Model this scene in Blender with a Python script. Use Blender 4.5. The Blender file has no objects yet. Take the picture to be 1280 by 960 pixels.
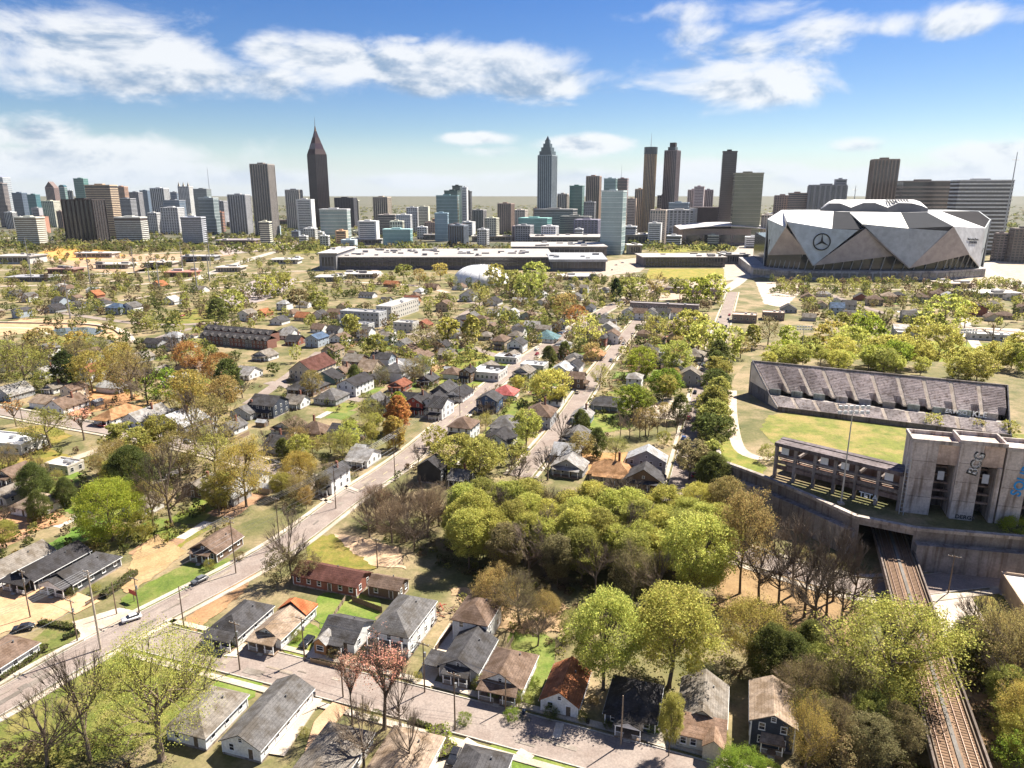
import bpy, math, random
import numpy as np
from mathutils import Vector, Matrix, Euler, noise as mnoise
R = math.radians
SC = bpy.context.scene
COL = SC.collection
random.seed(7)

# ------------------------------------------------------------------ camera
FOC, CAMH = 888.0, 100.0                     # focal length in photo pixels, drone height
TILT = math.atan(237/888.0)
cam = bpy.data.objects.new('camera', bpy.data.cameras.new('camera'))
COL.objects.link(cam)
cam.location = (0, 0, CAMH)
cam.rotation_euler = (math.pi/2 - TILT, 0, 0)
cam.data.sensor_width = 36.0
cam.data.lens = FOC/1280*36
cam.data.clip_start = 1.0
cam.data.clip_end = 60000
SC.camera = cam
_c, _s = math.cos(TILT), math.sin(TILT)

def ray(px, py):
    u = (px-640)/FOC; v = (480-py)/FOC
    return (u, _c+v*_s, -_s+v*_c)
def G(px, py, z=0.0):
    """ground point (height z) seen at a photo pixel"""
    d = ray(px, py); t = (z-CAMH)/d[2]
    return (d[0]*t, d[1]*t)
def AT(px, py, Y):
    """point seen at a photo pixel, Y metres ahead"""
    d = ray(px, py); t = Y/d[1]
    return Vector((d[0]*t, Y, CAMH+d[2]*t))
def PX(x, y, z=0.0):
    dz = z-CAMH
    dep = y*_c-dz*_s; up = y*_s+dz*_c
    return (640+FOC*x/dep, 480-FOC*up/dep)

# ------------------------------------------------------------------ sky and sun
SUN_AZ, SUN_EL = R(38), R(51)                # azimuth counter-clockwise from +X
w = bpy.data.worlds.new('World'); SC.world = w; w.use_nodes = True
nt = w.node_tree; N = nt.nodes; L = nt.links; N.clear()
def nd(t, **k):
    n = N.new(t)
    for a, b in k.items(): setattr(n, a, b)
    return n
def mth(op, a, b=None, c=None, clamp=False):
    n = nd('ShaderNodeMath', operation=op, use_clamp=clamp)
    for i, x in enumerate((a, b, c)):
        if x is None: continue
        if isinstance(x, (int, float)): n.inputs[i].default_value = x
        else: L.new(x, n.inputs[i])
    return n.outputs[0]
sky = nd('ShaderNodeTexSky', sky_type='NISHITA', sun_disc=False, sun_elevation=SUN_EL)
sky.sun_rotation = math.pi/2 - SUN_AZ
sky.altitude = 300; sky.air_density = 1.0; sky.dust_density = 0.2; sky.ozone_density = 2.5
hsv = nd('ShaderNodeHueSaturation'); hsv.inputs['Saturation'].default_value = 1.38; hsv.inputs['Value'].default_value = 0.49; hsv.inputs['Hue'].default_value = 0.517
L.new(sky.outputs[0], hsv.inputs['Color'])
tc = nd('ShaderNodeTexCoord'); sp = nd('ShaderNodeSeparateXYZ'); L.new(tc.outputs['Generated'], sp.inputs[0])
az = mth('ARCTAN2', sp.outputs[0], sp.outputs[1])
el = mth('ARCSINE', sp.outputs[2])
cmb = nd('ShaderNodeCombineXYZ')
# broken cumulus by direction, running on all round the sky
L.new(mth('MULTIPLY', az, 6.0), cmb.inputs[0]); L.new(mth('MULTIPLY', el, 13.0), cmb.inputs[1])
cmb2 = nd('ShaderNodeCombineXYZ')
L.new(mth('ADD', mth('MULTIPLY', az, 6.0), 0.06), cmb2.inputs[0]); L.new(mth('ADD', mth('MULTIPLY', el, 13.0), 0.22), cmb2.inputs[1])
def noise_tex(vec, scale, detail, rough, off=0.0, dist=0.0):
    n = nd('ShaderNodeTexNoise', noise_dimensions='4D'); n.inputs['Scale'].default_value = scale
    n.inputs['W'].default_value = off
    n.inputs['Detail'].default_value = detail; n.inputs['Roughness'].default_value = rough
    n.inputs['Distortion'].default_value = dist
    L.new(vec, n.inputs['Vector']); return n.outputs['Fac']
n1 = noise_tex(cmb.outputs[0], 1.25, 9, 0.60, 1.3, 0.35)
n1b = noise_tex(cmb2.outputs[0], 1.25, 5, 0.60, 1.3, 0.35)
n2 = noise_tex(cmb.outputs[0], 0.55, 3, 0.5, 4.1)
CLOUDS = [(120,62,150,34,1.0),(150,88,190,24,1.0),(30,98,90,20,.8),(235,82,70,20,.7),(335,62,55,20,.8),(420,72,80,22,.95),(500,85,110,24,.95),
 (590,80,100,24,1.0),(640,104,110,20,.95),(700,112,80,13,.7),(345,104,60,20,.5),(960,105,95,22,1.0),(1000,88,60,20,.9),(890,108,60,14,.7),(930,62,70,24,.8),
 (880,45,60,18,.6),(800,22,50,12,.45),(960,14,50,20,.6),(1030,38,60,20,.75),(1110,32,75,15,.7),(1200,24,50,18,.9),(1275,20,30,14,.6),
 (120,192,120,20,.8),(20,170,70,24,.8),(30,150,60,14,.5),(590,172,50,9,.9),(610,190,40,9,.5),(740,180,55,13,.9),(1075,182,45,11,.8),(1240,193,80,15,.85),(1170,205,60,10,.6),
 (510,50,30,6,.5),(700,130,40,6,.4),(560,100,120,22,.9),(900,85,90,28,.75),(985,110,80,18,.9),(850,18,70,16,.5),(1000,60,90,22,.7),(90,212,180,16,.9),(300,222,140,12,.7),(520,226,120,10,.65),(700,222,160,12,.7),(900,214,120,14,.75),(1020,222,100,12,.7),(1200,218,140,14,.9),(40,196,90,18,.9)]
mask = None; gsum = None; bsum = None
for (cx, cy, rx, ry, st) in CLOUDS:
    d = ray(cx, cy); a0 = math.atan2(d[0], d[1]); e0 = math.asin(d[2]/math.sqrt(sum(q*q for q in d)))
    ra, re = rx/FOC, ry/FOC
    if cy > 160: st *= 1.25
    da = mth('MULTIPLY', mth('SUBTRACT', az, a0), 1/ra); de = mth('MULTIPLY', mth('SUBTRACT', el, e0), 1/re)
    rr = mth('ADD', mth('MULTIPLY', da, da), mth('MULTIPLY', de, de))
    g = mth('MULTIPLY', mth('EXPONENT', mth('MULTIPLY', rr, -0.9)), st)
    mask = g if mask is None else mth('MAXIMUM', mask, g)
    bt = mth('MULTIPLY', g, mth('MULTIPLY', de, -1.0))
    gsum = g if gsum is None else mth('ADD', gsum, g); bsum = bt if bsum is None else mth('ADD', bsum, bt)
lowside = mth('DIVIDE', bsum, mth('ADD', gsum, 0.15))
# a scatter of the same clouds everywhere else in the sky
elsewhere = mth('MULTIPLY', mth('SUBTRACT', n2, 0.47), 5.0, clamp=True)
behind = mth('GREATER_THAN', mth('ABSOLUTE', az), 0.72)
mask = mth('MAXIMUM', mask, mth('MULTIPLY', elsewhere, mth('MULTIPLY', behind, mth('GREATER_THAN', el, 0.02))))
dens = mth('ADD', mth('MULTIPLY', mask, 0.95), mth('MULTIPLY', mth('SUBTRACT', n1, 0.5), 1.9))
mr = nd('ShaderNodeMapRange', interpolation_type='SMOOTHSTEP'); L.new(dens, mr.inputs[0])
mr.inputs[1].default_value = 0.27; mr.inputs[2].default_value = 0.78
cover = mth('MULTIPLY', mr.outputs[0], 0.9)
sh = noise_tex(cmb.outputs[0], 1.1, 5, 0.6, 9.7)
shade = nd('ShaderNodeMapRange', interpolation_type='SMOOTHSTEP'); L.new(mth('ADD', mth('MULTIPLY', mth('SUBTRACT', n1b, n1), 1.7), mth('ADD', mth('MULTIPLY', sh, 0.7), mth('ADD', mth('MULTIPLY', dens, 0.12), mth('MULTIPLY', lowside, 0.16)))), shade.inputs[0])
shade.inputs[1].default_value = 0.36; shade.inputs[2].default_value = 0.72
cc = nd('ShaderNodeMixRGB'); L.new(shade.outputs[0], cc.inputs[0])
cc.inputs[1].default_value = (4.2, 4.3, 4.4, 1); cc.inputs[2].default_value = (1.45, 2.0, 2.75, 1)
mixc = nd('ShaderNodeMixRGB'); L.new(cover, mixc.inputs[0]); L.new(hsv.outputs[0], mixc.inputs[1]); L.new(cc.outputs[0], mixc.inputs[2])
# thin pale layer low over the horizon, the same all round
lowm = nd('ShaderNodeMapRange', interpolation_type='SMOOTHSTEP'); L.new(el, lowm.inputs[0])
lowm.inputs[1].default_value = 0.085; lowm.inputs[2].default_value = 0.0; lowm.inputs[3].default_value = 0.0; lowm.inputs[4].default_value = 0.85
mixl = nd('ShaderNodeMixRGB'); L.new(lowm.outputs[0], mixl.inputs[0]); L.new(mixc.outputs[0], mixl.inputs[1]); mixl.inputs[2].default_value = (3.3, 3.62, 4.05, 1)
bg = nd('ShaderNodeBackground'); bg.inputs['Strength'].default_value = 0.082
L.new(mixl.outputs[0], bg.inputs['Color'])
wo = nd('ShaderNodeOutputWorld'); L.new(bg.outputs[0], wo.inputs[0])
w.cycles.sampling_method = 'MANUAL'; w.cycles.sample_map_resolution = 512

sun = bpy.data.objects.new('sun', bpy.data.lights.new('sun', 'SUN')); COL.objects.link(sun)
sun.data.energy = 5.0; sun.data.angle = R(0.5); sun.data.color = (1.0, 0.93, 0.82)
sd = Vector((math.cos(SUN_EL)*math.cos(SUN_AZ), math.cos(SUN_EL)*math.sin(SUN_AZ), math.sin(SUN_EL)))
sun.rotation_euler = sd.to_track_quat('Z', 'Y').to_euler()
sun.location = (0, 0, 400)

SC.view_settings.view_transform = 'Standard'; SC.view_settings.look = 'None'
SC.view_settings.exposure = 1.5; SC.view_settings.gamma = 1.0
SC.view_settings.use_curve_mapping = False
SC.render.engine = 'CYCLES'
SC.cycles.use_denoising = True
SC.cycles.max_bounces = 6; SC.cycles.diffuse_bounces = 3; SC.cycles.glossy_bounces = 2
SC.cycles.transmission_bounces = 3; SC.cycles.transparent_max_bounces = 8; SC.cycles.volume_bounces = 0

# ------------------------------------------------------------------ materials
MATS = {}
def new_mat(name):
    m = bpy.data.materials.new(name); m.use_nodes = True
    MATS[name] = m
    return m, m.node_tree.nodes, m.node_tree.links, m.node_tree.nodes['Principled BSDF']
def surface(name, c1, c2=None, scale=0.5, rough=0.85, fine=None, bump=0.0, bscale=3.0, obj_color=False, vary=0.0, metal=0.0, c3=None, scale3=0.06, spec=0.3, lines=None, coord='Object', streak=None):
    """noise-mottled surface; obj_color multiplies in the object's own colour"""
    m, n, l, p = new_mat(name)
    p.inputs['Roughness'].default_value = rough; p.inputs['Metallic'].default_value = metal
    p.inputs['Specular IOR Level'].default_value = spec
    tcn = n.new('ShaderNodeTexCoord'); vec = tcn.outputs[coord]
    if coord == 'World':
        pass
    c2 = c2 or tuple(x*0.72 for x in c1)
    def nz(s, det=5, ro=0.6):
        t = n.new('ShaderNodeTexNoise'); t.inputs['Scale'].default_value = s; t.inputs['Detail'].default_value = det
        t.inputs['Roughness'].default_value = ro; l.new(vec, t.inputs['Vector']); return t.outputs['Fac']
    def ramp(f, lo=0.35, hi=0.65):
        r = n.new('ShaderNodeMapRange'); l.new(f, r.inputs[0]); r.inputs[1].default_value = lo; r.inputs[2].default_value = hi; return r.outputs[0]
    def mix(f, a, b, bt='MIX'):
        x = n.new('ShaderNodeMixRGB'); x.blend_type = bt
        for i, q in enumerate((f, a, b)):
            if isinstance(q, (int, float)): x.inputs[i].default_value = q
            elif isinstance(q, tuple): x.inputs[i].default_value = (*q, 1)
            else: l.new(q, x.inputs[i])
        return x.outputs[0]
    col = mix(ramp(nz(scale)), c1, c2)
    if c3: col = mix(ramp(nz(scale3, 6, 0.65), 0.45, 0.6), col, c3)
    if streak:
        mp = n.new('ShaderNodeMapping'); mp.inputs['Scale'].default_value = (1, 1, .07); l.new(vec, mp.inputs[0])
        t_ = n.new('ShaderNodeTexNoise'); t_.inputs['Scale'].default_value = .9; t_.inputs['Detail'].default_value = 4; l.new(mp.outputs[0], t_.inputs['Vector'])
        col = mix(ramp(t_.outputs['Fac'], .5, .68), col, mix(1.0, col, streak, 'MULTIPLY'))
    if fine: col = mix(ramp(nz(fine, 2), 0.3, 0.7), col, mix(1.0, col, (0.72, 0.72, 0.72), 'MULTIPLY'))
    if obj_color or vary:
        oi = n.new('ShaderNodeObjectInfo')
        if obj_color: col = mix(1.0, col, oi.outputs['Color'], 'MULTIPLY')
        if vary:
            h = n.new('ShaderNodeHueSaturation'); r = n.new('ShaderNodeMapRange'); l.new(oi.outputs['Random'], r.inputs[0])
            r.inputs[3].default_value = 1-vary; r.inputs[4].default_value = 1+vary
            l.new(r.outputs[0], h.inputs['Value']); l.new(col, h.inputs['Color']); col = h.outputs[0]
    if lines:   # fine courses (siding, shingles): (axis, spacing m, strength)
        s = n.new('ShaderNodeSeparateXYZ'); l.new(vec, s.inputs[0])
        mm = n.new('ShaderNodeMath'); mm.operation = 'FRACT'; d = n.new('ShaderNodeMath'); d.operation = 'MULTIPLY'
        l.new(s.outputs[lines[0]], d.inputs[0]); d.inputs[1].default_value = 1/lines[1]; l.new(d.outputs[0], mm.inputs[0])
        gt = n.new('ShaderNodeMath'); gt.operation = 'LESS_THAN'; gt.inputs[1].default_value = 0.16; l.new(mm.outputs[0], gt.inputs[0])
        ml = n.new('ShaderNodeMath'); ml.operation = 'MULTIPLY'; ml.inputs[1].default_value = lines[2]; l.new(gt.outputs[0], ml.inputs[0])
        col = mix(ml.outputs[0], col, mix(1.0, col, (0.4, 0.4, 0.4), 'MULTIPLY'))
    l.new(col, p.inputs['Base Color'])
    if bump:
        b = n.new('ShaderNodeBump'); b.inputs['Strength'].default_value = bump; b.inputs['Distance'].default_value = 0.3
        l.new(nz(bscale, 4), b.inputs['Height']); l.new(b.outputs[0], p.inputs['Normal'])
    return m
W1 = (1.0, 1.0, 1.0)
M_MATTE = surface('matte_panel', W1, (.9,.9,.9), .05, 1.0, obj_color=True, spec=0.0)
M_GROUND = surface('ground_dry_grass', (0.17, 0.15, 0.062), (0.095, 0.10, 0.034), 0.11, 0.95, 1.1, 0.6, 0.7, c3=(0.29, 0.22, 0.125), scale3=0.045)
M_FAR = surface('ground_far', (0.06, 0.07, 0.035), (0.095, 0.09, 0.05), 0.006, 0.95, 0.05, c3=(0.15, 0.13, 0.09), scale3=0.012)
M_LAWN = surface('lawn', (0.138, 0.155, 0.034), (0.09, 0.112, 0.024), 0.3, 0.95, 1.6, 0.5, 1.0, obj_color=True, c3=(0.20, 0.17, 0.065), scale3=0.11)
M_DIRT = surface('bare_soil', (0.44, 0.34, 0.24), (0.34, 0.25, 0.165), 0.2, 0.95, 1.5, 0.3, 1.0, obj_color=True)
M_ROAD = surface('asphalt_worn', (0.315, 0.26, 0.225), (0.27, 0.225, 0.197), 0.3, 0.9, 2.5, 0.1, 4, c3=(0.25, 0.2, 0.172), scale3=0.12, spec=0.05)
M_CONC = surface('concrete', (0.50, 0.46, 0.41), (0.40, 0.365, 0.32), 0.5, 0.85, 3.0, 0.15, 2, obj_color=True, c3=(0.36, 0.32, 0.27), scale3=0.13, spec=0.12)
M_CONCD = surface('stained_concrete', (0.52, 0.475, 0.45), (0.40, 0.365, 0.345), 0.22, 0.9, 1.6, 0.2, 1.5, obj_color=True, c3=(0.28, 0.25, 0.235), scale3=0.08, streak=(.55,.5,.46))
M_WALL = surface('painted_siding', W1, (0.86, 0.85, 0.83), 0.4, 0.75, 2.5, obj_color=True, lines=(2, 0.22, 0.25))
M_ROOF = surface('shingle_roof', (1.15,1.13,1.1), (0.72, 0.71, 0.7), 0.8, 0.95, 3.0, 0.4, 5, obj_color=True, c3=(0.6, 0.55, 0.48), scale3=0.3, lines=(2, 0.30, 0.45), spec=0.12)
M_TRIM = surface('painted_trim', W1, (0.9, 0.9, 0.9), 1.0, 0.6, obj_color=True)
M_PLASTER = surface('render_wall', W1, (0.84, 0.83, 0.82), 0.05, 0.85, 0.4, obj_color=True)
M_GLASSW = surface('window_glass', (0.035, 0.04, 0.05), (0.02, 0.022, 0.03), 0.8, 0.12, spec=0.6)
M_TGLASS = surface('tower_glass', W1, (0.7, 0.72, 0.74), 0.03, 0.16, obj_color=True, spec=0.7, lines=(2, 4.0, 0.5))
M_BARK = surface('bark', (0.20, 0.16, 0.125), (0.12, 0.095, 0.07), 1.2, 0.95, 4, obj_color=True)
M_METAL = surface('galvanised_metal', (0.42, 0.43, 0.44), (0.34, 0.34, 0.35), 1.0, 0.45, obj_color=True, metal=0.5)
M_WOOD = surface('weathered_wood', (0.20, 0.15, 0.11), (0.13, 0.10, 0.075), 2.0, 0.9, 8, obj_color=True)
M_PAINT = surface('car_paint', W1, (0.96, 0.96, 0.96), 2.0, 0.25, obj_color=True, spec=0.6)
M_RUBBER = surface('rubber', (0.03, 0.03, 0.03), None, 3.0, 0.8)
M_WATER = surface('pond_water', (0.06, 0.075, 0.07), (0.05, 0.06, 0.055), 0.1, 0.08, bump=0.05, bscale=2)
M_LAMP = surface('lens', (0.75, 0.75, 0.72), None, 3.0, 0.2)
M_RUST = surface('track_ballast', (0.30, 0.19, 0.12), (0.20, 0.13, 0.085), 0.6, 0.95, 4, 0.5, 5)
def leaf_mat():
    m, n, l, p = new_mat('foliage')
    out = n['Material Output']; n.remove(p)
    oi = n.new('ShaderNodeObjectInfo'); ge = n.new('ShaderNodeNewGeometry')
    h = n.new('ShaderNodeHueSaturation'); l.new(oi.outputs['Color'], h.inputs['Color'])
    a = n.new('ShaderNodeMapRange'); l.new(ge.outputs['Random Per Island'], a.inputs[0]); a.inputs[3].default_value = 0.62; a.inputs[4].default_value = 1.4
    l.new(a.outputs[0], h.inputs['Value'])
    mu = n.new('ShaderNodeMath'); mu.operation = 'MULTIPLY'; mu.inputs[1].default_value = 7.31; l.new(ge.outputs['Random Per Island'], mu.inputs[0])
    fr = n.new('ShaderNodeMath'); fr.operation = 'FRACT'; l.new(mu.outputs[0], fr.inputs[0])
    b = n.new('ShaderNodeMapRange'); l.new(fr.outputs[0], b.inputs[0]); b.inputs[3].default_value = 0.475; b.inputs[4].default_value = 0.52
    l.new(b.outputs[0], h.inputs['Hue'])
    df = n.new('ShaderNodeBsdfDiffuse'); tr = n.new('ShaderNodeBsdfTranslucent'); mx = n.new('ShaderNodeMixShader'); mx.inputs[0].default_value = 0.64
    l.new(h.outputs[0], df.inputs[0]); l.new(h.outputs[0], tr.inputs[0]); l.new(df.outputs[0], mx.inputs[1]); l.new(tr.outputs[0], mx.inputs[2])
    l.new(mx.outputs[0], out.inputs[0]); return m
M_LEAF = leaf_mat()

# ------------------------------------------------------------------ mesh helpers
class MB:
    def __init__(s): s.v = []; s.f = []; s.m = []
    def poly(s, pts, mat=0):
        i = len(s.v); s.v += [tuple(p) for p in pts]; s.f.append(tuple(range(i, i+len(pts)))); s.m.append(mat); return s
    def add(s, verts, faces, mat=0):
        i = len(s.v); s.v += [tuple(p) for p in verts]
        for f in faces: s.f.append(tuple(i+k for k in f)); s.m.append(mat)
        return s
    def box(s, x0, y0, z0, x1, y1, z1, mat=0):
        return s.add([(x0,y0,z0),(x1,y0,z0),(x1,y1,z0),(x0,y1,z0),(x0,y0,z1),(x1,y0,z1),(x1,y1,z1),(x0,y1,z1)],
                     [(0,3,2,1),(4,5,6,7),(0,1,5,4),(1,2,6,5),(2,3,7,6),(3,0,4,7)], mat)
    def bar(s, a, b, w, h=None, mat=0):
        """square bar from a to b"""
        a = Vector(a); b = Vector(b); d = (b-a).normalized(); h = h or w
        u = d.cross(Vector((0,0,1)))
        u = Vector((1,0,0)) if u.length < 1e-4 else u.normalized()
        v = u.cross(d)
        q = [a+u*(i*w/2)+v*(j*h/2) for i, j in ((-1,-1),(1,-1),(1,1),(-1,1))]
        q += [p+(b-a) for p in q]
        return s.add(q, [(0,1,2,3),(7,6,5,4),(1,0,4,5),(2,1,5,6),(3,2,6,7),(0,3,7,4)], mat)
    def prism(s, poly, z0, z1, mat=0, top=None):
        n = len(poly); v = [(p[0],p[1],z0) for p in poly]+[(p[0],p[1],z1) for p in poly]
        s.add(v, [tuple(range(n-1,-1,-1))]+[(i,(i+1)%n,n+(i+1)%n,n+i) for i in range(n)], mat)
        s.poly([(p[0],p[1],z1) for p in poly], mat if top is None else top)
        return s
    def tube(s, pts, rad, n=6, mat=0):
        pts = [Vector(p) for p in pts]; rings = []
        for i, p in enumerate(pts):
            d = (pts[min(i+1,len(pts)-1)]-pts[max(i-1,0)]).normalized()
            u = d.cross(Vector((0.31,0.95,0.04))); u = u.normalized() if u.length > 1e-4 else Vector((1,0,0)); v = d.cross(u)
            r = rad[i] if isinstance(rad, (list,tuple)) else rad
            rings.append([p+u*(r*math.cos(2*math.pi*k/n))+v*(r*math.sin(2*math.pi*k/n)) for k in range(n)])
        vv = [q for r_ in rings for q in r_]
        ff = [(i*n+k, i*n+(k+1)%n, (i+1)*n+(k+1)%n, (i+1)*n+k) for i in range(len(pts)-1) for k in range(n)]
        ff += [tuple(range(n-1,-1,-1)), tuple((len(pts)-1)*n+k for k in range(n))]
        return s.add(vv, ff, mat)
    def shell(s, verts, faces, t, mat=0):
        """thin slab: top faces pushed down by t, with a rim"""
        n = len(verts); vs = list(verts)+[(v[0],v[1],v[2]-t) for v in verts]
        ed = {}
        for f in faces:
            for a, b in zip(f, f[1:]+f[:1]): ed[(a,b)] = 1
        fs = list(faces)+[tuple(k+n for k in reversed(f)) for f in faces]
        fs += [(b, a, a+n, b+n) for (a,b) in ed if (b,a) not in ed]
        return s.add(vs, fs, mat)
    def mesh(s, name, mats, smooth=False):
        me = bpy.data.meshes.new(name); me.from_pydata(s.v, [], s.f)
        for m in (mats if isinstance(mats, (list,tuple)) else [mats]): me.materials.append(m)
        if any(s.m): me.polygons.foreach_set('material_index', s.m)
        if smooth: me.polygons.foreach_set('use_smooth', [True]*len(s.f))
        me.update(); return me
    def build(s, name, mats, parent=None, color=None, **k):
        return obj(name, s.mesh(name, mats, k.pop('smooth', False)), parent, color, **k)
def obj(name, me, parent=None, color=None, loc=None, rot=None, scale=None):
    o = bpy.data.objects.new(name, me); COL.objects.link(o)
    if parent is not None: o.parent = parent
    if color is not None: o.color = (*color[:3], 1)
    if loc is not None: o.location = loc
    if rot is not None: o.rotation_euler = (0,0,rot) if isinstance(rot, (int,float)) else rot
    if scale is not None: o.scale = scale if isinstance(scale, (tuple,list)) else (scale,)*3
    return o
def tag(o, label=None, cat=None, group=None, kind=None):
    if label: o['label'] = label
    if cat: o['category'] = cat
    if group: o['group'] = group
    if kind: o['kind'] = kind
    return o
def thing(name, label, cat, loc=(0,0,0), rot=0, group=None):
    return tag(obj(name, None, None, None, loc, rot), label, cat, group)
def struct(o): o['kind'] = 'structure'; return o
CACHE = {}
def cached(key, fn):
    if key not in CACHE: CACHE[key] = fn()
    return CACHE[key]
SEG = []      # street segments (ground), to keep trees off them
FOOT = []     # circles taken by buildings
def seg_dist(x, y):
    best = 1e9
    for (ax, ay, bx, by, wd) in SEG:
        dx, dy = bx-ax, by-ay; l2 = dx*dx+dy*dy
        t = 0 if l2 == 0 else max(0, min(1, ((x-ax)*dx+(y-ay)*dy)/l2))
        best = min(best, math.hypot(x-ax-t*dx, y-ay-t*dy)-wd)
    return best
def foot_free(x, y, r):
    return all((x-a)**2+(y-b)**2 > (q+r)**2 for a, b, q in FOOT)
GA = R(-17.8)      # street grid
def zone(x, y):
    """words for the landmark a spot is beside"""
    return min(ZONES, key=lambda q: (q[0]-x)**2+(q[1]-y)**2)[2]
_Z = [(60,870,'beside the corner lawn of the wide curving street'),(225,735,'beside the big lawn along the wide street'),(75,690,'by the three dark porch houses'),
 (275,680,'near the brown cottage with a red dormer'),(400,770,'behind the cottages with white porches'),(470,880,'by the two pink budding maples'),
 (300,900,'around the long white house with a plain grey roof'),(700,860,'beside the cottage with a rust red roof'),(870,880,'near the dark bungalows below the grove'),
 (1100,880,'along the concrete railway viaduct'),(1220,800,'beside the pale concrete lots past the viaduct'),(980,730,'on the slope below the retaining wall'),
 (700,690,'in the tall grove'),(480,650,'on the thicket at the head of the grove'),(90,590,'by the flat carport'),(30,540,'by the flat white roofed store'),(170,520,'by the orange earth lot'),
 (290,570,'at the bend of the cross street'),(420,560,'in the wooded lots beside the wires'),(390,470,'around the cream church with a dark roof'),(290,430,'by the dark row houses'),
 (470,400,'by the pale apartment blocks'),(510,500,'by the orange red tree'),(600,440,'around the mown empty lots'),(610,520,'along the wide middle street'),(730,520,'along the second straight street'),
 (830,520,'around the blank white lot'),(870,560,'along the street of parked cars'),(895,520,'in the evergreen row beside the ruined stadium'),(1100,440,'behind the grey bleachers'),(1240,440,'by the curved drive behind the bleachers'),
 (1010,540,'inside the ruined stadium'),(1100,385,'in the houses before the faceted stadium'),(930,400,'by the pair of flat tan roofs'),(800,410,'by the white gabled row'),(680,400,'on the leafy blocks below the exhibition hall'),
 (600,365,'near the white dome'),(150,400,'by the curved park wall'),(40,420,'by the park pond'),(320,370,'by the grey parking lot'),(200,345,'among the tall steel power masts'),(450,340,'before the long exhibition hall'),(860,345,'by the striped green in front of the glass hall'),(780,590,'by the orange brown roofs'),(580,590,'by the black cottages above the grove')]
ZONES = [(*G(a,b), t) for a, b, t in _Z]

# ================================================================== ground, streets, lots
def ground_sheet():
    # fine near the houses, coarse towards the horizon
    xs = [-30000,-12000,-5000,-2500]+list(range(-1400,1401,200))+[2500,5000,12000,30000]
    ys = [-3000,-800,-200]+list(range(0,1601,200))+[2000,2600,3500,5000,8000,14000,24000,40000]
    vs = [(x,y,0) for y in ys for x in xs]; n = len(xs)
    fs = [(j*n+i, j*n+i+1, (j+1)*n+i+1, (j+1)*n+i) for j in range(len(ys)-1) for i in range(n-1)]
    me = bpy.data.meshes.new('ground'); me.from_pydata(vs, [], fs); me.materials.append(M_GROUND); me.materials.append(M_FAR)
    for p in me.polygons: p.material_index = 1 if p.center.y > 1400 or abs(p.center.x) > 1400 or p.center.y < -400 else 0
    return struct(obj('ground', me))
ground_sheet()

LAYER = [0.10]
def lay(step=0.0012):
    LAYER[0] += step; return LAYER[0]
def rough_poly(pts, step=1.3, jit=0.5, seed=0):
    rng = random.Random(seed*31+len(pts)); out = []
    for (ax, ay), (bx, by) in zip(pts, pts[1:]+pts[:1]):
        d = math.hypot(bx-ax, by-ay); k = max(1, int(d/step))
        for i in range(k):
            t = i/k; j = jit if i else jit*0.5
            out.append((ax+(bx-ax)*t+rng.uniform(-j,j), ay+(by-ay)*t+rng.uniform(-j,j)))
    return out
def patch(name, px, mat, color=None, jit=0.6, z0=0.0, step=1.3, gz=None):
    pts = [G(a,b,z0) for a,b in px]
    if jit: pts = rough_poly(pts, step, jit, int(px[0][0]))
    a = sum(p[0]*q[1]-q[0]*p[1] for p,q in zip(pts, pts[1:]+pts[:1]))
    if a < 0: pts.reverse()
    z = z0 + (lay() if gz is None else gz)
    return struct(MB().poly([(x,y,z) for x,y in pts]).build(name, mat, None, color or W1))
def smooth_path(pts, it=2):
    for _ in range(it):
        q = [pts[0]]
        for a, b in zip(pts, pts[1:]): q += [(a[0]*.75+b[0]*.25, a[1]*.75+b[1]*.25), (a[0]*.25+b[0]*.75, a[1]*.25+b[1]*.75)]
        pts = q+[pts[-1]]
    return pts
def offset(pts, d):
    out = []
    for i, p in enumerate(pts):
        a = pts[max(i-1,0)]; b = pts[min(i+1,len(pts)-1)]
        dx, dy = b[0]-a[0], b[1]-a[1]; l = math.hypot(dx,dy) or 1
        out.append((p[0]-dy/l*d, p[1]+dx/l*d))
    return out
def strip(mb, pts, d0, d1, z, mat=0, h=0.0):
    a, b = offset(pts, d0), offset(pts, d1)
    for i in range(len(pts)-1):
        mb.poly([(*b[i],z),(*b[i+1],z),(*a[i+1],z),(*a[i],z)], mat)
        if h:
            mb.poly([(*a[i],z),(*a[i+1],z),(*a[i+1],z-h),(*a[i],z-h)], mat)
            mb.poly([(*b[i+1],z),(*b[i],z),(*b[i],z-h),(*b[i+1],z-h)], mat)
ROADS = {}
def road(key, px, width, walk=(0,0), mat=None, ground=None, smooth=2, name='road', color=None):
    pts = ground or [G(a,b) for a,b in px]
    pts = smooth_path(pts, smooth); ROADS[key] = pts
    z = lay()
    mb = MB(); strip(mb, pts, -width/2, width/2, z)
    r = struct(mb.build(name, mat or M_ROAD, None, color or W1))
    for a, b in zip(pts, pts[1:]): SEG.append((*a, *b, width/2))
    for side, wk in zip((-1,1), walk):
        if not wk: continue
        mb = MB(); e = width/2+0.05
        strip(mb, pts, side*e if side>0 else -e-0.22, e+0.22 if side>0 else -e, 0.31, h=0.31)
        struct(mb.build('kerb', M_CONC, None, (1.1,1.1,1.1)))
        mb = MB(); e = width/2+0.27+wk[0]
        strip(mb, pts, e if side>0 else -e-wk[1], e+wk[1] if side>0 else -e, 0.30, h=0.30)
        struct(mb.build('pavement', M_CONC, None, (1.12,1.06,0.98)))
    return r

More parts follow.
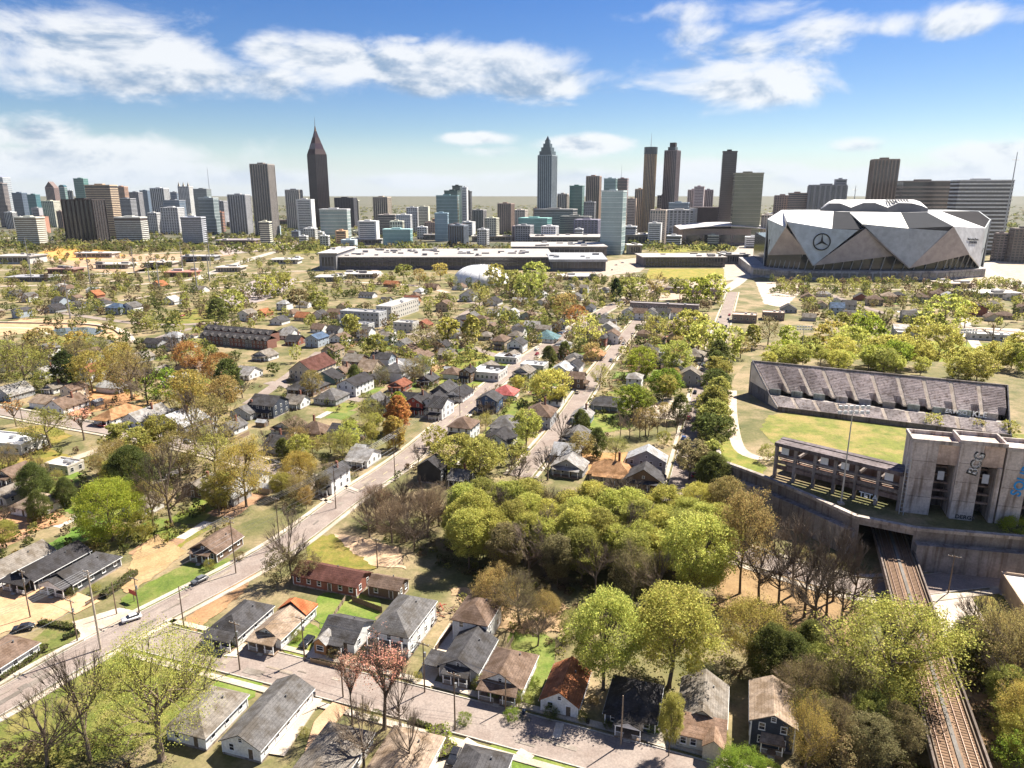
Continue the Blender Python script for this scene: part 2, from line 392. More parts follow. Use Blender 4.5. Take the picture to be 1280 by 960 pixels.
# lots and lawns (drawn below the streets)
LG = (1,1,1); YG = (1.35,1.15,0.8); BG = (0.9,1.25,0.8)
patch('lawn', [(150,748),(200,722),(240,702),(285,698),(292,712),(250,735),(165,768)], M_LAWN, (.95,1.12,.85))
patch('lawn', [(-40,925),(60,865),(140,818),(215,788),(262,800),(250,850),(225,905),(150,945),(-30,985)], M_LAWN, (1.05,1.05,0.8))
patch('lawn', [(40,800),(60,783),(95,772),(98,800),(50,822),(30,838)], M_LAWN, LG)
patch('lawn', [(385,672),(420,668),(455,690),(470,712),(420,712),(382,700)], M_LAWN, YG)
patch('lawn', [(385,768),(402,742),(436,738),(476,752),(470,775),(420,800)], M_LAWN, (1.0,1.3,0.8))
patch('lawn', [(255,862),(290,840),(332,852),(318,872),(290,885)], M_LAWN, (1.0,1.35,.8))
patch('lawn', [(585,950),(622,928),(660,938),(720,960),(700,990),(600,985)], M_LAWN, (1.0,1.3,.8))
patch('lawn', [(636,790),(664,784),(694,800),(690,840),(664,880),(640,870)], M_LAWN, (0.95,1.2,.8))
patch('lawn', [(350,790),(385,778),(402,790),(392,818),(372,822),(345,808)], M_LAWN, (1.05,1.3,.8))
patch('lawn', [(545,478),(560,455),(640,440),(648,452),(608,478),(572,490)], M_LAWN, (1.2,1.35,.8))
patch('lawn', [(540,474),(575,440),(625,432),(620,442),(575,462)], M_LAWN, (1.3,1.25,.8))
patch('lawn', [(478,602),(500,572),(520,560),(495,592),(488,604)], M_LAWN, (1.2,1.5,.8))
patch('lawn', [(588,560),(640,500),(660,505),(620,566)], M_LAWN, (1.1,1.2,.8))
patch('lawn', [(640,480),(690,455),(700,462),(668,490)], M_LAWN, (1.2,1.2,.8))
patch('lawn', [(735,520),(800,512),(790,535),(735,545)], M_LAWN, (1.1,1.3,.8))
patch('lawn', [(190,402),(250,384),(288,382),(272,401),(205,408)], M_LAWN, (1.25,1.15,.8))
patch('lawn', [(-40,545),(60,530),(90,545),(60,560),(100,575),(40,590),(-40,580)], M_LAWN, (1.4,1.15,.8))
patch('lawn', [(860,640),(905,605),(925,640),(880,672),(850,660)], M_LAWN, (1.4,1.2,.8))
patch('lawn', [(1140,425),(1250,430),(1230,468),(1150,462)], M_LAWN, (1.6,1.6,.8))
patch('lawn', [(960,448),(985,425),(1030,430),(1000,455)], M_LAWN, (1.5,1.7,.8))
patch('lawn', [(805,349),(812,336),(905,336),(905,349)], M_LAWN, (1.7,1.45,.8), gz=0.2)
patch('lawn', [(820,311),(905,306),(908,312),(824,317)], M_LAWN, (1.6,1.5,.8), gz=0.2)
patch('lawn', [(380,300),(420,292),(440,305),(400,316),(360,318)], M_LAWN, (1.3,1.2,.8), gz=0.2)
patch('lawn', [(0,440),(60,420),(140,425),(165,440),(120,455),(0,458)], M_LAWN, (1.2,1.1,.8))
patch('lawn', [(1150,738),(1175,735),(1190,742),(1182,752),(1160,748)], M_LAWN, (1.4,1.2,.8))
patch('lawn', [(1215,742),(1262,736),(1270,790),(1232,795)], M_LAWN, (1.4,1.2,.8))
patch('lawn', [(620,420),(680,395),(720,400),(680,425)], M_LAWN, (1.1,1.2,.8))
patch('dirt_lot', [(300,318),(200,330),(150,345),(40,322),(70,310),(160,318)], M_DIRT, (1.0,.9,.8), jit=1.5, gz=.15)
patch('dirt_lot', [(44,318),(70,308),(130,312),(160,320),(90,326)], M_DIRT, (1.5,1.05,.45), jit=1.2, gz=.2)
patch('dirt_lot', [(70,512),(102,488),(150,486),(180,498),(130,512),(95,520)], M_DIRT, (1.1,.76,.5), jit=0.9)
patch('dirt_lot', [(170,690),(195,668),(232,690),(206,712),(160,742),(150,735)], M_DIRT, (.95,.85,.62))
patch('dirt_lot', [(-30,760),(0,728),(70,735),(100,760),(60,778),(-30,800)], M_DIRT, (1.25,1.05,.85))
patch('dirt_lot', [(-30,640),(70,640),(90,650),(20,672),(-30,690)], M_DIRT, (1.1,.8,.62))
patch('dirt_lot', [(418,668),(450,672),(500,685),(508,712),(470,708),(440,690)], M_DIRT, (1.35,1.25,1.15))
patch('dirt_lot', [(560,735),(640,742),(720,760),(700,790),(640,792),(590,770)], M_DIRT, (.95,.85,.7), jit=1.0)
patch('dirt_lot', [(225,780),(300,718),(322,716),(300,745),(245,790)], M_DIRT, (.85,.66,.48))
patch('dirt_lot', [(700,585),(730,566),(790,566),(800,590),(760,600)], M_DIRT, (1.1,.8,.5))
patch('dirt_lot', [(900,705),(1000,722),(1080,760),(1060,810),(960,800),(890,760)], M_DIRT, (.72,.62,.44), jit=1.2)
patch('dirt_lot', [(1150,800),(1230,792),(1262,800),(1290,960),(1245,990),(1200,880)], M_DIRT, (.85,.72,.55), jit=1.2)
patch('dirt_lot', [(-40,412),(30,398),(120,402),(160,414),(150,424),(60,414),(-40,424)], M_DIRT, (1.2,1.05,.85))
patch('concrete_lot', [(797,520),(812,498),(866,496),(862,515),(850,526)], M_CONC, (1.35,1.25,1.15), jit=0.3)
patch('concrete_lot', [(1152,742),(1212,742),(1242,796),(1165,797)], M_CONC, (1.3,1.22,1.14), jit=0.15)
patch('concrete_lot', [(1230,732),(1300,726),(1300,748),(1252,745)], M_CONC, (1.25,1.2,1.12), jit=0.15)
patch('concrete_lot', [(1190,408),(1290,412),(1290,428),(1200,422)], M_CONC, (1.3,1.2,1.1), jit=0.5)
patch('parking_lot', [(262,378),(318,350),(372,348),(360,362),(330,376),(280,386)], M_CONC, (.82,.76,.82), jit=0.5)
patch('parking_lot', [(270,310),(380,300),(372,309),(280,319)], M_CONC, (.95,.88,.9), jit=0.5, gz=.2)
patch('parking_lot', [(700,332),(800,322),(812,330),(800,340),(730,348)], M_CONC, (.95,.85,.78), jit=0.5, gz=.15)
patch('parking_lot', [(930,300),(975,310),(965,345),(900,352),(905,330)], M_CONC, (.95,.9,.85), jit=0.5, gz=.15)
patch('concrete_lot', [(800,352),(905,352),(900,372),(780,378)], M_CONC, (1.05,.9,.78), jit=1, gz=.1)
patch('concrete_lot', [(944,352),(1010,352),(1000,366),(980,385),(955,380)], M_CONC, (1.25,1.15,1.05), jit=1, gz=.12)
patch('concrete_lot', [(1210,330),(1290,325),(1290,365),(1150,362)], M_CONC, (1.05,.95,.82), jit=1, gz=.12)
patch('concrete_lot', [(90,778),(150,760),(182,768),(150,795),(110,808)], M_CONC, (1.2,1.08,1.0), jit=0.2)

road('wide_street', [(-70,915),(0,878),(75,834),(150,793),(225,754),(300,715),(360,680),(400,650),(440,619),(500,580),(545,543),(600,494),(640,462),(690,428),(740,397),(775,378),(830,350)], 8.6, ((0.7,1.4),(0.7,1.4)))
p0 = G(345,836); a_ = R(161)
road('lower_street', None, 9.4, ((1.0,1.5),(1.0,1.5)), ground=[(p0[0]+math.cos(a_)*36,p0[1]+math.sin(a_)*36), p0, G(640,911), G(870,974), G(1100,1040)])
road('second_street', [(650,596),(700,537),(735,482),(760,448),(790,410),(816,383)], 8.0, ((1.0,1.3),(1.0,1.3)))
road('car_street', [(842,655),(852,610),(864,555),(877,490),(888,450),(905,400),(916,365)], 9.0, ((0.8,1.4),(0.8,1.4)))
road('cross_street', [(-60,502),(60,525),(160,542),(270,564),(350,590),(432,622)], 8.0, ((1.0,1.4),(1.0,1.4)))
road('under_street', [(845,652),(880,678),(985,712),(1085,741),(1180,728),(1300,716)], 8.5, ((1.0,2.0),(1.2,1.6)))
road('grid_street', [(335,478),(400,492),(470,503),(560,527)], 6.5)
road('grid_street', [(470,412),(560,424),(650,455)], 6.5)
road('grid_street', [(400,440),(345,482),(310,505)], 6.5)
road('grid_street', [(600,400),(690,426)], 6.5)
road('grid_street', [(745,395),(830,406),(905,412)], 6.5)
road('grid_street', [(556,372),(640,388),(745,398)], 6.5)
road('grid_street', [(520,430),(600,380),(640,362)], 6.5)
road('grid_street', [(1205,398),(1214,425),(1240,455),(1262,480)], 7.0, mat=M_CONC)
road('grid_street', [(1020,362),(1100,392),(1190,408),(1300,418)], 7.0)
road('grid_street', [(-60,392),(40,385),(120,398),(200,408),(290,402)], 7.5)
road('grid_street', [(180,430),(220,414),(290,402),(330,388)], 6.5)
road('avenue', [(240,350),(330,318),(380,306),(440,292)], 15, mat=M_CONC)
road('avenue', [(-20,296),(100,302),(210,300),(330,293)], 20, mat=M_CONC, color=(1.15,1.1,1.0))
road('avenue', [(0,312),(140,306),(260,309),(360,301)], 14, mat=M_CONC, color=(1.15,1.1,1.0))
road('avenue', [(60,345),(180,340),(250,338)], 10, mat=M_CONC)
road('avenue', [(900,366),(925,352),(945,330)], 14, mat=M_CONC)
road('avenue', [(1290,360),(1240,344),(1224,330),(1280,322)], 14, mat=M_CONC)
road('park_path', [(-30,402),(60,404),(125,405),(158,414),(168,428)], 4.0, mat=M_CONC, color=(1.3,1.2,1.1))
road('park_path', [(-30,410),(50,410),(62,418)], 3.0, mat=M_CONC, color=(1.3,1.2,1.1), name='path')
road('lane', [(20,590),(90,575),(140,556),(160,545)], 5.0, mat=M_CONC, color=(1.0,.92,.8))
road('lane', [(110,760),(60,740),(0,725),(-40,715)], 6.5, mat=M_DIRT, color=(1.35,1.15,.95))
for q_, wd_, cl_ in (([(-20,322),(120,326),(240,322)],9,(1.1,1.05,.95)),([(0,338),(90,334),(200,330),(300,326)],8,(1.2,1.12,1.0)),([(120,360),(220,352),(330,340),(420,338)],9,(1.1,1.0,.95)),([(150,376),(260,360),(380,352)],7,(1.1,1.0,.95)),
  ([(180,318),(280,312),(360,312)],10,(1.25,1.18,1.1)),([(0,358),(80,356),(160,350)],7,(1.15,1.05,1.0)),([(420,352),(520,356),(560,366)],8,(1.1,1.0,.95)),([(640,350),(720,345),(800,345)],9,(1.15,1.05,.95)),([(1010,360),(1130,362),(1290,372)],8,(1.1,1.0,.9)),([(650,372),(740,362),(830,352)],7,(1.05,.98,.92)),([(330,300),(420,310),(480,345)],9,(1.1,1.0,.95))):
    road('far_street', q_, wd_, mat=M_CONC, color=cl_)
pond = patch('pond', [(62,416),(70,410),(110,409),(132,413),(120,419),(80,421)], M_WATER, None, jit=0.6); pond.name = 'water'
pts = smooth_path([G(0,404),G(60,405),G(110,406),G(140,411),G(150,418)], 2); mb = MB(); strip(mb, pts, -.4, .4, 1.2, h=1.2)
tag(mb.build('park_wall', M_CONC, None, (1.15,1.08,.98)), 'long low curved concrete wall round the park pond', 'wall')
# driveways and walks of the nearest houses
def drive(px, color=(1.3,1.22,1.12), name='driveway', w=3.2):
    pts = [G(*p) for p in px]; pts = [(a[0]+(b[0]-a[0])*k/12, a[1]+(b[1]-a[1])*k/12) for a, b in zip(pts, pts[1:]) for k in range(13)]
    pts = [p for p in pts if seg_dist(*p) > .3] or pts; pts = [p for i, p in enumerate(pts) if i == 0 or math.hypot(p[0]-pts[i-1][0],p[1]-pts[i-1][1]) > .01]; z = 0.315; mb = MB(); strip(mb, pts, -w/2, w/2, z, h=.3); return struct(mb.build(name, M_CONC, None, color))
drive([(392,824),(402,806),(412,797)]); drive([(520,868),(545,828),(560,800),(572,782)], w=4.2); drive([(615,905),(626,890),(640,876)])
drive([(815,950),(823,928),(838,916)], color=(.9,.85,.78), w=4); drive([(398,868),(372,905),(345,945)]); drive([(595,930),(560,960),(540,985)], w=4.5)
drive([(288,822),(300,806)]); drive([(695,925),(700,905)], w=1.6, name='path'); drive([(640,935),(665,950)], w=1.6, name='path')
drive([(430,878),(405,905),(392,950)], color=(1.2,.85,.6), w=4)
# yards: every lot in the blocks has its own grass, bare earth or paving
YL = [.004]
def yards(pxpoly, n, seed):
    poly = [G(*p) for p in pxpoly]; xs = [p[0] for p in poly]; ys = [p[1] for p in poly]; rg_ = random.Random(seed); k = 0
    for _ in range(n*30):
        if k >= n: break
        x, y = rg_.uniform(min(xs),max(xs)), rg_.uniform(min(ys),max(ys)); c = False
        for (ax,ay),(bx,by) in zip(poly, poly[1:]+poly[:1]):
            if (ay > y) != (by > y) and x < (bx-ax)*(y-ay)/(by-ay)+ax: c = not c
        w_, d_ = rg_.uniform(6,13), rg_.uniform(8,20)
        if not c or seg_dist(x,y) < max(w_,d_)*.55+2: continue
        k += 1; kind = rg_.random(); ca, sa = math.cos(GA), math.sin(GA)
        q = [(x+a*ca-b*sa, y+a*sa+b*ca) for a, b in ((-w_/2,-d_/2),(w_/2,-d_/2),(w_/2,d_/2),(-w_/2,d_/2))]
        if kind < .66: nm, m_, cl, jt = 'lawn', M_LAWN, (rg_.uniform(.85,1.3),rg_.uniform(1.0,1.4),.8), .7
        elif kind < .82: nm, m_, cl, jt = 'dirt_lot', M_DIRT, (rg_.uniform(.7,1.1),rg_.uniform(.6,.85),.55), .9
        else: nm, m_, cl, jt = 'driveway', M_CONC, (rg_.uniform(.9,1.3),)*3, .1
        if nm == 'driveway': q = [(x+a*ca-b*sa, y+a*sa+b*ca) for a, b in ((-1.7,-d_/2),(1.7,-d_/2),(1.7,d_/2),(-1.7,d_/2))]
        pts = rough_poly(q, 1.6, jt, k); YL[0] += .0004; z = YL[0]
        struct(MB().poly([(a,b,z) for a,b in pts]).build(nm, m_, None, cl))
yards([(330,505),(420,425),(640,385),(720,410),(560,525),(430,520)], 60, 1); yards([(620,470),(720,400),(880,400),(865,500),(700,590)], 46, 2); yards([(0,520),(0,430),(230,430),(330,470),(250,545),(60,520)], 36, 3)
yards([(0,700),(0,560),(150,560),(330,600),(300,670),(160,700)], 26, 4); yards([(1010,415),(1010,366),(1290,368),(1290,415)], 26, 5); yards([(480,600),(640,470),(700,470),(640,590)], 20, 6)
# painted crosswalk and centre marks
mb = MB(); q = ROADS['wide_street']
for i in range(0, len(q)-1):
    a, b = q[i], q[i+1]
    d = math.hypot(b[0]-a[0], b[1]-a[1]); n_ = int(d/7)
    for k in range(n_):
        t0 = k/n_; t1 = t0+3.0/d
        s0 = (a[0]+(b[0]-a[0])*t0, a[1]+(b[1]-a[1])*t0); s1 = (a[0]+(b[0]-a[0])*t1, a[1]+(b[1]-a[1])*t1)
        strip(mb, [s0,s1], -.08, .08, LAYER[0]+0.02)
struct(mb.build('road_marking', M_TRIM, None, (.62,.52,.25)))

# ================================================================== the far city
def floors_part(mb, w, d, z0, z1, step=4.0, t=1.3, out=0.35):
    z = z0+step*0.6
    while z < z1-t:
        mb.box(-w/2-out, -d/2-out, z, w/2+out, d/2+out, z+t); z += step
def fins_part(mb, w, d, z0, z1, sp=5.0, t=1.6, out=0.5):
    for (ln, fx) in ((w,0),(d,1)):
        n_ = max(2, int(ln/sp)); s_ = ln/n_
        for i in range(n_+1):
            c = -ln/2+i*s_
            for sg in (-1,1):
                if fx == 0: mb.box(c-t/2, sg*d/2-out, z0, c+t/2, sg*d/2+out, z1)
                else: mb.box(sg*w/2-out, c-t/2, z0, sg*w/2+out, c+t/2, z1)
def tower(xl, xr, yt, D, style, wall, glass, label, ratio=0.8, rot=None, name='office_tower', cat='tower', crown=None, group=None, step=4.0, roofunit=True):
    rot = (R(-2) if (xl+xr)/2 < 560 else GA) if rot is None else rot
    if max(wall) > .12: wall = tuple(min(.76, q*1.85) for q in wall)
    glass = tuple(min(.6, q*1.5) for q in glass)
    c = AT((xl+xr)/2, yt, D); Hh = max(6, c.z)
    A = (xr-xl)/FOC*(D*_c+(CAMH-Hh*0.5)*_s)
    ph = math.atan(((xl+xr)/2-640)/FOC)
    wd = A*math.cos(ph)/(abs(math.cos(rot+ph))+ratio*abs(math.sin(rot+ph))); dp = wd*ratio
    t = thing(name, label, cat, (c.x, D, 0), rot, group)
    i = 0.4
    if style != 'round':
        MB().box(-wd/2+i, -dp/2+i, 0, wd/2-i, dp/2-i, Hh-1).build('glazing', M_TGLASS, t, glass)
    if style in ('bands','grid'):
        mb = MB(); floors_part(mb, wd-2*i, dp-2*i, 2, Hh-4, step, step*.42); mb.build('floor_bands', M_PLASTER, t, wall)['kind'] = 'stuff'
    if style in ('fins','grid'):
        mb = MB(); fins_part(mb, wd-2*i, dp-2*i, 0, Hh-2.5, max(4.5, wd/8), max(1.4, wd/20), .7); mb.build('facade_fins', M_PLASTER, t, wall)['kind'] = 'stuff'
    if style == 'glass':
        mb = MB(); floors_part(mb, wd-2*i, dp-2*i, 2, Hh-4, step*2, .8, .2); mb.build('floor_bands', M_PLASTER, t, wall)['kind'] = 'stuff'
    if style == 'mass':      # solid walls with punched bands of windows
        MB().box(-wd/2, -dp/2, 0, -wd/2+wd*.09, dp/2, Hh-.5).build('end_wall', M_PLASTER, t, wall)
        MB().box(wd/2-wd*.09, -dp/2, 0, wd/2, dp/2, Hh-.5).build('end_wall', M_PLASTER, t, wall)
        mb = MB(); floors_part(mb, wd*.815, dp-2*i, 1, Hh-3, step, step*.55); mb.build('floor_bands', M_PLASTER, t, wall)['kind'] = 'stuff'
    if style == 'round':
        n_ = 24; ring = [(wd/2*math.cos(2*math.pi*k/n_), wd/2*math.sin(2*math.pi*k/n_)) for k in range(n_)]
        MB().prism(ring, 0, Hh*0.93).build('shaft', M_TGLASS, t, glass)
        mb = MB()
        for k in range(n_):
            x, y = ring[k]; mb.bar((x*1.01,y*1.01,0),(x*1.01,y*1.01,Hh*.92), wd*.045)
        mb.build('facade_fins', M_PLASTER, t, wall)['kind'] = 'stuff'
        MB().prism([(x*1.1,y*1.1) for x,y in ring], Hh*.92, Hh).build('crown', M_TGLASS, t, (.05,.05,.06))
    else:
        MB().box(-wd/2-.2, -dp/2-.2, Hh-2.4, wd/2+.2, dp/2+.2, Hh).build('parapet', M_PLASTER, t, wall)
    if roofunit and crown is None and style != 'round':
        MB().box(-wd*.2, -dp*.18, Hh, wd*.12, dp*.2, Hh+max(2.5, Hh*.018)).build('roof_plant', M_PLASTER, t, tuple(x*.7 for x in wall))
    if crown: crown(t, wd, dp, Hh)
    FOOT.append((c.x, D, max(wd,dp)*.65))
    return t
def mast(t, x, y, z, h, r=0.5):
    MB().tube([(x,y,z),(x,y,z+h*.55),(x,y,z+h)], [r, r*.6, r*.25], 5).build('antenna', M_METAL, t, W1)
def pyramid(mb, w, d, z0, z1, k=0.0):
    mb.add([(-w/2,-d/2,z0),(w/2,-d/2,z0),(w/2,d/2,z0),(-w/2,d/2,z0),(-w*k/2,-d*k/2,z1),(w*k/2,-d*k/2,z1),(w*k/2,d*k/2,z1),(-w*k/2,d*k/2,z1)],
           [(0,1,5,4),(1,2,6,5),(2,3,7,6),(3,0,4,7),(4,5,6,7)])
BR=(.115,.085,.075); DK=(.055,.055,.065); TAN=(.36,.28,.20); BEI=(.46,.40,.33); GRY=(.24,.24,.25); LGR=(.42,.42,.42); WHT=(.62,.60,.57); TEAL=(.07,.14,.15); BLU=(.09,.12,.16); GB=(.05,.055,.065)

# midtown, left
def c_wedge(t, w, d, H): MB().add([(-w/2,-d/2,H),(w/2,-d/2,H),(w/2,d/2,H),(-w/2,d/2,H),(-w/2,-d/2,H+14),(-w/2,d/2,H+14)],[(0,1,4),(1,2,5,4),(2,3,5),(3,0,4,5)]).build('crown', M_TGLASS, t, LGR)
tower(-14,13,222,3000,'glass',LGR,(.22,.24,.26),'pale glass tower with a slanted top at the city edge',crown=c_wedge)
tower(-8,9,229,2300,'bands',(.2,.17,.16),GB,'dark brown slab before the slant topped glass tower')
def c_gable(t, w, d, H): MB().add([(-w/2,-d/2,H),(w/2,-d/2,H),(w/2,d/2,H),(-w/2,d/2,H),(0,-d/2,H+22),(0,d/2,H+22)],[(0,1,4),(1,2,5,4),(2,3,5),(3,0,4,5)]).build('crown', M_PLASTER, t, (.20,.15,.14))
tower(56,73,234,3000,'fins',(.24,.17,.155),GB,'brown pink tower ending in a pointed gable',crown=c_gable)
def c_vault(t, w, d, H):
    mb = MB(); n_ = 8; pr = [(w/2*math.cos(math.pi*k/n_), H+w*.4*math.sin(math.pi*k/n_)) for k in range(n_+1)]
    for a, b in zip(pr, pr[1:]): mb.poly([(a[0],-d/2,a[1]),(a[0],d/2,a[1]),(b[0],d/2,b[1]),(b[0],-d/2,b[1])])
    mb.poly([(x,-d/2,z) for x,z in reversed(pr)]); mb.build('crown', M_TGLASS, t, TEAL)
tower(73,84,234,2900,'glass',GRY,(.10,.16,.15),'slim green tower with a rounded barrel top',crown=c_vault)
tower(84,91,238,2800,'fins',LGR,GB,'slim pale grey tower between the green towers')
tower(91,110,223,2800,'glass',(.13,.22,.2),(.06,.13,.12),'dark teal glass tower with a flat top')
tower(105,147,231,1700,'bands',TAN,(.05,.04,.04),'tan hotel slab with many dark window bands',ratio=.55)
tower(76,131,249,1560,'fins',(.05,.04,.04),(.03,.028,.03),'almost black low office block with vertical ribs',ratio=.7)
tower(143,160,233,2500,'bands',(.36,.22,.15),GB,'orange brown block behind the tan hotel slab')
tower(14,34,241,2300,'glass',BLU,(.08,.10,.13),'blue grey glass slab beside the teal one')
tower(33,50,243,2250,'glass',TEAL,(.05,.12,.14),'low teal glass slab beside the blue grey one')
tower(50,75,251,2300,'grid',BEI,GB,'beige gridded block right before the pink gabled tower')
tower(146,170,248,2300,'bands',GRY,GB,'mid grey banded block beside the tan hotel')
tower(160,178,240,2700,'grid',(.2,.2,.21),GB,'charcoal gridded tower behind the mid grey block')
tower(174,188,238,2900,'glass',BLU,BLU,'slim slate blue tower in the midtown cluster')
tower(187,211,235,2500,'fins',WHT,GB,'white tower with strong vertical piers')
tower(212,224,240,2800,'glass',GRY,BLU,'grey blue narrow tower beside the white piers')
def c_spikes(t, w, d, H):
    for x in (-.42,0,.42):
        mb = MB(); pyramid(mb, w*.18, d*.18, 0, 16); mb.build('pinnacle', M_PLASTER, t, BEI, loc=(w*x, -d*.4, H))
tower(222,241,233,2700,'grid',(.52,.49,.40),GB,'cream tower crowned by a row of pinnacles',crown=c_spikes)
tower(241,264,236,2500,'glass',(.17,.18,.18),(.13,.15,.15),'grey glass slab beside the pinnacled cream tower')
tower(203,232,250,2000,'glass',(.16,.17,.19),BLU,'wide slate glass block with stepped front')
tower(247,273,247,1900,'glass',(.30,.34,.35),(.14,.17,.18),'curved pale glass tower in front of midtown')
tower(284,313,243,1900,'fins',(.30,.30,.31),(.08,.085,.095),'grey ribbed office slab beside open sky')
tower(262,285,251,2300,'grid',GRY,GB,'low grey gridded block behind the curved glass tower')
tower(129,143,255,1900,'grid',(.30,.24,.2),GB,'low reddish tan block behind the black office')
tower(225,257,271,1500,'bands',(.34,.35,.38),GB,'low white ended grey office by the highway',ratio=.5)
tower(142,184,271,1550,'bands',(.50,.44,.38),(.06,.045,.045),'long low cream building with brown window strips',ratio=.5)
tower(17,56,271,1480,'bands',(.52,.46,.36),(.16,.13,.10),'low tan striped office by the highway edge',ratio=.6)
tower(200,230,259,1900,'grid',WHT,GB,'low white terrace block before the slate glass')
m = thing('radio_mast', 'thin lattice mast standing alone over midtown', 'mast', (*AT(262,240,2900).xy, 0))
MB().tube([(0,0,0),(0,0,110),(0,0,205)], [2.2,1.4,.5], 4).build('shaft', M_METAL, m, W1)
MB().tube([(-2.5,0,190),(2.5,0,190)], .5, 4).build('crossarm', M_METAL, m, W1)
# middle
tower(312,343,205,1750,'fins',(.22,.20,.185),(.045,.045,.05),'tall dark ribbed tower with a lit tan flank',ratio=.9,rot=R(-6))
tower(356,378,237,2100,'fins',(.34,.31,.28),(.12,.12,.12),'plain grey tower with a beige flank')
tower(370,393,249,1800,'mass',(.62,.61,.61),(.05,.05,.06),'white block with dark balconies and windows')
def c_bofa(t, w, d, H):
    z = H
    for k, (a, b, h) in enumerate(((1.0,.80,14),(.78,.58,16),(.56,.36,16),(.34,.14,17))):
        mb = MB(); pyramid(mb, w*a, d*a, 0, h, b/a); mb.build('crown_tier', M_TGLASS if k % 2 else M_PLASTER, t, (.075,.045,.05) if k else (.08,.055,.058), loc=(0,0,z)); z += h
    mb = MB(); pyramid(mb, w*.13, d*.13, 0, 14, .3); mb.build('spire_base', M_PLASTER, t, (.2,.12,.08), loc=(0,0,z)); mast(t, 0, 0, z+13, 26, 1.0)
tower(384,408,193,2150,'fins',(.075,.055,.06),(.05,.042,.048),'tall dark tower with stepped pyramid crown and spire',ratio=1.0,rot=R(-40),crown=c_bofa)
tower(399,438,261,1700,'glass',(.46,.48,.47),(.22,.27,.27),'low pale green glass office before the spired tower',ratio=.5)
tower(418,446,247,2300,'grid',(.10,.10,.115),GB,'dark blue block right of the spired tower')
tower(440,449,250,2350,'fins',BEI,GB,'slim beige slab at the dark blue block')
tower(466,489,246,2200,'fins',(.36,.31,.25),(.07,.065,.065),'lone dark and tan tower against the hills',rot=R(-10))
tower(472,497,268,1800,'bands',(.25,.22,.2),GB,'wide brown grey block under the lone tower')
tower(495,515,268,1750,'grid',WHT,BLU,'white gridded apartment tower over the hall roof')
tower(508,523,259,1900,'grid',(.50,.49,.50),GB,'pale tower cluster behind white apartments')
tower(520,537,258,1950,'mass',BEI,GB,'beige tower with solid end walls')
tower(447,474,276,1500,'mass',(.68,.67,.66),(.1,.12,.14),'bright white cubic building with columns')
tower(478,516,286,1480,'glass',(.24,.36,.36),(.18,.3,.3),'low green glass pavilion behind the hall',ratio=.5)
tower(419,435,288,1420,'mass',(.45,.26,.16),(.1,.07,.06),'small orange brick cube near the avenue')
tower(545,574,244,1850,'glass',(.16,.24,.25),(.09,.15,.16),'broad teal glass block under the stepped dark tower')
tower(555,577,238,1900,'glass',(.06,.10,.095),(.04,.07,.07),'dark green slab topped by a crane')
tower(565,578,232,1950,'glass',(.05,.07,.075),(.035,.05,.055),'near black narrow tower in the teal cluster')
tower(577,585,234,1850,'mass',(.56,.51,.44),GB,'thin beige fin shaped tower in the teal cluster')
tower(582,590,239,1870,'glass',DK,DK,'thin black slab at the end of the teal cluster')
tower(543,561,266,1600,'glass',(.2,.28,.33),(.15,.22,.27),'sky blue glass tower low before the teal cluster')
tower(590,608,262,2000,'fins',(.28,.27,.27),GB,'grey ribbed block beside the teal cluster')
tower(560,582,280,1500,'grid',(.13,.11,.11),GB,'black framed building site block')
tower(606,624,272,1600,'grid',BEI,GB,'beige apartment block before the brown tower')
tower(622,643,254,1900,'fins',(.24,.18,.155),(.08,.065,.06),'brown tower standing over the hall roof')
tower(640,660,262,2300,'grid',(.40,.36,.32),GB,'tan gridded block left of the tallest blue tower')
tower(640,664,282,1600,'fins',(.25,.2,.2),GB,'low maroon ribbed block behind the hall')
# downtown
def c_sun(t, w, d, H):
    z = H
    for a, h in ((.84,9),(.66,9),(.46,9),(.28,8)):
        MB().box(-w*a/2,-d*a/2,z,w*a/2,d*a/2,z+h).build('crown_tier', M_TGLASS, t, (.07,.085,.10)); z += h
    mb = MB(); pyramid(mb, w*.22, d*.22, 0, 11); mb.build('crown_tip', M_TGLASS, t, (.06,.07,.08), loc=(0,0,z))
tower(672.5,696.5,194,1850,'fins',(.20,.23,.25),(.03,.045,.06),'tall blue grey ribbed tower with stepped crown',ratio=1.0,rot=R(-24),crown=c_sun)
tower(668,722,261,1800,'bands',(.22,.215,.21),GB,'wide dark podium at the foot of the stepped tower',ratio=.5)
tower(697,711,242,2100,'fins',(.42,.37,.33),GB,'short beige ribbed tower beside the stepped tower')
tower(712,731,232,1950,'glass',(.07,.15,.13),(.045,.11,.10),'emerald glass tower with flat roof')
tower(730,745,252,1900,'grid',GRY,GB,'low grey block between emerald and brown towers')
tower(733,752,220,2100,'fins',(.30,.22,.18),(.08,.06,.055),'brown striped tower behind the emerald one')
tower(755,772,223,2000,'glass',(.26,.33,.33),(.13,.20,.20),'pale green glass tower with a square crown opening')
t = tower(771,786,223,2050,'bands',(.22,.14,.13),GB,'dark red brown tower with a roof antenna'); mast(t, -4, 0, AT(771,223,2050).z, 36, .6)
tower(752,784,238,1250,'glass',(.36,.42,.41),(.24,.31,.31),'large grey green glass hotel tower before downtown',ratio=.75,rot=R(-22))
tower(700,740,270,1700,'bands',(.16,.16,.15),GB,'low dark olive parking block below the emerald tower',ratio=.5)
tower(648,690,272,1650,'glass',(.16,.30,.28),(.10,.22,.21),'low aqua glass dome roofed market block',ratio=.6)
tower(718,752,274,1600,'grid',(.17,.16,.2),GB,'low dark purple block behind the white roofs')
tower(784,796,248,1900,'mass',(.40,.32,.26),GB,'flat tan slab beside the glass hotel')
tower(794,807,236,1950,'fins',(.42,.33,.25),GB,'tan ribbed tower touching the round tower')
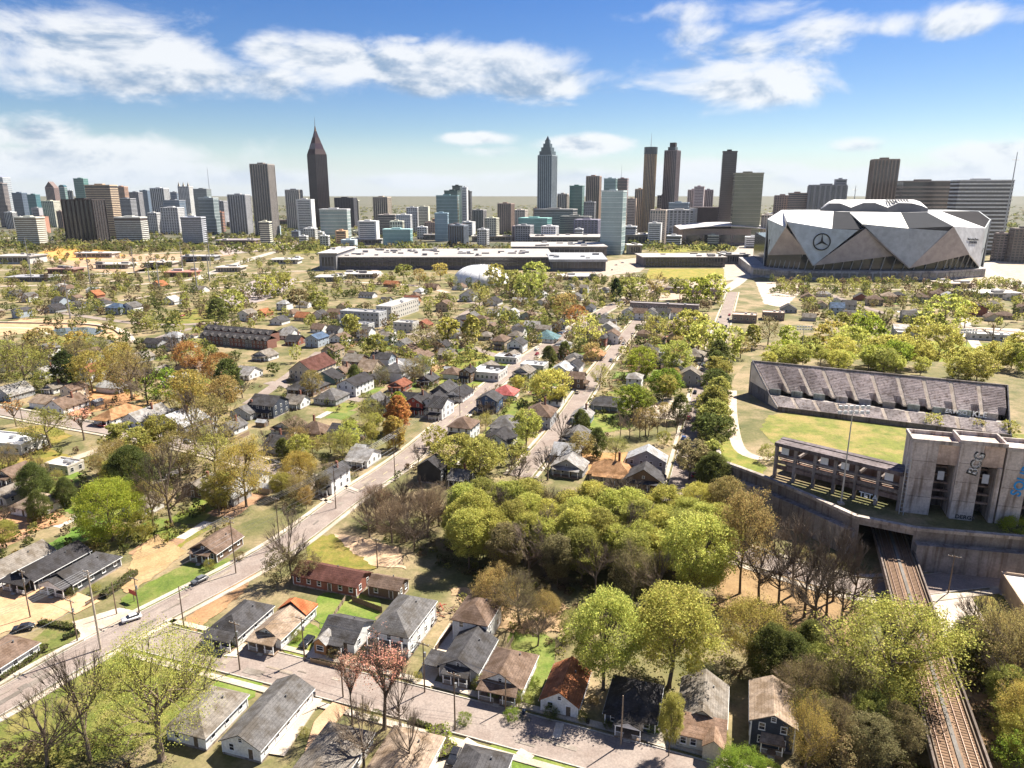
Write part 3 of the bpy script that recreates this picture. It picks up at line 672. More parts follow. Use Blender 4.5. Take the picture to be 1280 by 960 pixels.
def c_west(t, w, d, H): mast(t, 0, 0, H, 34, .8)
tower(805.5,822,184,1900,'round',(.30,.22,.14),(.07,.055,.05),'tall round bronze hotel tower with dark cap',crown=c_west)
def c_notch(t, w, d, H):
    MB().box(-w*.3,-d*.3,H,w*.3,d*.3,H+8).build('crown_tier', M_TGLASS, t, (.06,.055,.06)); MB().box(-w*.2,-d*.2,H+8,w*.24,d*.2,H+19).build('crown_tier', M_PLASTER, t, (.07,.06,.065))
tower(831,851,188,1950,'fins',(.14,.115,.12),(.055,.048,.055),'tall dark plum tower with notched top',ratio=1.0,rot=R(-30),crown=c_notch)
tower(822,838,244,2000,'grid',(.22,.2,.2),GB,'grey block at the foot of the plum tower')
tower(836,862,253,1800,'glass',(.18,.22,.26),(.10,.14,.18),'low blue glass block under the plum tower')
tower(860,875,237,2050,'fins',(.36,.29,.28),(.12,.1,.1),'pinkish grey wing of a tripartite block')
tower(868,881,233,2000,'mass',(.42,.34,.33),(.14,.11,.12),'tall middle slab of the pinkish tripartite block')
tower(880,892,237,2040,'fins',(.24,.2,.21),(.07,.06,.07),'dark wing of the pinkish tripartite block')
tower(903,922,189,1600,'bands',(.085,.068,.072),(.05,.042,.045),'tall plain dark slab leaning over the arena',ratio=.6,rot=R(-12))
tower(917,955,216,1500,'glass',(.22,.21,.165),(.13,.13,.09),'broad bronze green glass slab beside the dark slab',ratio=.5,rot=R(-10))
tower(832,869,262,1720,'grid',(.36,.35,.34),(.05,.05,.055),'white gridded hotel block before the arena',ratio=.5)
tower(813,834,262,1500,'grid',(.34,.29,.25),GB,'low tan gridded block left of the white grid hotel')
tower(952,966,268,1500,'grid',(.42,.36,.32),GB,'small pale block between bronze slab and stadium')
tower(968,990,244,1700,'grid',(.24,.18,.155),GB,'brown civic block with a little turret')
tower(985,1010,241,1650,'bands',(.27,.2,.17),GB,'stepped brown block behind the stadium roof')
tower(1010,1059,231,1600,'fins',(.20,.20,.21),(.09,.09,.10),'wide grey office with raised corner core',ratio=.6)
tower(1043,1059,224,1620,'mass',(.2,.2,.21),GB,'grey corner core rising above the wide office')
tower(1088,1125,199,1450,'fins',(.20,.165,.14),(.07,.058,.052),'dark brown slab tower with pale vertical stripes',ratio=.6,rot=R(-10))
tower(1121,1190,226,1350,'bands',(.20,.17,.15),(.06,.055,.05),'long brown framed office behind the stadium',ratio=.35,rot=R(-6),step=7)
tower(1188,1268,225,1280,'bands',(.50,.46,.42),(.06,.055,.06),'long white banded government block beside the stadium',ratio=.4,rot=R(-8),step=6.5)
tower(1262,1300,285,1100,'grid',(.14,.12,.11),GB,'dark brown parking block past the white banded block')
tower(1243,1262,291,1120,'grid',(.18,.15,.145),GB,'small dark block at the foot of the white banded one')
for (a, yt, Yd, lab) in ((1272,190,1150,'tall thin crane mast beside the white banded block'),(1070,232,1500,'short lattice mast behind the stadium crown')):
    q = AT(a, yt, Yd); m = thing('crane_mast', lab, 'mast', (q.x, Yd, 0))
    MB().tube([(0,0,0),(0,0,q.z*.6),(0,0,q.z)], [1.4,1.0,.5], 4).build('shaft', M_METAL, m, W1); MB().tube([(-6,0,q.z*.93),(5,0,q.z*.93)], .45, 4).build('jib', M_METAL, m, W1)
# thin scatter of low blocks between the clusters
rng = random.Random(21)
TONES = [('white',WHT),('tan',TAN),('beige',BEI),('grey',GRY),('brown',(.2,.15,.13)),('pale grey',LGR),('brick red',(.27,.14,.10)),('slate',(.14,.16,.19))]
for i in range(95):
    x = rng.uniform(0,1250); D = rng.uniform(1300,2600); wpx = rng.uniform(9,24)*1500/D
    if 940 < x < 1245 and D < 1500: continue
    D = max(D, 1950 if x < 330 else 1450)
    tn, tcx = rng.choice(TONES); stl = rng.choice(['grid','bands','fins','mass'])
    q = G(640, 300); yt = 480-FOC*math.tan(TILT-math.atan((CAMH-rng.uniform(14,46)*(1.5 if x < 330 or x > 660 else 1.1))/D))
    if not foot_free(AT(x,yt,D).x, D, wpx*D/FOC*.5): continue
    where = 'in midtown' if x < 330 else 'beyond the exhibition hall' if x < 660 else 'in downtown'
    pat = {'grid':'gridded','bands':'banded','fins':'ribbed','mass':'solid ended'}[stl]
    tower(x-wpx/2, x+wpx/2, yt, D, stl, tcx, GB, f'low {tn} {pat} city block {where}', name='city_block', cat='building', group=f'{tn} {pat} blocks {where}')

for i in range(60):
    x = rng.uniform(330,955); D = rng.uniform(1380,1900); wpx = rng.uniform(9,22)*1500/D
    tn, tcx = rng.choice([('white',WHT),('beige',BEI),('pale grey',LGR),('cream',(.58,.52,.42)),('pale blue',(.3,.36,.4))]); stl = rng.choice(['grid','bands','mass'])
    yt = 480-FOC*math.tan(TILT-math.atan((CAMH-rng.uniform(10,38))/D))
    if not foot_free(AT(x,yt,D).x, D, wpx*D/FOC*.5): continue
    where = 'beyond the exhibition hall' if x < 660 else 'at the edge of downtown'
    pat = {'grid':'gridded','bands':'banded','mass':'solid ended'}[stl]
    tower(x-wpx/2, x+wpx/2, yt, D, stl, tcx, GB, f'low {tn} {pat} low rise {where}', name='city_block', cat='building', group=f'{tn} {pat} low rises {where}')
# mended patches in the nearest street surfaces
rgp = random.Random(44)
for key, n_, w_ in (('lower_street',16,4.2),('wide_street',22,3.8),('cross_street',8,3.4),('second_street',8,3.4)):
    q = ROADS[key]; m_ = len(q)
    for k in range(n_):
        i = rgp.randrange(0, max(1,int((m_-1)*.6))); a, b = q[i], q[i+1]; f = rgp.random(); an = math.atan2(b[1]-a[1],b[0]-a[0]); o_ = rgp.uniform(-w_,w_)*.8
        x, y = a[0]+(b[0]-a[0])*f-math.sin(an)*o_, a[1]+(b[1]-a[1])*f+math.cos(an)*o_; lw, ww = rgp.uniform(1.5,7), rgp.uniform(.25,1.8)
        pp = [(x+u*math.cos(an)-v*math.sin(an), y+u*math.sin(an)+v*math.cos(an)) for u, v in ((-lw/2,-ww/2),(lw/2,-ww/2),(lw/2,ww/2),(-lw/2,ww/2))]
        pp = rough_poly(pp, .8, .1, k); z = LAYER[0]+.012+.0006*k
        struct(MB().poly([(c_,d_,z) for c_,d_ in pp]).build('road_patch', M_CONC, None, rgp.choice([(.5,.47,.45),(.62,.58,.55),(.78,.72,.66),(.4,.38,.37)])))

# ================================================================== halls, arena, dome
def hall(xl, xr, yb, yt, depth, wall, roofc, label, name='exhibition_hall', cat='hall', glaz=(.05,.055,.07), units=12, bands=((.25,.75),), rot=0.0, cols=20, slope=0.0, seed=1, group=None):
    Y = G((xl+xr)/2, yb)[1]; z = AT(640, yt, Y).z; x0 = AT(xl, yb, Y).x; x1 = AT(xr, yb, Y).x; W = x1-x0
    t = thing(name, label, cat, ((x0+x1)/2, Y+depth/2, 0), rot, group)
    MB().box(-W/2, -depth/2, 0, W/2, depth/2, z-1.2).build('wall', M_PLASTER, t, wall)
    mb = MB(); o = 2.0
    vs = [(-W/2-o,-depth/2-o,z),(W/2+o,-depth/2-o,z),(W/2+o,depth/2+o,z+slope),(-W/2-o,depth/2+o,z+slope)]
    mb.shell(vs, [(0,1,2,3)], 1.3+slope*.5); mb.build('roof', M_PLASTER, t, roofc)
    for (a, b) in bands:
        MB().box(-W/2+3, -depth/2-.35, z*a, W/2-3, -depth/2+.4, z*b).build('glazing', M_TGLASS, t, glaz)
    mb = MB()
    for i in range(cols+1):
        x = -W/2+3+(W-6)*i/cols; mb.box(x-.35, -depth/2-.8, 0, x+.35, -depth/2-.36, z*.86)
    mb.build('facade_columns', M_PLASTER, t, tuple(min(.8, q*1.3) for q in wall))['kind'] = 'stuff'
    rg = random.Random(seed)
    for i in range(units):
        sx, sy, h = rg.uniform(3,12), rg.uniform(3,7), rg.uniform(1.2,3.2); x = rg.uniform(-W*.46,W*.46); y = rg.uniform(-depth*.4,depth*.42)
        zz_ = z+slope*(y+depth/2)/depth-.1
        MB().box(-sx/2,-sy/2,0,sx/2,sy/2,h).build('roof_unit', M_PLASTER, t, rg.choice([(.6,.58,.55),(.4,.38,.37),(.25,.24,.24)]), loc=(x,y,zz_))
    FOOT.append(((x0+x1)/2, Y+depth/2, max(W,depth)*.5)); return t
hall(418,690,337,321,150,(.15,.135,.15),(.40,.37,.345),'very long exhibition hall with pale roof and dark glazed front',units=46,bands=((.3,.62),(.72,.9)),cols=46,seed=4)
hall(400,421,338,316,120,(.26,.26,.28),(.55,.52,.5),'grey end block of the long exhibition hall',units=4,cols=4)
hall(640,758,324,308,110,(.24,.23,.235),(.42,.39,.365),'second white roofed hall behind the exhibition hall',units=12,cols=18,seed=6)
hall(664,756,312,296,90,(.3,.28,.27),(.42,.39,.365),'third white roofed hall farthest behind the exhibition hall',units=8,cols=12,seed=7)
hall(688,757,339,324,60,(.12,.13,.15),(.42,.44,.47),'dark glass entrance hall with sloping grey roof',units=5,cols=14,slope=4,seed=8)
hall(804,906,334,321,62,(.17,.155,.165),(.46,.42,.39),'long dark glass hall facing the striped green',units=8,bands=((.12,.4),(.52,.84)),cols=26,seed=9)
hall(782,822,306,293,60,(.35,.31,.26),(.68,.64,.58),'small cream roofed hall behind the hotel tower',units=4,cols=8,seed=10)
hall(786,802,318,306,30,(.34,.3,.26),(.7,.66,.6),'cream service block beside the car park',units=2,cols=4,seed=11)
hall(906,935,330,318,40,(.22,.22,.23),(.4,.38,.36),'grey service hall at the end of the glass hall',units=3,cols=8,seed=12)
hall(270,318,306,300,50,(.18,.13,.13),(.3,.26,.27),'dark red warehouse by the highway',name='warehouse',units=4,cols=8,seed=13)
hall(-10,38,330,320,40,(.6,.57,.55),(.42,.39,.37),'white office with dark window bays beside the sand yard',name='warehouse',units=3,cols=7,seed=14)
WH = [(95,140,322,316,'long pale warehouse by the sand yard',(.55,.5,.46),(.66,.63,.6)),(180,215,334,328,'tan roofed warehouse between steel masts',(.4,.33,.27),(.52,.45,.38)),(228,268,326,320,'grey roofed warehouse between steel masts',(.3,.3,.31),(.42,.42,.43)),(60,92,342,336,'low red warehouse beside the avenue',(.3,.15,.12),(.32,.2,.17)),(205,240,346,340,'red roofed store by the far avenue',(.34,.16,.12),(.42,.2,.15)),
 (120,160,336,330,'cream warehouse by the far avenue',(.55,.5,.42),(.66,.62,.55)),(340,372,330,324,'white storage block near the parking lot',(.6,.58,.56),(.7,.69,.67)),(395,425,352,346,'grey workshop before the exhibition hall',(.34,.33,.33),(.5,.48,.46)),(430,470,348,342,'pale workshop before the exhibition hall',(.55,.5,.46),(.64,.61,.58)),(10,60,352,346,'slate roofed depot by the rail yards',(.25,.25,.27),(.32,.32,.34)),
 (270,300,340,334,'beige depot under the steel masts',(.5,.43,.35),(.58,.52,.45)),(150,186,290,283,'long white terrace below the midtown towers',(.6,.57,.54),(.68,.66,.63)),(330,372,282,275,'dark red terrace below the tall ribbed tower',(.22,.12,.11),(.2,.15,.14)),(276,312,284,277,'cream loft row below the grey ribbed slab',(.52,.47,.38),(.5,.47,.43)),(440,476,306,299,'flat grey car park behind the exhibition hall',(.34,.33,.33),(.42,.41,.4)),
 (530,575,300,293,'dark shed roofs behind the exhibition hall',(.2,.18,.18),(.3,.28,.28)),(590,640,302,295,'tan flat roof behind the exhibition hall',(.42,.36,.3),(.55,.5,.44)),(700,745,350,345,'low white sports hall by the car park',(.6,.57,.53),(.7,.67,.63)),(1180,1215,360,354,'low tan lodge beside the stadium plaza',(.45,.38,.3),(.5,.43,.36)),(1225,1275,372,366,'low white lodge beside the stadium plaza',(.58,.55,.5),(.62,.58,.52))]
for i_, (a,b,c,d,lab,w1_,r1_) in enumerate(WH): hall(a,b,c,d,24,w1_,r1_,lab,name='warehouse',cat='warehouse',units=3,cols=7,seed=30+i_)
hall(960,1000,302,290,40,(.4,.36,.32),(.6,.56,.5),'pale block hidden at the stadium corner',units=2,cols=6,seed=15)
# arena
Y = G(910, 306)[1]; z = AT(640, 286, Y).z; x0 = AT(853,300,Y).x; x1 = AT(938,300,Y).x
t = thing('arena', 'wide tan arena with sweeping pale roof and glazed bays', 'arena', ((x0+x1)/2, Y+45, 0)); W = x1-x0
MB().box(-W/2,-45,0,W/2,45,z).build('wall', M_PLASTER, t, (.36,.28,.24))
for k in range(4):
    xa = -W/2+6+k*(W-12)/4; MB().box(xa+2,-45.5,z*.15,xa+(W-12)/4-2,-44.8,z*.62).build('glazing', M_TGLASS, t, (.05,.05,.055))
mb = MB(); n_ = 14; top = []
for i in range(n_+1):
    x = -W/2-8+(W+44)*i/n_; zz_ = z+1+7*math.sin(math.pi*min(1, i/n_*1.0))
    top += [(x,-52,zz_-1.5),(x,0,zz_+4),(x,52,zz_-1)]
fs = [(i*3+j, (i+1)*3+j, (i+1)*3+j+1, i*3+j+1) for i in range(n_) for j in (0,1)]
mb.shell(top, fs, 1.6); mb.build('roof', M_PLASTER, t, (.62,.58,.56))
# dark slanted wedge of the theatre behind the arena
Y = 1680; a = AT(872,259,Y); b = AT(916,259,Y); c_ = AT(922,284,Y)
t = thing('theatre', 'dark slanted wedge shaped theatre above the arena roof', 'building', ((a.x+b.x)/2, Y, 0)); xm = (a.x+b.x)/2
MB().add([(a.x-xm,0,0),(c_.x-xm,0,0),(b.x-xm,0,a.z),(a.x-xm,0,a.z),(a.x-xm,60,0),(c_.x-xm,60,0),(b.x-xm,60,a.z),(a.x-xm,60,a.z)],[(0,1,2,3),(1,5,6,2),(5,4,7,6),(4,0,3,7),(3,2,6,7)]).build('wall', M_PLASTER, t, (.10,.075,.075))
MB().bar((c_.x-xm+1,-1,0),(b.x-xm+1,-1,a.z), 2.0).build('edge_frame', M_PLASTER, t, (.4,.36,.34))
MB().box(a.x-xm-6,-1.2,0,a.x-xm,58,a.z*.97).build('end_wall', M_PLASTER, t, (.45,.44,.43))
# inflated dome
x, y = G(600,357); rx = 36/FOC*G(600,357)[1]*1.0
def dome_mesh():
    vs, fs = [], []; nu, nv = 32, 10
    for j in range(nv+1):
        f = j/nv*math.pi/2
        for i in range(nu):
            th = 2*math.pi*i/nu; r = math.cos(f)**.8; vs.append((r*math.cos(th)*rx, r*math.sin(th)*rx*1.1, math.sin(f)*rx*.62))
    for j in range(nv):
        for i in range(nu): fs.append((j*nu+i, j*nu+(i+1)%nu, (j+1)*nu+(i+1)%nu, (j+1)*nu+i))
    return vs, fs
t = thing('inflated_dome', 'white inflated sports dome among trees before the hall', 'dome', (x, y+rx, 0), 0)
mb = MB(); mb.add(*dome_mesh()); mb.build('shell', M_PLASTER, t, (.86,.86,.86), smooth=True)
for k in range(8):
    th = math.pi*k/8; pts = [(math.cos(f)**.8*math.copysign(1,1)*rx*1.004*math.cos(th)*(1 if s_>0 else -1), math.cos(f)**.8*rx*1.1*1.004*math.sin(th)*(1 if s_>0 else -1), math.sin(f)*rx*.624) for s_, f in [(1,q*math.pi/20) for q in range(10)]+[(-1,q*math.pi/20) for q in range(10,-1,-1)]]
    MB().tube(pts, .22, 3).build('seam', M_PLASTER, t, (.6,.6,.62))
FOOT.append((x, y+rx, rx))

# ================================================================== faceted stadium
t = thing('faceted_stadium', 'huge grey faceted stadium of folded metal petals on a glass base', 'stadium')
def SP(px, py, Y): return AT(px, py, Y)
FG=(.42,.45,.47); FM=(.44,.385,.37); FW=(.68,.66,.64); FD=(.045,.046,.05)  # FD: dark notch glazing, with the recess shade put into its near-black colour
Y0 = 872
base = [(940,Y0+30),(985,Y0-6),(1080,Y0-14),(1180,Y0-6),(1230,Y0+24)]
pb = [(AT(px,350,Yq).x, Yq) for px, Yq in base]; back = [(x_*1.12, 1090) for x_, _ in reversed(pb)]
zb = AT(1080,338,Y0).z
MB().prism(pb+back, 0, zb).build('podium', M_CONCD, t, (1.0,1.04,1.08))
mb = MB()
for (ax, ay), (bx, by) in zip(pb, pb[1:]):
    for k in range(10):
        u0, u1 = (k+.12)/10, (k+.88)/10
        mb.poly([(ax+(bx-ax)*u0,ay+(by-ay)*u0-.5,zb*.3),(ax+(bx-ax)*u1,ay+(by-ay)*u1-.5,zb*.3),(ax+(bx-ax)*u1,ay+(by-ay)*u1-.5,zb*.78),(ax+(bx-ax)*u0,ay+(by-ay)*u0-.5,zb*.78)])
mb.build('podium_glazing', M_TGLASS, t, (.16,.17,.18))['kind'] = 'stuff'
# inner bowl wall, set back, glazed
gl = [(958,Y0+42),(1000,Y0+10),(1080,Y0+4),(1176,Y0+10),(1222,Y0+36)]
gw = [(AT(px,335,Yq).x, Yq) for px, Yq in gl]; bk = [(x_*1.12, 1085) for x_, _ in reversed(gw)]
MB().prism(gw+bk, zb-.1, AT(1080,300,Y0+30).z).build('glass_wall', M_TGLASS, t, (.055,.055,.06))
mb = MB()
for (ax, ay), (bx, by) in zip(gw, gw[1:]):
    for k in range(7):
        u = (k+.5)/7; x_, y_ = ax+(bx-ax)*u, ay+(by-ay)*u-.6
        mb.bar((x_,y_,zb),(x_+5,y_-2,AT(1080,312,Y0).z), .9)
mb.build('mullions', M_PLASTER, t, (.5,.5,.5))['kind'] = 'stuff'
def facet(name, pts, col, parent=None, th=1.2):
    """closed thin slab through the given points (fan-triangulated), thickness away from the viewer"""
    v = [Vector(p) for p in pts]; n_ = len(v); nn = Vector((0,0,0))
    for i in range(n_): nn += (v[i]-v[0]).cross(v[(i+1)%n_]-v[0])
    nn.normalize()
    if nn.dot(Vector((0,0,100))-v[0]) < 0: v.reverse(); nn = -nn
    mb = MB(); q = v+[p-nn*th for p in v]
    fs = [(0,i,i+1) for i in range(1,n_-1)]+[(n_,n_+i+1,n_+i) for i in range(1,n_-1)]+[((i+1)%n_,i,n_+i,n_+(i+1)%n_) for i in range(n_)]
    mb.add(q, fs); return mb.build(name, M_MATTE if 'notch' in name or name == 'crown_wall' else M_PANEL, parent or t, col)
M_PANEL = surface('metal_panel', W1, (.93,.93,.93), .03, .62, .15, obj_color=True, spec=.22)
e1=SP(960,274,Y0+55); e2=SP(982,284,Y0+8); e3=SP(960,319,Y0+40); e4=SP(1010,318,Y0+2); p_l=SP(1017,332,Y0-8)
r1=SP(978,262.5,975); r2=SP(1042,264,985); r3=SP(1062,265.5,985); r4=SP(1126,265.5,985); r5=SP(1159,265.5,985); r6=SP(1176,264,985); r7=SP(1223,264,1000)
n1=SP(984,277,Y0+2); n2_=SP(1040,286,Y0-6); n3=SP(1081,286.5,Y0-6); n4=SP(1078,280,Y0-4); n5=SP(1136,285.5,Y0-8); n6=SP(1188,289,Y0-4); n7=SP(1192,283,Y0-4)
p_m=SP(1136,335.5,Y0-12); p_r=SP(1212,318,Y0+6); w1=SP(1232,285,Y0+36); w2=SP(1224,333,Y0+24); k1=SP(1238,275,Y0+70); q_r=SP(1116,320,Y0-2)
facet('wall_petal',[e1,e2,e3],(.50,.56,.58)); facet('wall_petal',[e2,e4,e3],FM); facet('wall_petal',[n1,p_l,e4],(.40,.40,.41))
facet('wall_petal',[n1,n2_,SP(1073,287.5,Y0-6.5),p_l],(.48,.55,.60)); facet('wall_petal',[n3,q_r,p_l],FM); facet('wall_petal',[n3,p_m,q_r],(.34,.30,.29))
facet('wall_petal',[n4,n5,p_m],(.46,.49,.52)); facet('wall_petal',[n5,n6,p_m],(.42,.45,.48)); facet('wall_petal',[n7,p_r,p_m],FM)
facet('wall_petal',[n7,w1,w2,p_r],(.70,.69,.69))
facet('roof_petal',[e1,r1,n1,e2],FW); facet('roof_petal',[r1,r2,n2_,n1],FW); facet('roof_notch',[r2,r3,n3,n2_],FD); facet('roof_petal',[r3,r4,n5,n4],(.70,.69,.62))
facet('roof_notch',[r4,r5,n7,n6,n5],(.055,.057,.062)); facet('roof_petal',[r5,r6,w1,n7],(.72,.71,.71)); facet('roof_notch',[r6,r7,k1,w1],(.05,.048,.05))  # notch tones stay near-black: shade of the recess is in the colour
# rear half of the folded roof and rear walls
rb = [SP(px,262,1090) for px in (1000,1060,1120,1180)]
RB = [(r1,r2,rb[1],rb[0]),(r2,r3,r4,rb[2],rb[1]),(r4,r5,r6,rb[3],rb[2]),(r6,r7,rb[3])]
for q in RB: facet('roof_petal', [Vector((p.x,p.y,p.z-.4)) for p in q], (.5,.49,.48))
for a, b in zip(rb, rb[1:]): facet('rear_wall', [a, b, (b.x,b.y+6,0), (a.x,a.y+6,0)], FG)
facet('rear_wall', [r7, k1, (k1.x,k1.y,0), (r7.x+20,r7.y+60,0)], FG); facet('rear_wall', [r7,rb[3],(rb[3].x,1096,0),(r7.x+20,r7.y+60,0)], FG); facet('rear_wall', [e1,r1,rb[0],(rb[0].x,1096,0),(e1.x,e1.y,0)], FG)
facet('rear_wall', [k1,w1,w2,(k1.x,k1.y+4,0)], FG)
# raised white crown over the opening
cr = [(1026,260,1000),(1036,254,1004),(1050,254,1004),(1064,259.5,998),(1080,253.5,1004),(1094,253.5,1004),(1110,259.5,998),(1124,253.5,1004),(1140,254,1004),(1152,257,1000),(1160,260.5,1000)]
cp = [AT(*q) for q in cr]; zb2 = AT(1090,265,1000).z
rx_ = [1036,1042,1054,1066,1080,1093,1106,1120,1132,1142,1150]; rp = [AT(a, 249.5 if 0 < i_ < 10 else 252, 1062) for i_, a in enumerate(rx_)]
for i in range(len(cp)-1):
    a, b = cp[i], cp[i+1]
    facet('crown_petal', [a, b, rp[i+1], rp[i]], (.70,.69,.68) if i not in (2,6) else (.5,.5,.5))
    facet('crown_wall', [a, b, (b.x,b.y-1,zb2), (a.x,a.y-1,zb2)], (.16,.16,.165))
mb = MB()
for k in range(8):
    a = AT(1108+k*3.6, 250.5, 1050); b = AT(1111+k*3.6, 255, 1010); mb.bar(a+Vector((0,0,1.2)), b+Vector((0,0,1.2)), 1.4)
mb.build('crown_louvres', M_PLASTER, t, (.1,.1,.1))['kind'] = 'stuff'
# round three-pointed emblem and lettering on the petals
lp = [n1, n2_, p_l]; nn = (lp[1]-lp[0]).cross(lp[2]-lp[0]).normalized()
if nn.y > 0: nn = -nn
cx = AT(1026.5,302.5,Y0-4); cx = cx - nn*((cx-lp[0]).dot(nn)) + nn*.6
ux = Vector((1,0,0)); ux = (ux-nn*ux.dot(nn)).normalized(); uz = nn.cross(ux)
if uz.z < 0: uz = -uz
rr = 9.6; mb = MB()
ring = [cx+ux*(rr*math.cos(a))+uz*(rr*math.sin(a)) for a in [2*math.pi*k/32 for k in range(33)]]
mb.tube(ring, .75, 5)
for a in (90,210,330):
    d_ = ux*math.cos(R(a))+uz*math.sin(R(a)); s_ = nn.cross(d_)
    mb.poly([cx+s_*1.5+nn*.3, cx+d_*(rr-.3)+nn*.3, cx-s_*1.5+nn*.3]); mb.poly([cx-s_*1.5-nn*.1, cx+d_*(rr-.3)-nn*.1, cx+s_*1.5-nn*.1])
o = mb.build('emblem', M_PLASTER, t, (.02,.025,.03)); o['label'] = 'round dark three pointed star emblem'
def text_mesh(body, size, extrude=.08, mat=None, space=1.0):
    cu = bpy.data.curves.new('lettering', 'FONT'); cu.body = body; cu.size = size; cu.extrude = extrude; cu.align_x = 'CENTER'; cu.align_y = 'CENTER'; cu.space_line = .9; cu.offset = size*.02; cu.space_character = space
    o_ = bpy.data.objects.new('tmp', cu); me = bpy.data.meshes.new_from_object(o_); bpy.data.objects.remove(o_); me.materials.append(mat or M_TRIM); me.name = 'lettering'
    return me
def put_text(body, size, pos, xdir, normal, parent, color, mat=None, extrude=.08):
    z_ = Vector(normal).normalized(); x_ = Vector(xdir); x_ = (x_-z_*x_.dot(z_)).normalized(); y_ = z_.cross(x_)
    o_ = obj('lettering', text_mesh(body, size, extrude, mat), parent, color)
    o_.matrix_local = Matrix(((x_.x,y_.x,z_.x,pos[0]),(x_.y,y_.y,z_.y,pos[1]),(x_.z,y_.z,z_.z,pos[2]),(0,0,0,1))); return o_
nw = (w1-n7).cross(p_r-n7).normalized()
if nw.dot(Vector((0,0,100))-n7) < 0: nw = -nw
cw = AT(1217,301,Y0+14); cw = cw-nw*((cw-n7).dot(nw))+nw*.5
put_text('Mercedes-Benz\nSTADIUM', 4.2, cw, (w1-n7), nw, t, (.03,.03,.035))
FOOT.append((AT(1095,340,970).x, 975, 150))

# ================================================================== ruined stadium on its terrace
PZ = 11.0
edge = [(896,548),(898,577),(952,597),(1010,621),(1070,648),(1145,663),(1300,676)]
ep = [G(a,b,PZ) for a,b in edge]
bx_ = [G(1300,458,PZ), G(940,446,PZ), G(918,470,PZ)]
plate = ep + [(ep[-1][0]+40, ep[-1][1]), (bx_[0][0]+40, bx_[0][1]), bx_[1], bx_[2]]
mb = MB(); mb.poly([(x_,y_,PZ) for x_,y_ in plate])
for (a, b) in zip(plate, plate[1:]+plate[:1]): 
    if (a, b) in list(zip(ep, ep[1:])): continue
    mb.poly([(*a,PZ),(*a,0),(*b,0),(*b,PZ)])
struct(mb.build('terrace', M_GROUND))
wall_t = thing('retaining_wall', 'long stained concrete retaining wall below the ruined stadium', 'wall')
PORT = (4,)      # segment that holds the railway portal
for i, (a, b) in enumerate(zip(ep, ep[1:])):
    av, bv = Vector((*a,0)), Vector((*b,0)); d_ = (bv-av); ln = d_.length; d_.normalize(); n_ = Vector((d_.y,-d_.x,0))
    def wb(u0, u1, o0, o1, z0, z1, nm, colr):
        p = [av+d_*u0+n_*o0, av+d_*u1+n_*o0, av+d_*u1+n_*o1, av+d_*u0+n_*o1]
        MB().prism([(q.x,q.y) for q in (p[3],p[2],p[1],p[0])][::-1] if False else [(q.x,q.y) for q in p][::-1], z0, z1).build(nm, M_CONCD, wall_t, colr)
    if i in PORT:
        u0, u1 = 1.0, min(ln-.5, 14.5)
        wb(0, u0, -.8, 0, 0, PZ-.02, 'wall_panel', (.62,.6,.58)); wb(u1, ln, -.8, 0, 0, PZ-.02, 'wall_panel', (.62,.6,.58)); wb(u0, u1, -.8, 0, 9.4, PZ-.02, 'portal_beam', (.8,.78,.75))
    else:
        k = max(1, int(ln/7))
        for j in range(k): wb(ln*j/k+.03, ln*(j+1)/k-.03, -.8, 0, 0, PZ-.02, 'wall_panel', (.55,.53,.52) if j % 2 else (.6,.58,.56))
    wb(0, ln, -1.0, .5, PZ, PZ+.9, 'coping', (1.0,.96,.9))
    if i >= 1 and i not in PORT: wb(0, ln, .02, 2.4, 0, PZ-3.2, 'ledge', (.72,.7,.68))
patch('field', [(960,520),(1000,512),(1150,530),(1300,545),(1300,575),(1115,588),(1040,572),(968,556),(950,538)], M_LAWN, (1.4,1.3,1.1), jit=.6, z0=PZ, gz=.06)
patch('lawn', [(898,560),(905,545),(925,560),(960,585),(950,594),(900,574)], M_LAWN, (1.3,1.3,.8), jit=.4, z0=PZ, gz=.05)
pts = smooth_path([G(*q,PZ) for q in ((915,488),(914,515),(918,545),(925,565),(950,574),(968,572))], 2); mb = MB(); strip(mb, pts, -2.2, 2.2, PZ+.08); struct(mb.build('path', M_CONC, None, (1.25,1.1,.98)))
# far bleachers
A_ = Vector((*G(972,514,PZ), PZ)); B_ = Vector((*G(1262,550,PZ), PZ)); u = (B_-A_); LEN = u.length; u.normalize(); v = Vector((-u.y,u.x,0))
ang = math.atan2(u.y,u.x)
bl = thing('bleachers', 'long grey concrete bleachers with pale aisles facing an overgrown field', 'bleachers', A_, ang)
secn = 10; sw = LEN/secn
def tier(x0, x1, y0, z0, rows, run, rise, name, colr, drop=True):
    mb = MB()
    for r_ in range(rows):
        mb.box(x0, y0+r_*run, z0-.5+(r_*rise if r_ else 0)*0, x1, y0+(r_+1)*run-.002, z0+(r_+1)*rise)
        mb.box(x0+.1, y0+r_*run+run*.3, z0+(r_+1)*rise+.002, x1-.1, y0+r_*run+run*.62, z0+(r_+1)*rise+.14)
    return mb.build(name, M_CONCD, bl, colr)
LOW = (9, .78, .36); UP = (18, .80, .47); y2 = LOW[0]*LOW[1]+2.4; zm = 1.4+LOW[0]*LOW[2]; zu = zm+1.6
rg = random.Random(3)
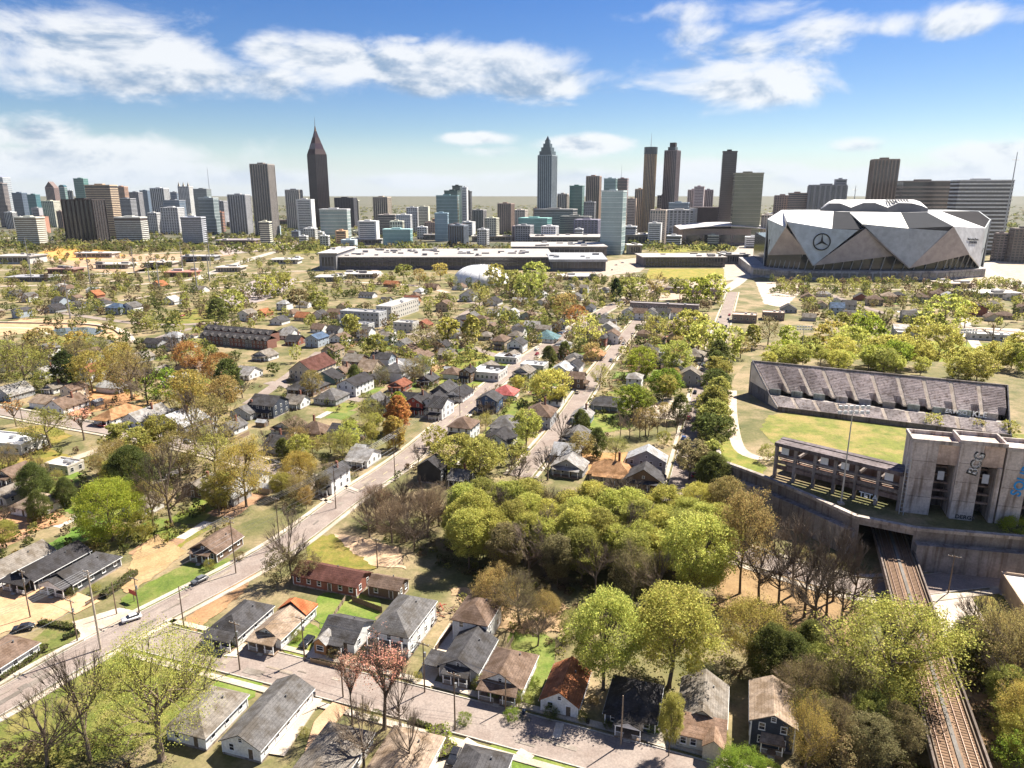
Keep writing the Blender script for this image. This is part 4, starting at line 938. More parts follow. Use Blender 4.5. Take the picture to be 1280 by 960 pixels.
for s_ in range(secn):
    x0, x1 = s_*sw+.75, (s_+1)*sw-.53
    g_ = rg.uniform(1.35,1.55)
    tier(x0, x1, 0, 1.4, *LOW, 'seating_section', (g_,g_*.97,g_*.96))
    # vomitory opening beside each aisle in the upper tier
    tier(x0, x1-2.6 if s_ else x1-2.6, y2, zu, 5, UP[1], UP[2], 'seating_section', (g_*.9,g_*.86,g_*.86))
    mb = MB()
    for r_ in range(5, UP[0]):
        mb.box(x0, y2+r_*UP[1], zu-.4, x1, y2+(r_+1)*UP[1]-.002, zu+(r_+1)*UP[2])
        mb.box(x0+.1, y2+r_*UP[1]+.25, zu+(r_+1)*UP[2]+.002, x1-.1, y2+r_*UP[1]+.5, zu+(r_+1)*UP[2]+.14)
    mb.build('seating_section', M_CONCD, bl, (g_*.86,g_*.80,g_*.80))
    MB().box(x0+.2, y2-.42, zm, x1-2.7, y2-.04, zu+.9).build('parapet', M_CONCD, bl, rg.choice([(.95,.95,.95),(.55,.6,.7),(.7,.85,.85)]))
    for (yy, zz_, rows, run, rise) in ((0,1.4,*LOW),(y2,zu,*UP)):     # aisle steps
        mb = MB()
        for r_ in range(rows*2): mb.box(s_*sw-.5, yy+r_*run/2, zz_-.4, s_*sw+.72, yy+(r_+1)*run/2-.001, zz_+(r_+1)*rise/2)
        mb.build('aisle_stairs', M_CONC, bl, (1.7,1.6,1.5))
yb_ = y2+UP[0]*UP[1]; zt = zu+UP[0]*UP[2]
MB().box(0, LOW[0]*LOW[1], 0, LEN, y2-.45, zm).build('walkway', M_CONCD, bl, (.7,.68,.66))
MB().box(-.2, yb_, 0, LEN+.2, yb_+.5, zt+1.0).build('back_wall', M_CONCD, bl, (.7,.66,.64))
MB().box(0, -.5, 0, LEN, -.05, 2.2).build('front_wall', M_CONCD, bl, (.45,.42,.42))
for xx in (-.45, LEN+.05):
    mb = MB(); pr = [(0,0),(0,1.8),(LOW[0]*LOW[1],zm+.5),(y2,zu+.5),(yb_,zt+1.0),(yb_,0)]
    q = [(xx,a,b) for a,b in pr]+[(xx+.4,a,b) for a,b in pr]; n_ = len(pr)
    mb.add(q, [tuple(range(n_)), tuple(range(2*n_-1,n_-1,-1))]+[(i,n_+i,n_+(i+1)%n_,(i+1)%n_) for i in range(n_)]); mb.build('end_wall', M_CONCD, bl, (.35,.37,.42))
for k in range(14): MB().box(LEN*k/13-.3, yb_+.55, 0, LEN*k/13+.3, yb_+1.2, zt).build('buttress', M_CONCD, bl, (.6,.58,.55))
for o_ in bl.children:      # the stand bends away at its near end
    for q in o_.data.vertices: q.co.x -= q.co.y*.62*(1-min(1,max(0,q.co.x/LEN)))
put_text('KLE', 3.0, (LEN*.885, y2-.46, zu-.2), (1,0,0), (0,-1,0), bl, (.85,.85,.85)); put_text('ERWSO', 2.2, (LEN*.79, y2-.46, zu-.2), (1,0,0), (0,-1,0), bl, (.7,.72,.75))
FOOT.append(((A_+u*LEN*.5+v*14).x, (A_+u*LEN*.5+v*14).y, 30)); FOOT.append(((A_+u*LEN*.2+v*14).x, (A_+u*LEN*.2+v*14).y, 24)); FOOT.append(((A_+u*LEN*.8+v*14).x, (A_+u*LEN*.8+v*14).y, 24))
# near grandstand frame
C0 = Vector((*G(968,596,PZ), PZ)); C1 = Vector((*G(1122,638,PZ), PZ)); gu = C1-C0; GL = gu.length; gang = math.atan2(gu.y,gu.x)
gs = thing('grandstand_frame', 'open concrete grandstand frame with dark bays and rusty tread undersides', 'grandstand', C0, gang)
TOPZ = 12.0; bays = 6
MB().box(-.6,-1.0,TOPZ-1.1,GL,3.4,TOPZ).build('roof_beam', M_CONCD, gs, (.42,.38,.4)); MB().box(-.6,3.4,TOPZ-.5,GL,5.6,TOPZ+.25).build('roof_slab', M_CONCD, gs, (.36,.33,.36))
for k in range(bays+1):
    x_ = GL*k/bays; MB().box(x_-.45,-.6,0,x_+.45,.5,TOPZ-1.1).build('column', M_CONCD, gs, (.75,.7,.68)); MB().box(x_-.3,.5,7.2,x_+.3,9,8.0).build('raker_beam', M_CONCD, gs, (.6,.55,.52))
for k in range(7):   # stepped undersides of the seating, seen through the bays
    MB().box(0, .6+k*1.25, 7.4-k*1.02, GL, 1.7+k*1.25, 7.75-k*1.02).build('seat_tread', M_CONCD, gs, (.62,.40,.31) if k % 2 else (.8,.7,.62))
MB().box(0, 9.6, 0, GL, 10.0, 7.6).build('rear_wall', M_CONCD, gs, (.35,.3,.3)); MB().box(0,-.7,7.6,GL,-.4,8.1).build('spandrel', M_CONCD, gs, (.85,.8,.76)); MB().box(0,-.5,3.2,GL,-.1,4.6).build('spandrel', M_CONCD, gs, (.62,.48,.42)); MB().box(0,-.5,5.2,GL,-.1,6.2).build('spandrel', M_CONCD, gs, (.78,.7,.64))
for k in (0,2,3,5):
    MB().box(GL*(k+.25)/bays,-.2,8.4,GL*(k+.62)/bays,.1,10.6).build('window_panel', M_TRIM, gs, (.75,.74,.72))
for sx in range(18): pass
put_text('TETA', 2.2, (GL*.78,-.62,2.2), (1,0,0), (0,-1,0), gs, (.75,.75,.75))
FOOT.append((*(C0+gu*.5).xy, 22)); FOOT.append((*(C0+gu*.1).xy, 12)); FOOT.append((*(C0+gu*.9).xy, 14))
# stair towers
def stair_tower(px0, px1, py, H, label, graffiti=None, opening=True, colr=(1.32,1.25,1.19), off=0.0):
    a = Vector((*G(px0,py,PZ),PZ)); wpx = (px1-px0); b = Vector((*G(px1, py+wpx*.12, PZ), PZ)); d_ = b-a; Lw = d_.length
    o = thing('stair_tower', label, 'tower block', a, math.atan2(d_.y,d_.x), 'raw concrete stadium blocks')
    Dp = 9.0; th = .7
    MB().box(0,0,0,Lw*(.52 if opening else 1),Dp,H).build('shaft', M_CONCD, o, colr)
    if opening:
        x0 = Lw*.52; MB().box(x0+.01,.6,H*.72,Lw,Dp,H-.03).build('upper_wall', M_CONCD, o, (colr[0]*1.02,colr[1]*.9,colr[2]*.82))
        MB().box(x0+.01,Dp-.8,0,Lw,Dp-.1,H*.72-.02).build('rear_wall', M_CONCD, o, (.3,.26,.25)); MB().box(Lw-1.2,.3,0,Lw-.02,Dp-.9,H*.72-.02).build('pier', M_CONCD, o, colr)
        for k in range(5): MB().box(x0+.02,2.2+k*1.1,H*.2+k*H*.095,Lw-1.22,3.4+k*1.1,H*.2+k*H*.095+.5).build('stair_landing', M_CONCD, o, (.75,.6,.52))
        MB().box(x0+1.0,.9,H*.5,x0+2.6,1.1,H*.62).build('window_panel', M_TRIM, o, (.4,.42,.46))
    for (x0_,y0_,x1_,y1_) in ((-.25,-.25,Lw+.25,.25),(-.25,Dp-.25,Lw+.25,Dp+.25),(-.25,.26,.25,Dp-.26),(Lw-.25,.26,Lw+.25,Dp-.26)):
        MB().box(x0_,y0_,H+.002,x1_,y1_,H+1.1).build('parapet', M_CONCD, o, (1.15,1.1,1.06))
    for k in range(1,4): MB().box(0.1,-.04,H*k/4-.05,Lw*(.5 if opening else .98),.0,H*k/4+.05).build('pour_joint', M_CONCD, o, (.5,.47,.45))
    if graffiti:
        for (txt, sz, x_, z_, cl, vert) in graffiti:
            put_text(txt, sz, (Lw*x_,-.1,H*z_), (0.22,0,1) if vert else (1,0,0), (0,-1,0), o, cl, extrude=.05)
    FOOT.append((*(a+d_*.5).xy, 12)); return o
S_H = 21.5
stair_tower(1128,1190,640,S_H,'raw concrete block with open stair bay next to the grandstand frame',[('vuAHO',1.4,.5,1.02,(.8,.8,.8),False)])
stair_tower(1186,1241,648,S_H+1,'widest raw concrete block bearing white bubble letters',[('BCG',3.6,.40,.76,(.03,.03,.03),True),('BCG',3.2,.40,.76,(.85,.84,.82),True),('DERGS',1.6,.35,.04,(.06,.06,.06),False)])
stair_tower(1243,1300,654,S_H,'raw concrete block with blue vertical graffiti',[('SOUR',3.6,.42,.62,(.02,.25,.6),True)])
# ladder of conduit brackets on the first block
q = Vector((*G(1124,642,PZ),PZ)); l_ = thing('wall_ladder', 'pale steel ladder fixed beside the first concrete block', 'ladder', q, gang)
for x_ in (0,1.1): MB().tube([(x_,-.4,0),(x_,-.4,S_H-4)], .12, 5).build('rail', M_METAL, l_, (1.3,1.3,1.3))
for k in range(14): MB().tube([(0,-.4,1+k*1.2),(1.1,-.4,1+k*1.2)], .08, 4).build('rung', M_METAL, l_, (1.3,1.3,1.3))
# floodlight masts
def flood(px, py, ptop, label, z0=PZ, wd=4.0):
    x_, y_ = G(px,py,z0); H = AT(640, ptop, y_).z-z0
    o = thing('floodlight_mast', label, 'floodlight', (x_,y_,z0))
    MB().tube([(0,0,0),(0,0,H*.5),(0,0,H)], [.27,.2,.13], 8).build('mast', M_METAL, o, (1.1,1.1,1.1)); MB().box(-.8,-.8,0,.8,.8,.6).build('footing', M_CONC, o, W1)
    for j in range(2):
        MB().tube([(-wd,-.3,H-1.6*j),(wd,-.3,H-1.6*j)], .1, 4).build('crossbar', M_METAL, o, W1)
        for k in range(6): MB().box(-.45,-.6,-.45,.45,-.1,.45).build('lamp_head', M_LAMP, o, W1, loc=(-wd+wd*2*k/5,-.3,H-1.6*j))
    return o
flood(1051,630,508,'tall floodlight mast with two lamp rows before the grandstand frame')
flood(1201,470,412,'floodlight mast behind the far end of the bleachers',0); flood(1000,458,408,'floodlight mast behind the near end of the bleachers',0)

# ================================================================== railway viaduct
VZ = 4.2
c0 = Vector((*G(1109,655,VZ),0)); c1 = Vector((*G(1202,960,VZ),0)); vd = (c1-c0); vd.normalize(); c0b = c0-vd*26; VL = (c1-c0).length+60+26
vang = math.atan2(vd.y, vd.x)
va = thing('railway_viaduct', 'concrete railway viaduct with two rusty tracks leaving a portal', 'viaduct', (c0b.x,c0b.y,0), vang)
HW = 4.4
k_ = 12; sl = VL/k_
for i in range(k_): MB().box(i*sl+.04,-HW,VZ-1.4,(i+1)*sl-.04,HW,VZ).build('deck_span', M_CONCD, va, (.75,.72,.68))
for i in range(3, k_): MB().box(i*sl-.8,-HW*.55,0,i*sl+.8,HW*.55,VZ-1.42).build('pier', M_CONCD, va, (.6,.58,.55))
for sg in (-1,1):
    for i in range(k_): MB().box(i*sl+.04,sg*HW-.2,VZ+.002,(i+1)*sl-.04,sg*HW+.2,VZ+1.0).build('parapet', M_CONCD, va, (.42,.37,.33))
    MB().box(0,sg*2.15-1.7,VZ+.002,VL,sg*2.15+1.7,VZ+.28).build('trackbed', M_RUST, va)
    mb = MB()
    for i in range(int(VL/.75)): mb.box(i*.75,sg*2.15-1.25,VZ+.282,i*.75+.26,sg*2.15+1.25,VZ+.36)
    mb.build('sleepers', M_WOOD, va, (.85,.68,.55))['kind'] = 'stuff'
    for g_ in (-.74,.74): MB().box(0,sg*2.15+g_-.06,VZ+.362,VL,sg*2.15+g_+.06,VZ+.55).build('rail', M_METAL, va, (.5,.33,.25))
    MB().box(0,sg*2.15+sg*1.55-.1,VZ+.282,VL,sg*2.15+sg*1.55+.1,VZ+.72).build('power_rail', M_CONC, va, (.5,.42,.36))
MB().box(0,-.36,VZ+.002,VL,.36,VZ+.5).build('walkway', M_CONC, va, (.42,.42,.43))
SEG.append((*c0b.xy, *(c0b+vd*VL).xy, HW+1.0))

# ================================================================== houses
WC = {'white':(.80,.80,.79),'cream':(.62,.56,.44),'grey':(.40,.41,.42),'dark grey':(.09,.095,.105),'black':(.035,.036,.04),'blue':(.06,.11,.22),'navy':(.05,.06,.085),'tan':(.45,.36,.26),'brown':(.19,.125,.085),'brick red':(.30,.115,.08),'red':(.36,.07,.055),
      'teal':(.14,.24,.25),'pale blue':(.42,.48,.54),'green':(.16,.2,.12),'yellow':(.58,.44,.2),'orange brick':(.42,.22,.12),'olive':(.2,.19,.12)}
RC = {'grey':(.155,.15,.15),'pale grey':(.33,.32,.315),'dark':(.055,.053,.058),'charcoal':(.085,.083,.088),'brown':(.19,.135,.105),'tan':(.36,.28,.215),'red brown':(.25,.10,.065),'rust':(.36,.15,.075),'orange brown':(.40,.23,.12),'white':(.72,.71,.69),'blue':(.10,.15,.24),'pink red':(.55,.16,.15),'teal':(.14,.24,.27),'maroon':(.13,.06,.05),'weathered':(.24,.215,.19),'silver':(.42,.43,.45)}
def swap(vs, on): return [(-y,x,z) for x,y,z in vs] if on else vs
def roof_geo(kind, w, d, h, pitch, o, ridge):
    sw_ = (ridge == 'x'); a, b = (d, w) if sw_ else (w, d)
    X, Y = a/2+o, b/2+o; ze = h-o*pitch; rise = a/2*pitch
    if kind == 'gable':
        vs = [(-X,-Y,ze),(-X,Y,ze),(0,-Y,h+rise),(0,Y,h+rise),(X,-Y,ze),(X,Y,ze)]; fs = [(0,2,3,1),(2,4,5,3)]
    elif kind == 'hip':
        if Y >= X: k = Y-X*.9; vs = [(-X,-Y,ze),(X,-Y,ze),(X,Y,ze),(-X,Y,ze),(0,-k,ze+X*pitch),(0,k,ze+X*pitch)]; fs = [(0,1,4),(1,2,5,4),(2,3,5),(3,0,4,5)]
        else: k = X-Y*.9; vs = [(-X,-Y,ze),(X,-Y,ze),(X,Y,ze),(-X,Y,ze),(-k,0,ze+Y*pitch),(k,0,ze+Y*pitch)]; fs = [(0,1,5,4),(1,2,5),(2,3,4,5),(3,0,4)]
    elif kind == 'clip':   # gable in front, hipped behind
        k = Y-X*.9; vs = [(-X,-Y,ze),(X,-Y,ze),(X,Y,ze),(-X,Y,ze),(0,-Y,ze+X*pitch),(0,k,ze+X*pitch)]; fs = [(1,2,5,4),(2,3,5),(3,0,4,5)]
    else:
        vs = [(-X,-Y,h),(X,-Y,h),(X,Y,h+.25),(-X,Y,h+.25)]; fs = [(0,1,2,3)]
    return swap(vs, sw_), fs, rise
def wall_mesh(kind, w, d, h, pitch, ridge, base):
    mb = MB(); sw_ = (ridge == 'x'); a, b = (d, w) if sw_ else (w, d); rise = a/2*pitch; v0 = 0.0
    vs = [(-a/2,-b/2,v0),(a/2,-b/2,v0),(a/2,b/2,v0),(-a/2,b/2,v0),(-a/2,-b/2,h),(a/2,-b/2,h),(a/2,b/2,h),(-a/2,b/2,h)]
    fs = [(0,1,5,4),(1,2,6,5),(2,3,7,6),(3,0,4,7)]
    if kind in ('gable','clip'):
        vs.append((0,-b/2,h+rise-.05)); fs[0] = (0,1,5,8,4)
        if kind == 'gable': vs.append((0,b/2,h+rise-.05)); fs[2] = (2,3,7,9,6)
    mb.add(swap(vs, sw_), fs)
    return mb
def win_mesh(w, h):
    def mk():
        mb = MB(); f = .11
        mb.box(-w/2-f,-.07,-h/2-f,w/2+f,.05,-h/2,0); mb.box(-w/2-f,-.07,h/2,w/2+f,.05,h/2+f,0); mb.box(-w/2-f,-.07,-h/2+.001,-w/2,.05,h/2-.001,0); mb.box(w/2,-.07,-h/2+.001,w/2+f,.05,h/2-.001,0)
        mb.box(-w/2,-.045,-.03,w/2,-.005,.03,0); mb.box(-w/2-f-.05,-.13,-h/2-f-.06,w/2+f+.05,-.0,-h/2-f-.001,0)
        return mb.mesh('window', M_TRIM)
    return cached(('win',w,h), mk)
def pane_mesh(w, h): return cached(('pane',w,h), lambda: MB().box(-w/2,-.02,-h/2,w/2,.0,h/2).mesh('pane', M_GLASSW))
def win2_mesh(w, h):
    def mk():
        mb = MB(); f = .12; mb.box(-w/2-f,-.05,-h/2-f,w/2+f,.03,h/2+f,0); mb.box(-w/2,-.075,-h/2,w/2,-.051,-.04,1); mb.box(-w/2,-.075,.04,w/2,-.051,h/2,1); return mb.mesh('window', [M_TRIM,M_GLASSW])
    return cached(('win2',w,h), mk)
def door_mesh():
    def mk():
        mb = MB(); mb.box(-.6,-.06,0,.6,.03,2.2,0); mb.box(-.47,-.09,0,.47,-.061,2.07,1); return mb.mesh('door', [M_TRIM,M_WOOD])
    return cached('door', mk)
def put_window(t, x, y, z, face, w=.95, h=1.35, trim=(.75,.75,.73), near=True):
    rot = {'f':0,'b':math.pi,'r':math.pi/2,'l':-math.pi/2}[face]
    if near:
        o = obj('window', win_mesh(w,h), t, trim, (x,y,z), rot); obj('pane', pane_mesh(w,h), o, W1)
    else: o = obj('window', win2_mesh(w,h), t, trim, (x,y,z), rot)
    return o
def porch(t, w, x0, yf, depth, h, col, rcol, near, z0=.5, posts=4, slab=True, gable=False, rail=True, name='porch'):
    """raised deck, posts and lean-to roof in front of the wall at y = yf"""
    MB().box(x0-w/2,yf-depth,0,x0+w/2,yf-.02,z0).build('porch_deck', M_WOOD, t, (1.6,1.5,1.4))
    for k in range(posts):
        x = x0-w/2+.15+(w-.3)*k/max(1,posts-1); MB().box(-.09,-.09,z0,.09,.09,h-.1).build('porch_post', M_TRIM, t, col, loc=(x,yf-depth+.15,0))
    if gable:
        vs = [(x0-w/2-.3,yf-depth-.3,h),(x0-w/2-.3,yf,h),(x0,yf-depth-.3,h+w*.24),(x0,yf,h+w*.24),(x0+w/2+.3,yf-depth-.3,h),(x0+w/2+.3,yf,h)]
        MB().shell(vs,[(0,2,3,1),(2,4,5,3)],.16).build('porch_roof', M_ROOF, t, rcol)
        MB().add([(x0-w/2,yf-depth+.02,h-.1),(x0+w/2,yf-depth+.02,h-.1),(x0,yf-depth+.02,h+w*.22)],[(0,1,2)]).build('porch_gable', M_WALL, t, col)
    elif slab:
        vs = [(x0-w/2-.3,yf-depth-.35,h-.05),(x0+w/2+.3,yf-depth-.35,h-.05),(x0+w/2-.1 if near else x0+w/2+.3,yf,h+depth*.33),(x0-w/2+.1 if near else x0-w/2-.3,yf,h+depth*.33)]
        MB().shell(vs,[(0,1,2,3)],.16).build('porch_roof', M_ROOF, t, rcol)
    if near:
        MB().box(x0-w/2,yf-depth+.05,h-.42,x0+w/2,yf-depth+.25,h-.12).build('porch_beam', M_TRIM, t, col)
        if rail:
            mb = MB(); mb.box(x0-w/2,yf-depth+.1,z0+.85,x0-.7,yf-depth+.18,z0+.93); mb.box(x0+.7,yf-depth+.1,z0+.85,x0+w/2,yf-depth+.18,z0+.93)
            n_ = int(w/.25)
            for k in range(n_):
                x = x0-w/2+.2+(w-.4)*k/n_
                if abs(x-x0) > .7: mb.box(x-.02,yf-depth+.12,z0,x+.02,yf-depth+.16,z0+.85)
            mb.build('railing', M_TRIM, t, col)
        for k in range(3): MB().box(x0-.65,yf-depth-.32*(k+1),0,x0+.65,yf-depth-.32*k-.002,z0*(.75-.25*k)).build('step', M_CONC, t, W1)
LABELS = {}
HOUSES = []
def house(px, py, w, d, st=1, roof='gable', wall='white', rcol='grey', label=None, rot=GA, ridge='y', detail=1, porch_w=None, porch_d=1.9, porch_gable=False, pitch=.55, chimney=False, trim='white', name='house', cat='house', front_wall=None, dormer=False, z0=0.0, balcony=False, solid_front=False):
    x, y = G(px, py, 0); near = detail == 2
    if label is None:
        kindw = {'gable':'gabled','hip':'hip roofed','clip':'gabled','flat':'flat roofed'}[roof]
        size = 'two storey' if st >= 2 else ('small' if w*d < 70 else 'low')
        label = f'{size} {wall} {kindw} house, {rcol} roof, {zone(x,y)}'
        if len(label.split()) > 16: label = label.replace(' house,', ',')
        if len(label.split()) > 16: label = f'{wall} {kindw} house {zone(x,y)}'
        grp = f'{wall} houses {zone(x,y)}'
    else: grp = None
    t = thing(name, label, cat, (x,y,0), rot, grp)
    HOUSES.append((t, x, y, f'{wall} house'))
    h = .5+2.8*st; wc, rc = WC[wall], RC[rcol]; tr = WC[trim]
    o = .45 if roof != 'flat' else .2
    wm = wall_mesh(roof, w, d, h, pitch, ridge, .5); wm.build('wall', M_WALL, t, wc)
    MB().box(-w/2-.06,-d/2-.06,0,w/2+.06,d/2+.06,.42).build('foundation', M_CONCD, t, (.9,.85,.8))
    vs, fs, rise = roof_geo(roof, w, d, h, pitch, o, ridge)
    rf = MB().shell(vs, fs, .2).build('roof', M_ROOF if roof != 'flat' else M_PLASTER, t, rc)
    FOOT.append((x, y, max(w,d)*.5+.6))
    if detail == 0:
        mb = MB()
        for k in range(max(2,int(w/3))): 
            xx = -w/2+1.2+k*(w-2.4)/max(1,int(w/3)-1 if int(w/3)>1 else 1)
            for s_ in range(st): mb.box(xx-.5,-d/2-.06,1.2+2.8*s_,xx+.5,-d/2-.01,2.6+2.8*s_)
        mb.build('front_windows', M_GLASSW, t)['kind'] = 'stuff'
        return t
    # trim along eaves
    if near:
        for sg in (-1,1):
            if ridge == 'y' or roof == 'hip': MB().box(sg*(w/2+o)-.06,-d/2-o+.02,h-o*pitch-.3,sg*(w/2+o)+.06,d/2+o-.02,h-o*pitch-.12).build('gutter', M_TRIM, t, tr)
            for sy in (-1,1): MB().box(sg*w/2-.1,sy*d/2-.1,.43,sg*w/2+.1,sy*d/2+.1,h-.05).build('corner_board', M_TRIM, t, tr)
        MB().box(-.12,-.12,0,.12,.12,.7).build('vent_pipe', M_METAL, rf, (.5,.5,.5), loc=(w*.2 if ridge=='y' else 1.0, d*.2, h+rise*.5))
    if chimney:
        MB().box(-.4,-.35,0,.4,.35,1.7+rise*.6).build('chimney', M_CONCD, rf, (.6,.3,.22), loc=(w*.15,d*.12,h+rise*.45))
    # windows: front, back, both sides
    for s_ in range(st):
        zc = .5+1.55+2.8*s_
        nf = max(2, int(w/3.0)); 
        for k in range(nf):
            xx = -w/2+w*(k+.5)/nf
            if s_ == 0 and k == nf//2: continue
            put_window(t, xx, -d/2-.02, zc, 'f', near=near, trim=tr)
        ns = max(2, int(d/3.4))
        for k in range(ns):
            yy = -d/2+d*(k+.5)/ns
            put_window(t, w/2+.02, yy, zc, 'r', near=near, trim=tr)
            if near or x > 0: put_window(t, -w/2-.02, yy, zc, 'l', near=near, trim=tr)
        if near:
            for k in range(2): put_window(t, -w/2+w*(k+.5)/2, d/2+.02, zc, 'b', near=False, trim=tr)
    if roof in ('gable','clip') and ridge == 'y' and w > 6: put_window(t, 0, -d/2-.02, h+rise*.32, 'f', .7, .8, near=near, trim=tr)
    nf = max(2, int(w/3.0)); dx = -w/2+w*(nf//2+.5)/nf
    dd = obj('door', door_mesh(), t, tr, (dx,-d/2-.02,.5))
    if near: MB().box(.33,-.14,.95,.4,-.09,1.1).build('handle', M_METAL, dd, W1)
    if porch_w: porch(t, porch_w, 0, -d/2, porch_d, 3.05, tr, rc, near, posts=4 if porch_w > 5 else 2, gable=porch_gable)
    if balcony: porch(t, porch_w, 0, -d/2, porch_d, 5.9, tr, rc, False, z0=.5, posts=4, slab=False); MB().box(-porch_w/2,-d/2-porch_d,3.2,porch_w/2,-d/2-.02,3.4).build('balcony_deck', M_WOOD, t, (1.2,1.1,1.0))
    if dormer:
        vs = [(-1.7,-d*.34,h+.2),(-1.7,0,h+1.9),(0,-d*.34,h+1.9),(0,d*.05,h+1.9),(1.7,-d*.34,h+.2),(1.7,0,h+1.9)]
        a = [(-1.7,-d*.36,h+1.0),(-1.7,d*.1,h+1.0),(0,-d*.36,h+2.0),(0,d*.1,h+2.0),(1.7,-d*.36,h+1.0),(1.7,d*.1,h+1.0)]
        dm = MB().shell(a,[(0,2,3,1),(2,4,5,3)],.15).build('dormer', M_ROOF, t, rc)
        MB().add([(-1.5,-d*.33,h-.3),(1.5,-d*.33,h-.3),(1.5,-d*.33,h+1.0),(0,-d*.33,h+1.85),(-1.5,-d*.33,h+1.0),(-1.5,d*.1,h+.95),(1.5,d*.1,h+.95)],[(0,1,2,3,4)]).build('dormer_wall', M_WALL, dm, wc)
        o_ = put_window(t, 0, -d*.33-.03, h+.75, 'f', 1.1, .8, near=False, trim=tr)
    return t

# ---- the nearest row, along the lower street
house(303,786,8.0,13,1,'hip','white','charcoal','grey hip roofed cottage with white porch beside the wide street corner',detail=2,porch_w=7.6,porch_d=2.4,pitch=.62)
h_ = house(358,788,7.2,14,1,'clip','white','tan','tan shingled cottage with an orange rear roof and white porch',detail=2,porch_w=6.8,porch_d=2.6,pitch=.62)
MB().shell([(-4.1,2.5,3.4),(4.1,2.5,3.4),(4.1,7.6,3.4),(-4.1,7.6,3.4),(0,2.6,6.3),(0,4.4,6.3)],[(0,4,5,3),(1,2,5,4),(2,3,5)],.2).build('rear_roof', M_ROOF, h_, (.50,.17,.075))['label'] = 'orange patched rear roof'
h_ = house(435,800,8.6,9,1,'gable','white','charcoal','small grey roofed cottage with a wooden gable and gridded porch',detail=2,ridge='x',porch_w=4.2,porch_d=1.8)
MB().box(-4.4,-6.9,0,-1.4,-4.5,3.2).build('wing_wall', M_WALL, h_, (.42,.22,.10))
MB().shell([(-4.7,-7.3,3.1),(-4.7,-3,3.1),(-2.9,-7.3,4.6),(-2.9,-3,4.6),(-1.1,-7.3,3.1),(-1.1,-3,3.1)],[(0,2,3,1),(2,4,5,3)],.16).build('wing_roof', M_ROOF, h_, RC['pale grey'])
MB().add([(-4.4,-6.92,3.0),(-1.4,-6.92,3.0),(-2.9,-6.92,4.4)],[(0,1,2)]).build('wing_gable', M_WALL, h_, (.48,.25,.11)); put_window(h_,-2.9,-6.94,1.9,'f',1.6,1.1)
h_ = house(506,796,9.2,15,2,'hip','white','grey','big two storey white house with dark double front porch',detail=2,porch_w=8.8,porch_d=2.4,balcony=True,pitch=.6)
house(597,790,8.2,10,2,'hip','white','brown','two storey white house with brown hip roof behind the carport',detail=2,pitch=.55)
h_ = house(586,830,8.6,12,1,'gable','grey','charcoal','low dark grey house with cross gables and a front carport',detail=2,porch_w=5.6,porch_d=2.2,dormer=True)
MB().shell([(-8.2,-6.5,2.8),(-4.2,-6.5,2.8),(-4.2,-1.5,3.1),(-8.2,-1.5,3.1)],[(0,1,2,3)],.18).build('carport_roof', M_ROOF, h_, RC['charcoal'])
for a in ((-8,-6.3),(-8,-1.8)): MB().box(a[0]-.08,a[1]-.08,0,a[0]+.08,a[1]+.08,2.75).build('carport_post', M_TRIM, h_, WC['white'])
house(636,850,9.0,11.5,1,'clip','white','brown','brown hip roofed bungalow with pale porch posts',detail=2,porch_w=8.0,porch_d=2.4,pitch=.62)
h_ = house(707,872,7.4,11,1,'gable','white','rust','cottage with a rust red roof and white front gable',detail=2,pitch=.66)
h_ = house(792,889,9.6,11,1,'hip','navy','dark','near black bungalow with a dark front gable and white trim',detail=2,porch_w=5.0,porch_d=2.8,porch_gable=True,pitch=.66)
h_ = house(878,893,8.6,12,1,'gable','cream','weathered','weathered grey roofed house with a tan front wing',detail=2,pitch=.62)
MB().box(-4.2,-10.2,0,4.2,-6.02,3.1).build('wing_wall', M_WALL, h_, WC['cream'])
MB().shell([(-4.6,-10.6,3.0),(4.6,-10.6,3.0),(4.6,-6.1,4.8),(-4.6,-6.1,4.8)],[(0,1,2,3)],.18).build('wing_roof', M_ROOF, h_, (.30,.20,.145))
MB().shell([(.4,-12.2,3.0),(.4,-8,3.0),(2.4,-12.2,4.6),(2.4,-8,4.6),(4.4,-12.2,3.0),(4.4,-8,3.0)],[(0,2,3,1),(2,4,5,3)],.16).build('entry_roof', M_ROOF, h_, (.32,.22,.16))
MB().box(.6,-11.9,0,4.2,-10.22,3.0).build('entry_wall', M_WALL, h_, WC['cream']); MB().add([(.6,-11.9,3.0),(4.2,-11.9,3.0),(2.4,-11.9,4.45)],[(0,1,2)]).build('entry_gable', M_WALL, h_, WC['cream'])
for a in (-3.0,-1.2): put_window(h_,a,-10.24,1.8,'f')
h_ = house(962,912,7.6,11,2,'gable','navy','tan','tall narrow navy house with tan roof under the big trees',detail=2,porch_w=4.0,porch_d=1.8,pitch=.5)
# south side of the lower street
house(262,905,8.6,12,1,'hip','white','weathered','white walled house with weathered hip roof beside the budding giant tree',detail=2,rot=R(-17),pitch=.5)
house(338,908,8.2,17,1,'gable','white','grey','long white house with a plain grey gable roof',detail=2,rot=R(-17),pitch=.52)
house(415,962,9.0,14,1,'clip','white','weathered','brown roofed house half hidden by a bare tree',detail=2,rot=R(-17),pitch=.5)
house(505,965,9.6,13,1,'hip','white','tan','wide tan hip roofed house behind the clipped hedge',detail=2,rot=R(-17),pitch=.5)
house(598,985,8.4,11,1,'hip','white','charcoal','grey hip roofed house beside the corner lawn',detail=2,rot=R(-17),pitch=.5)
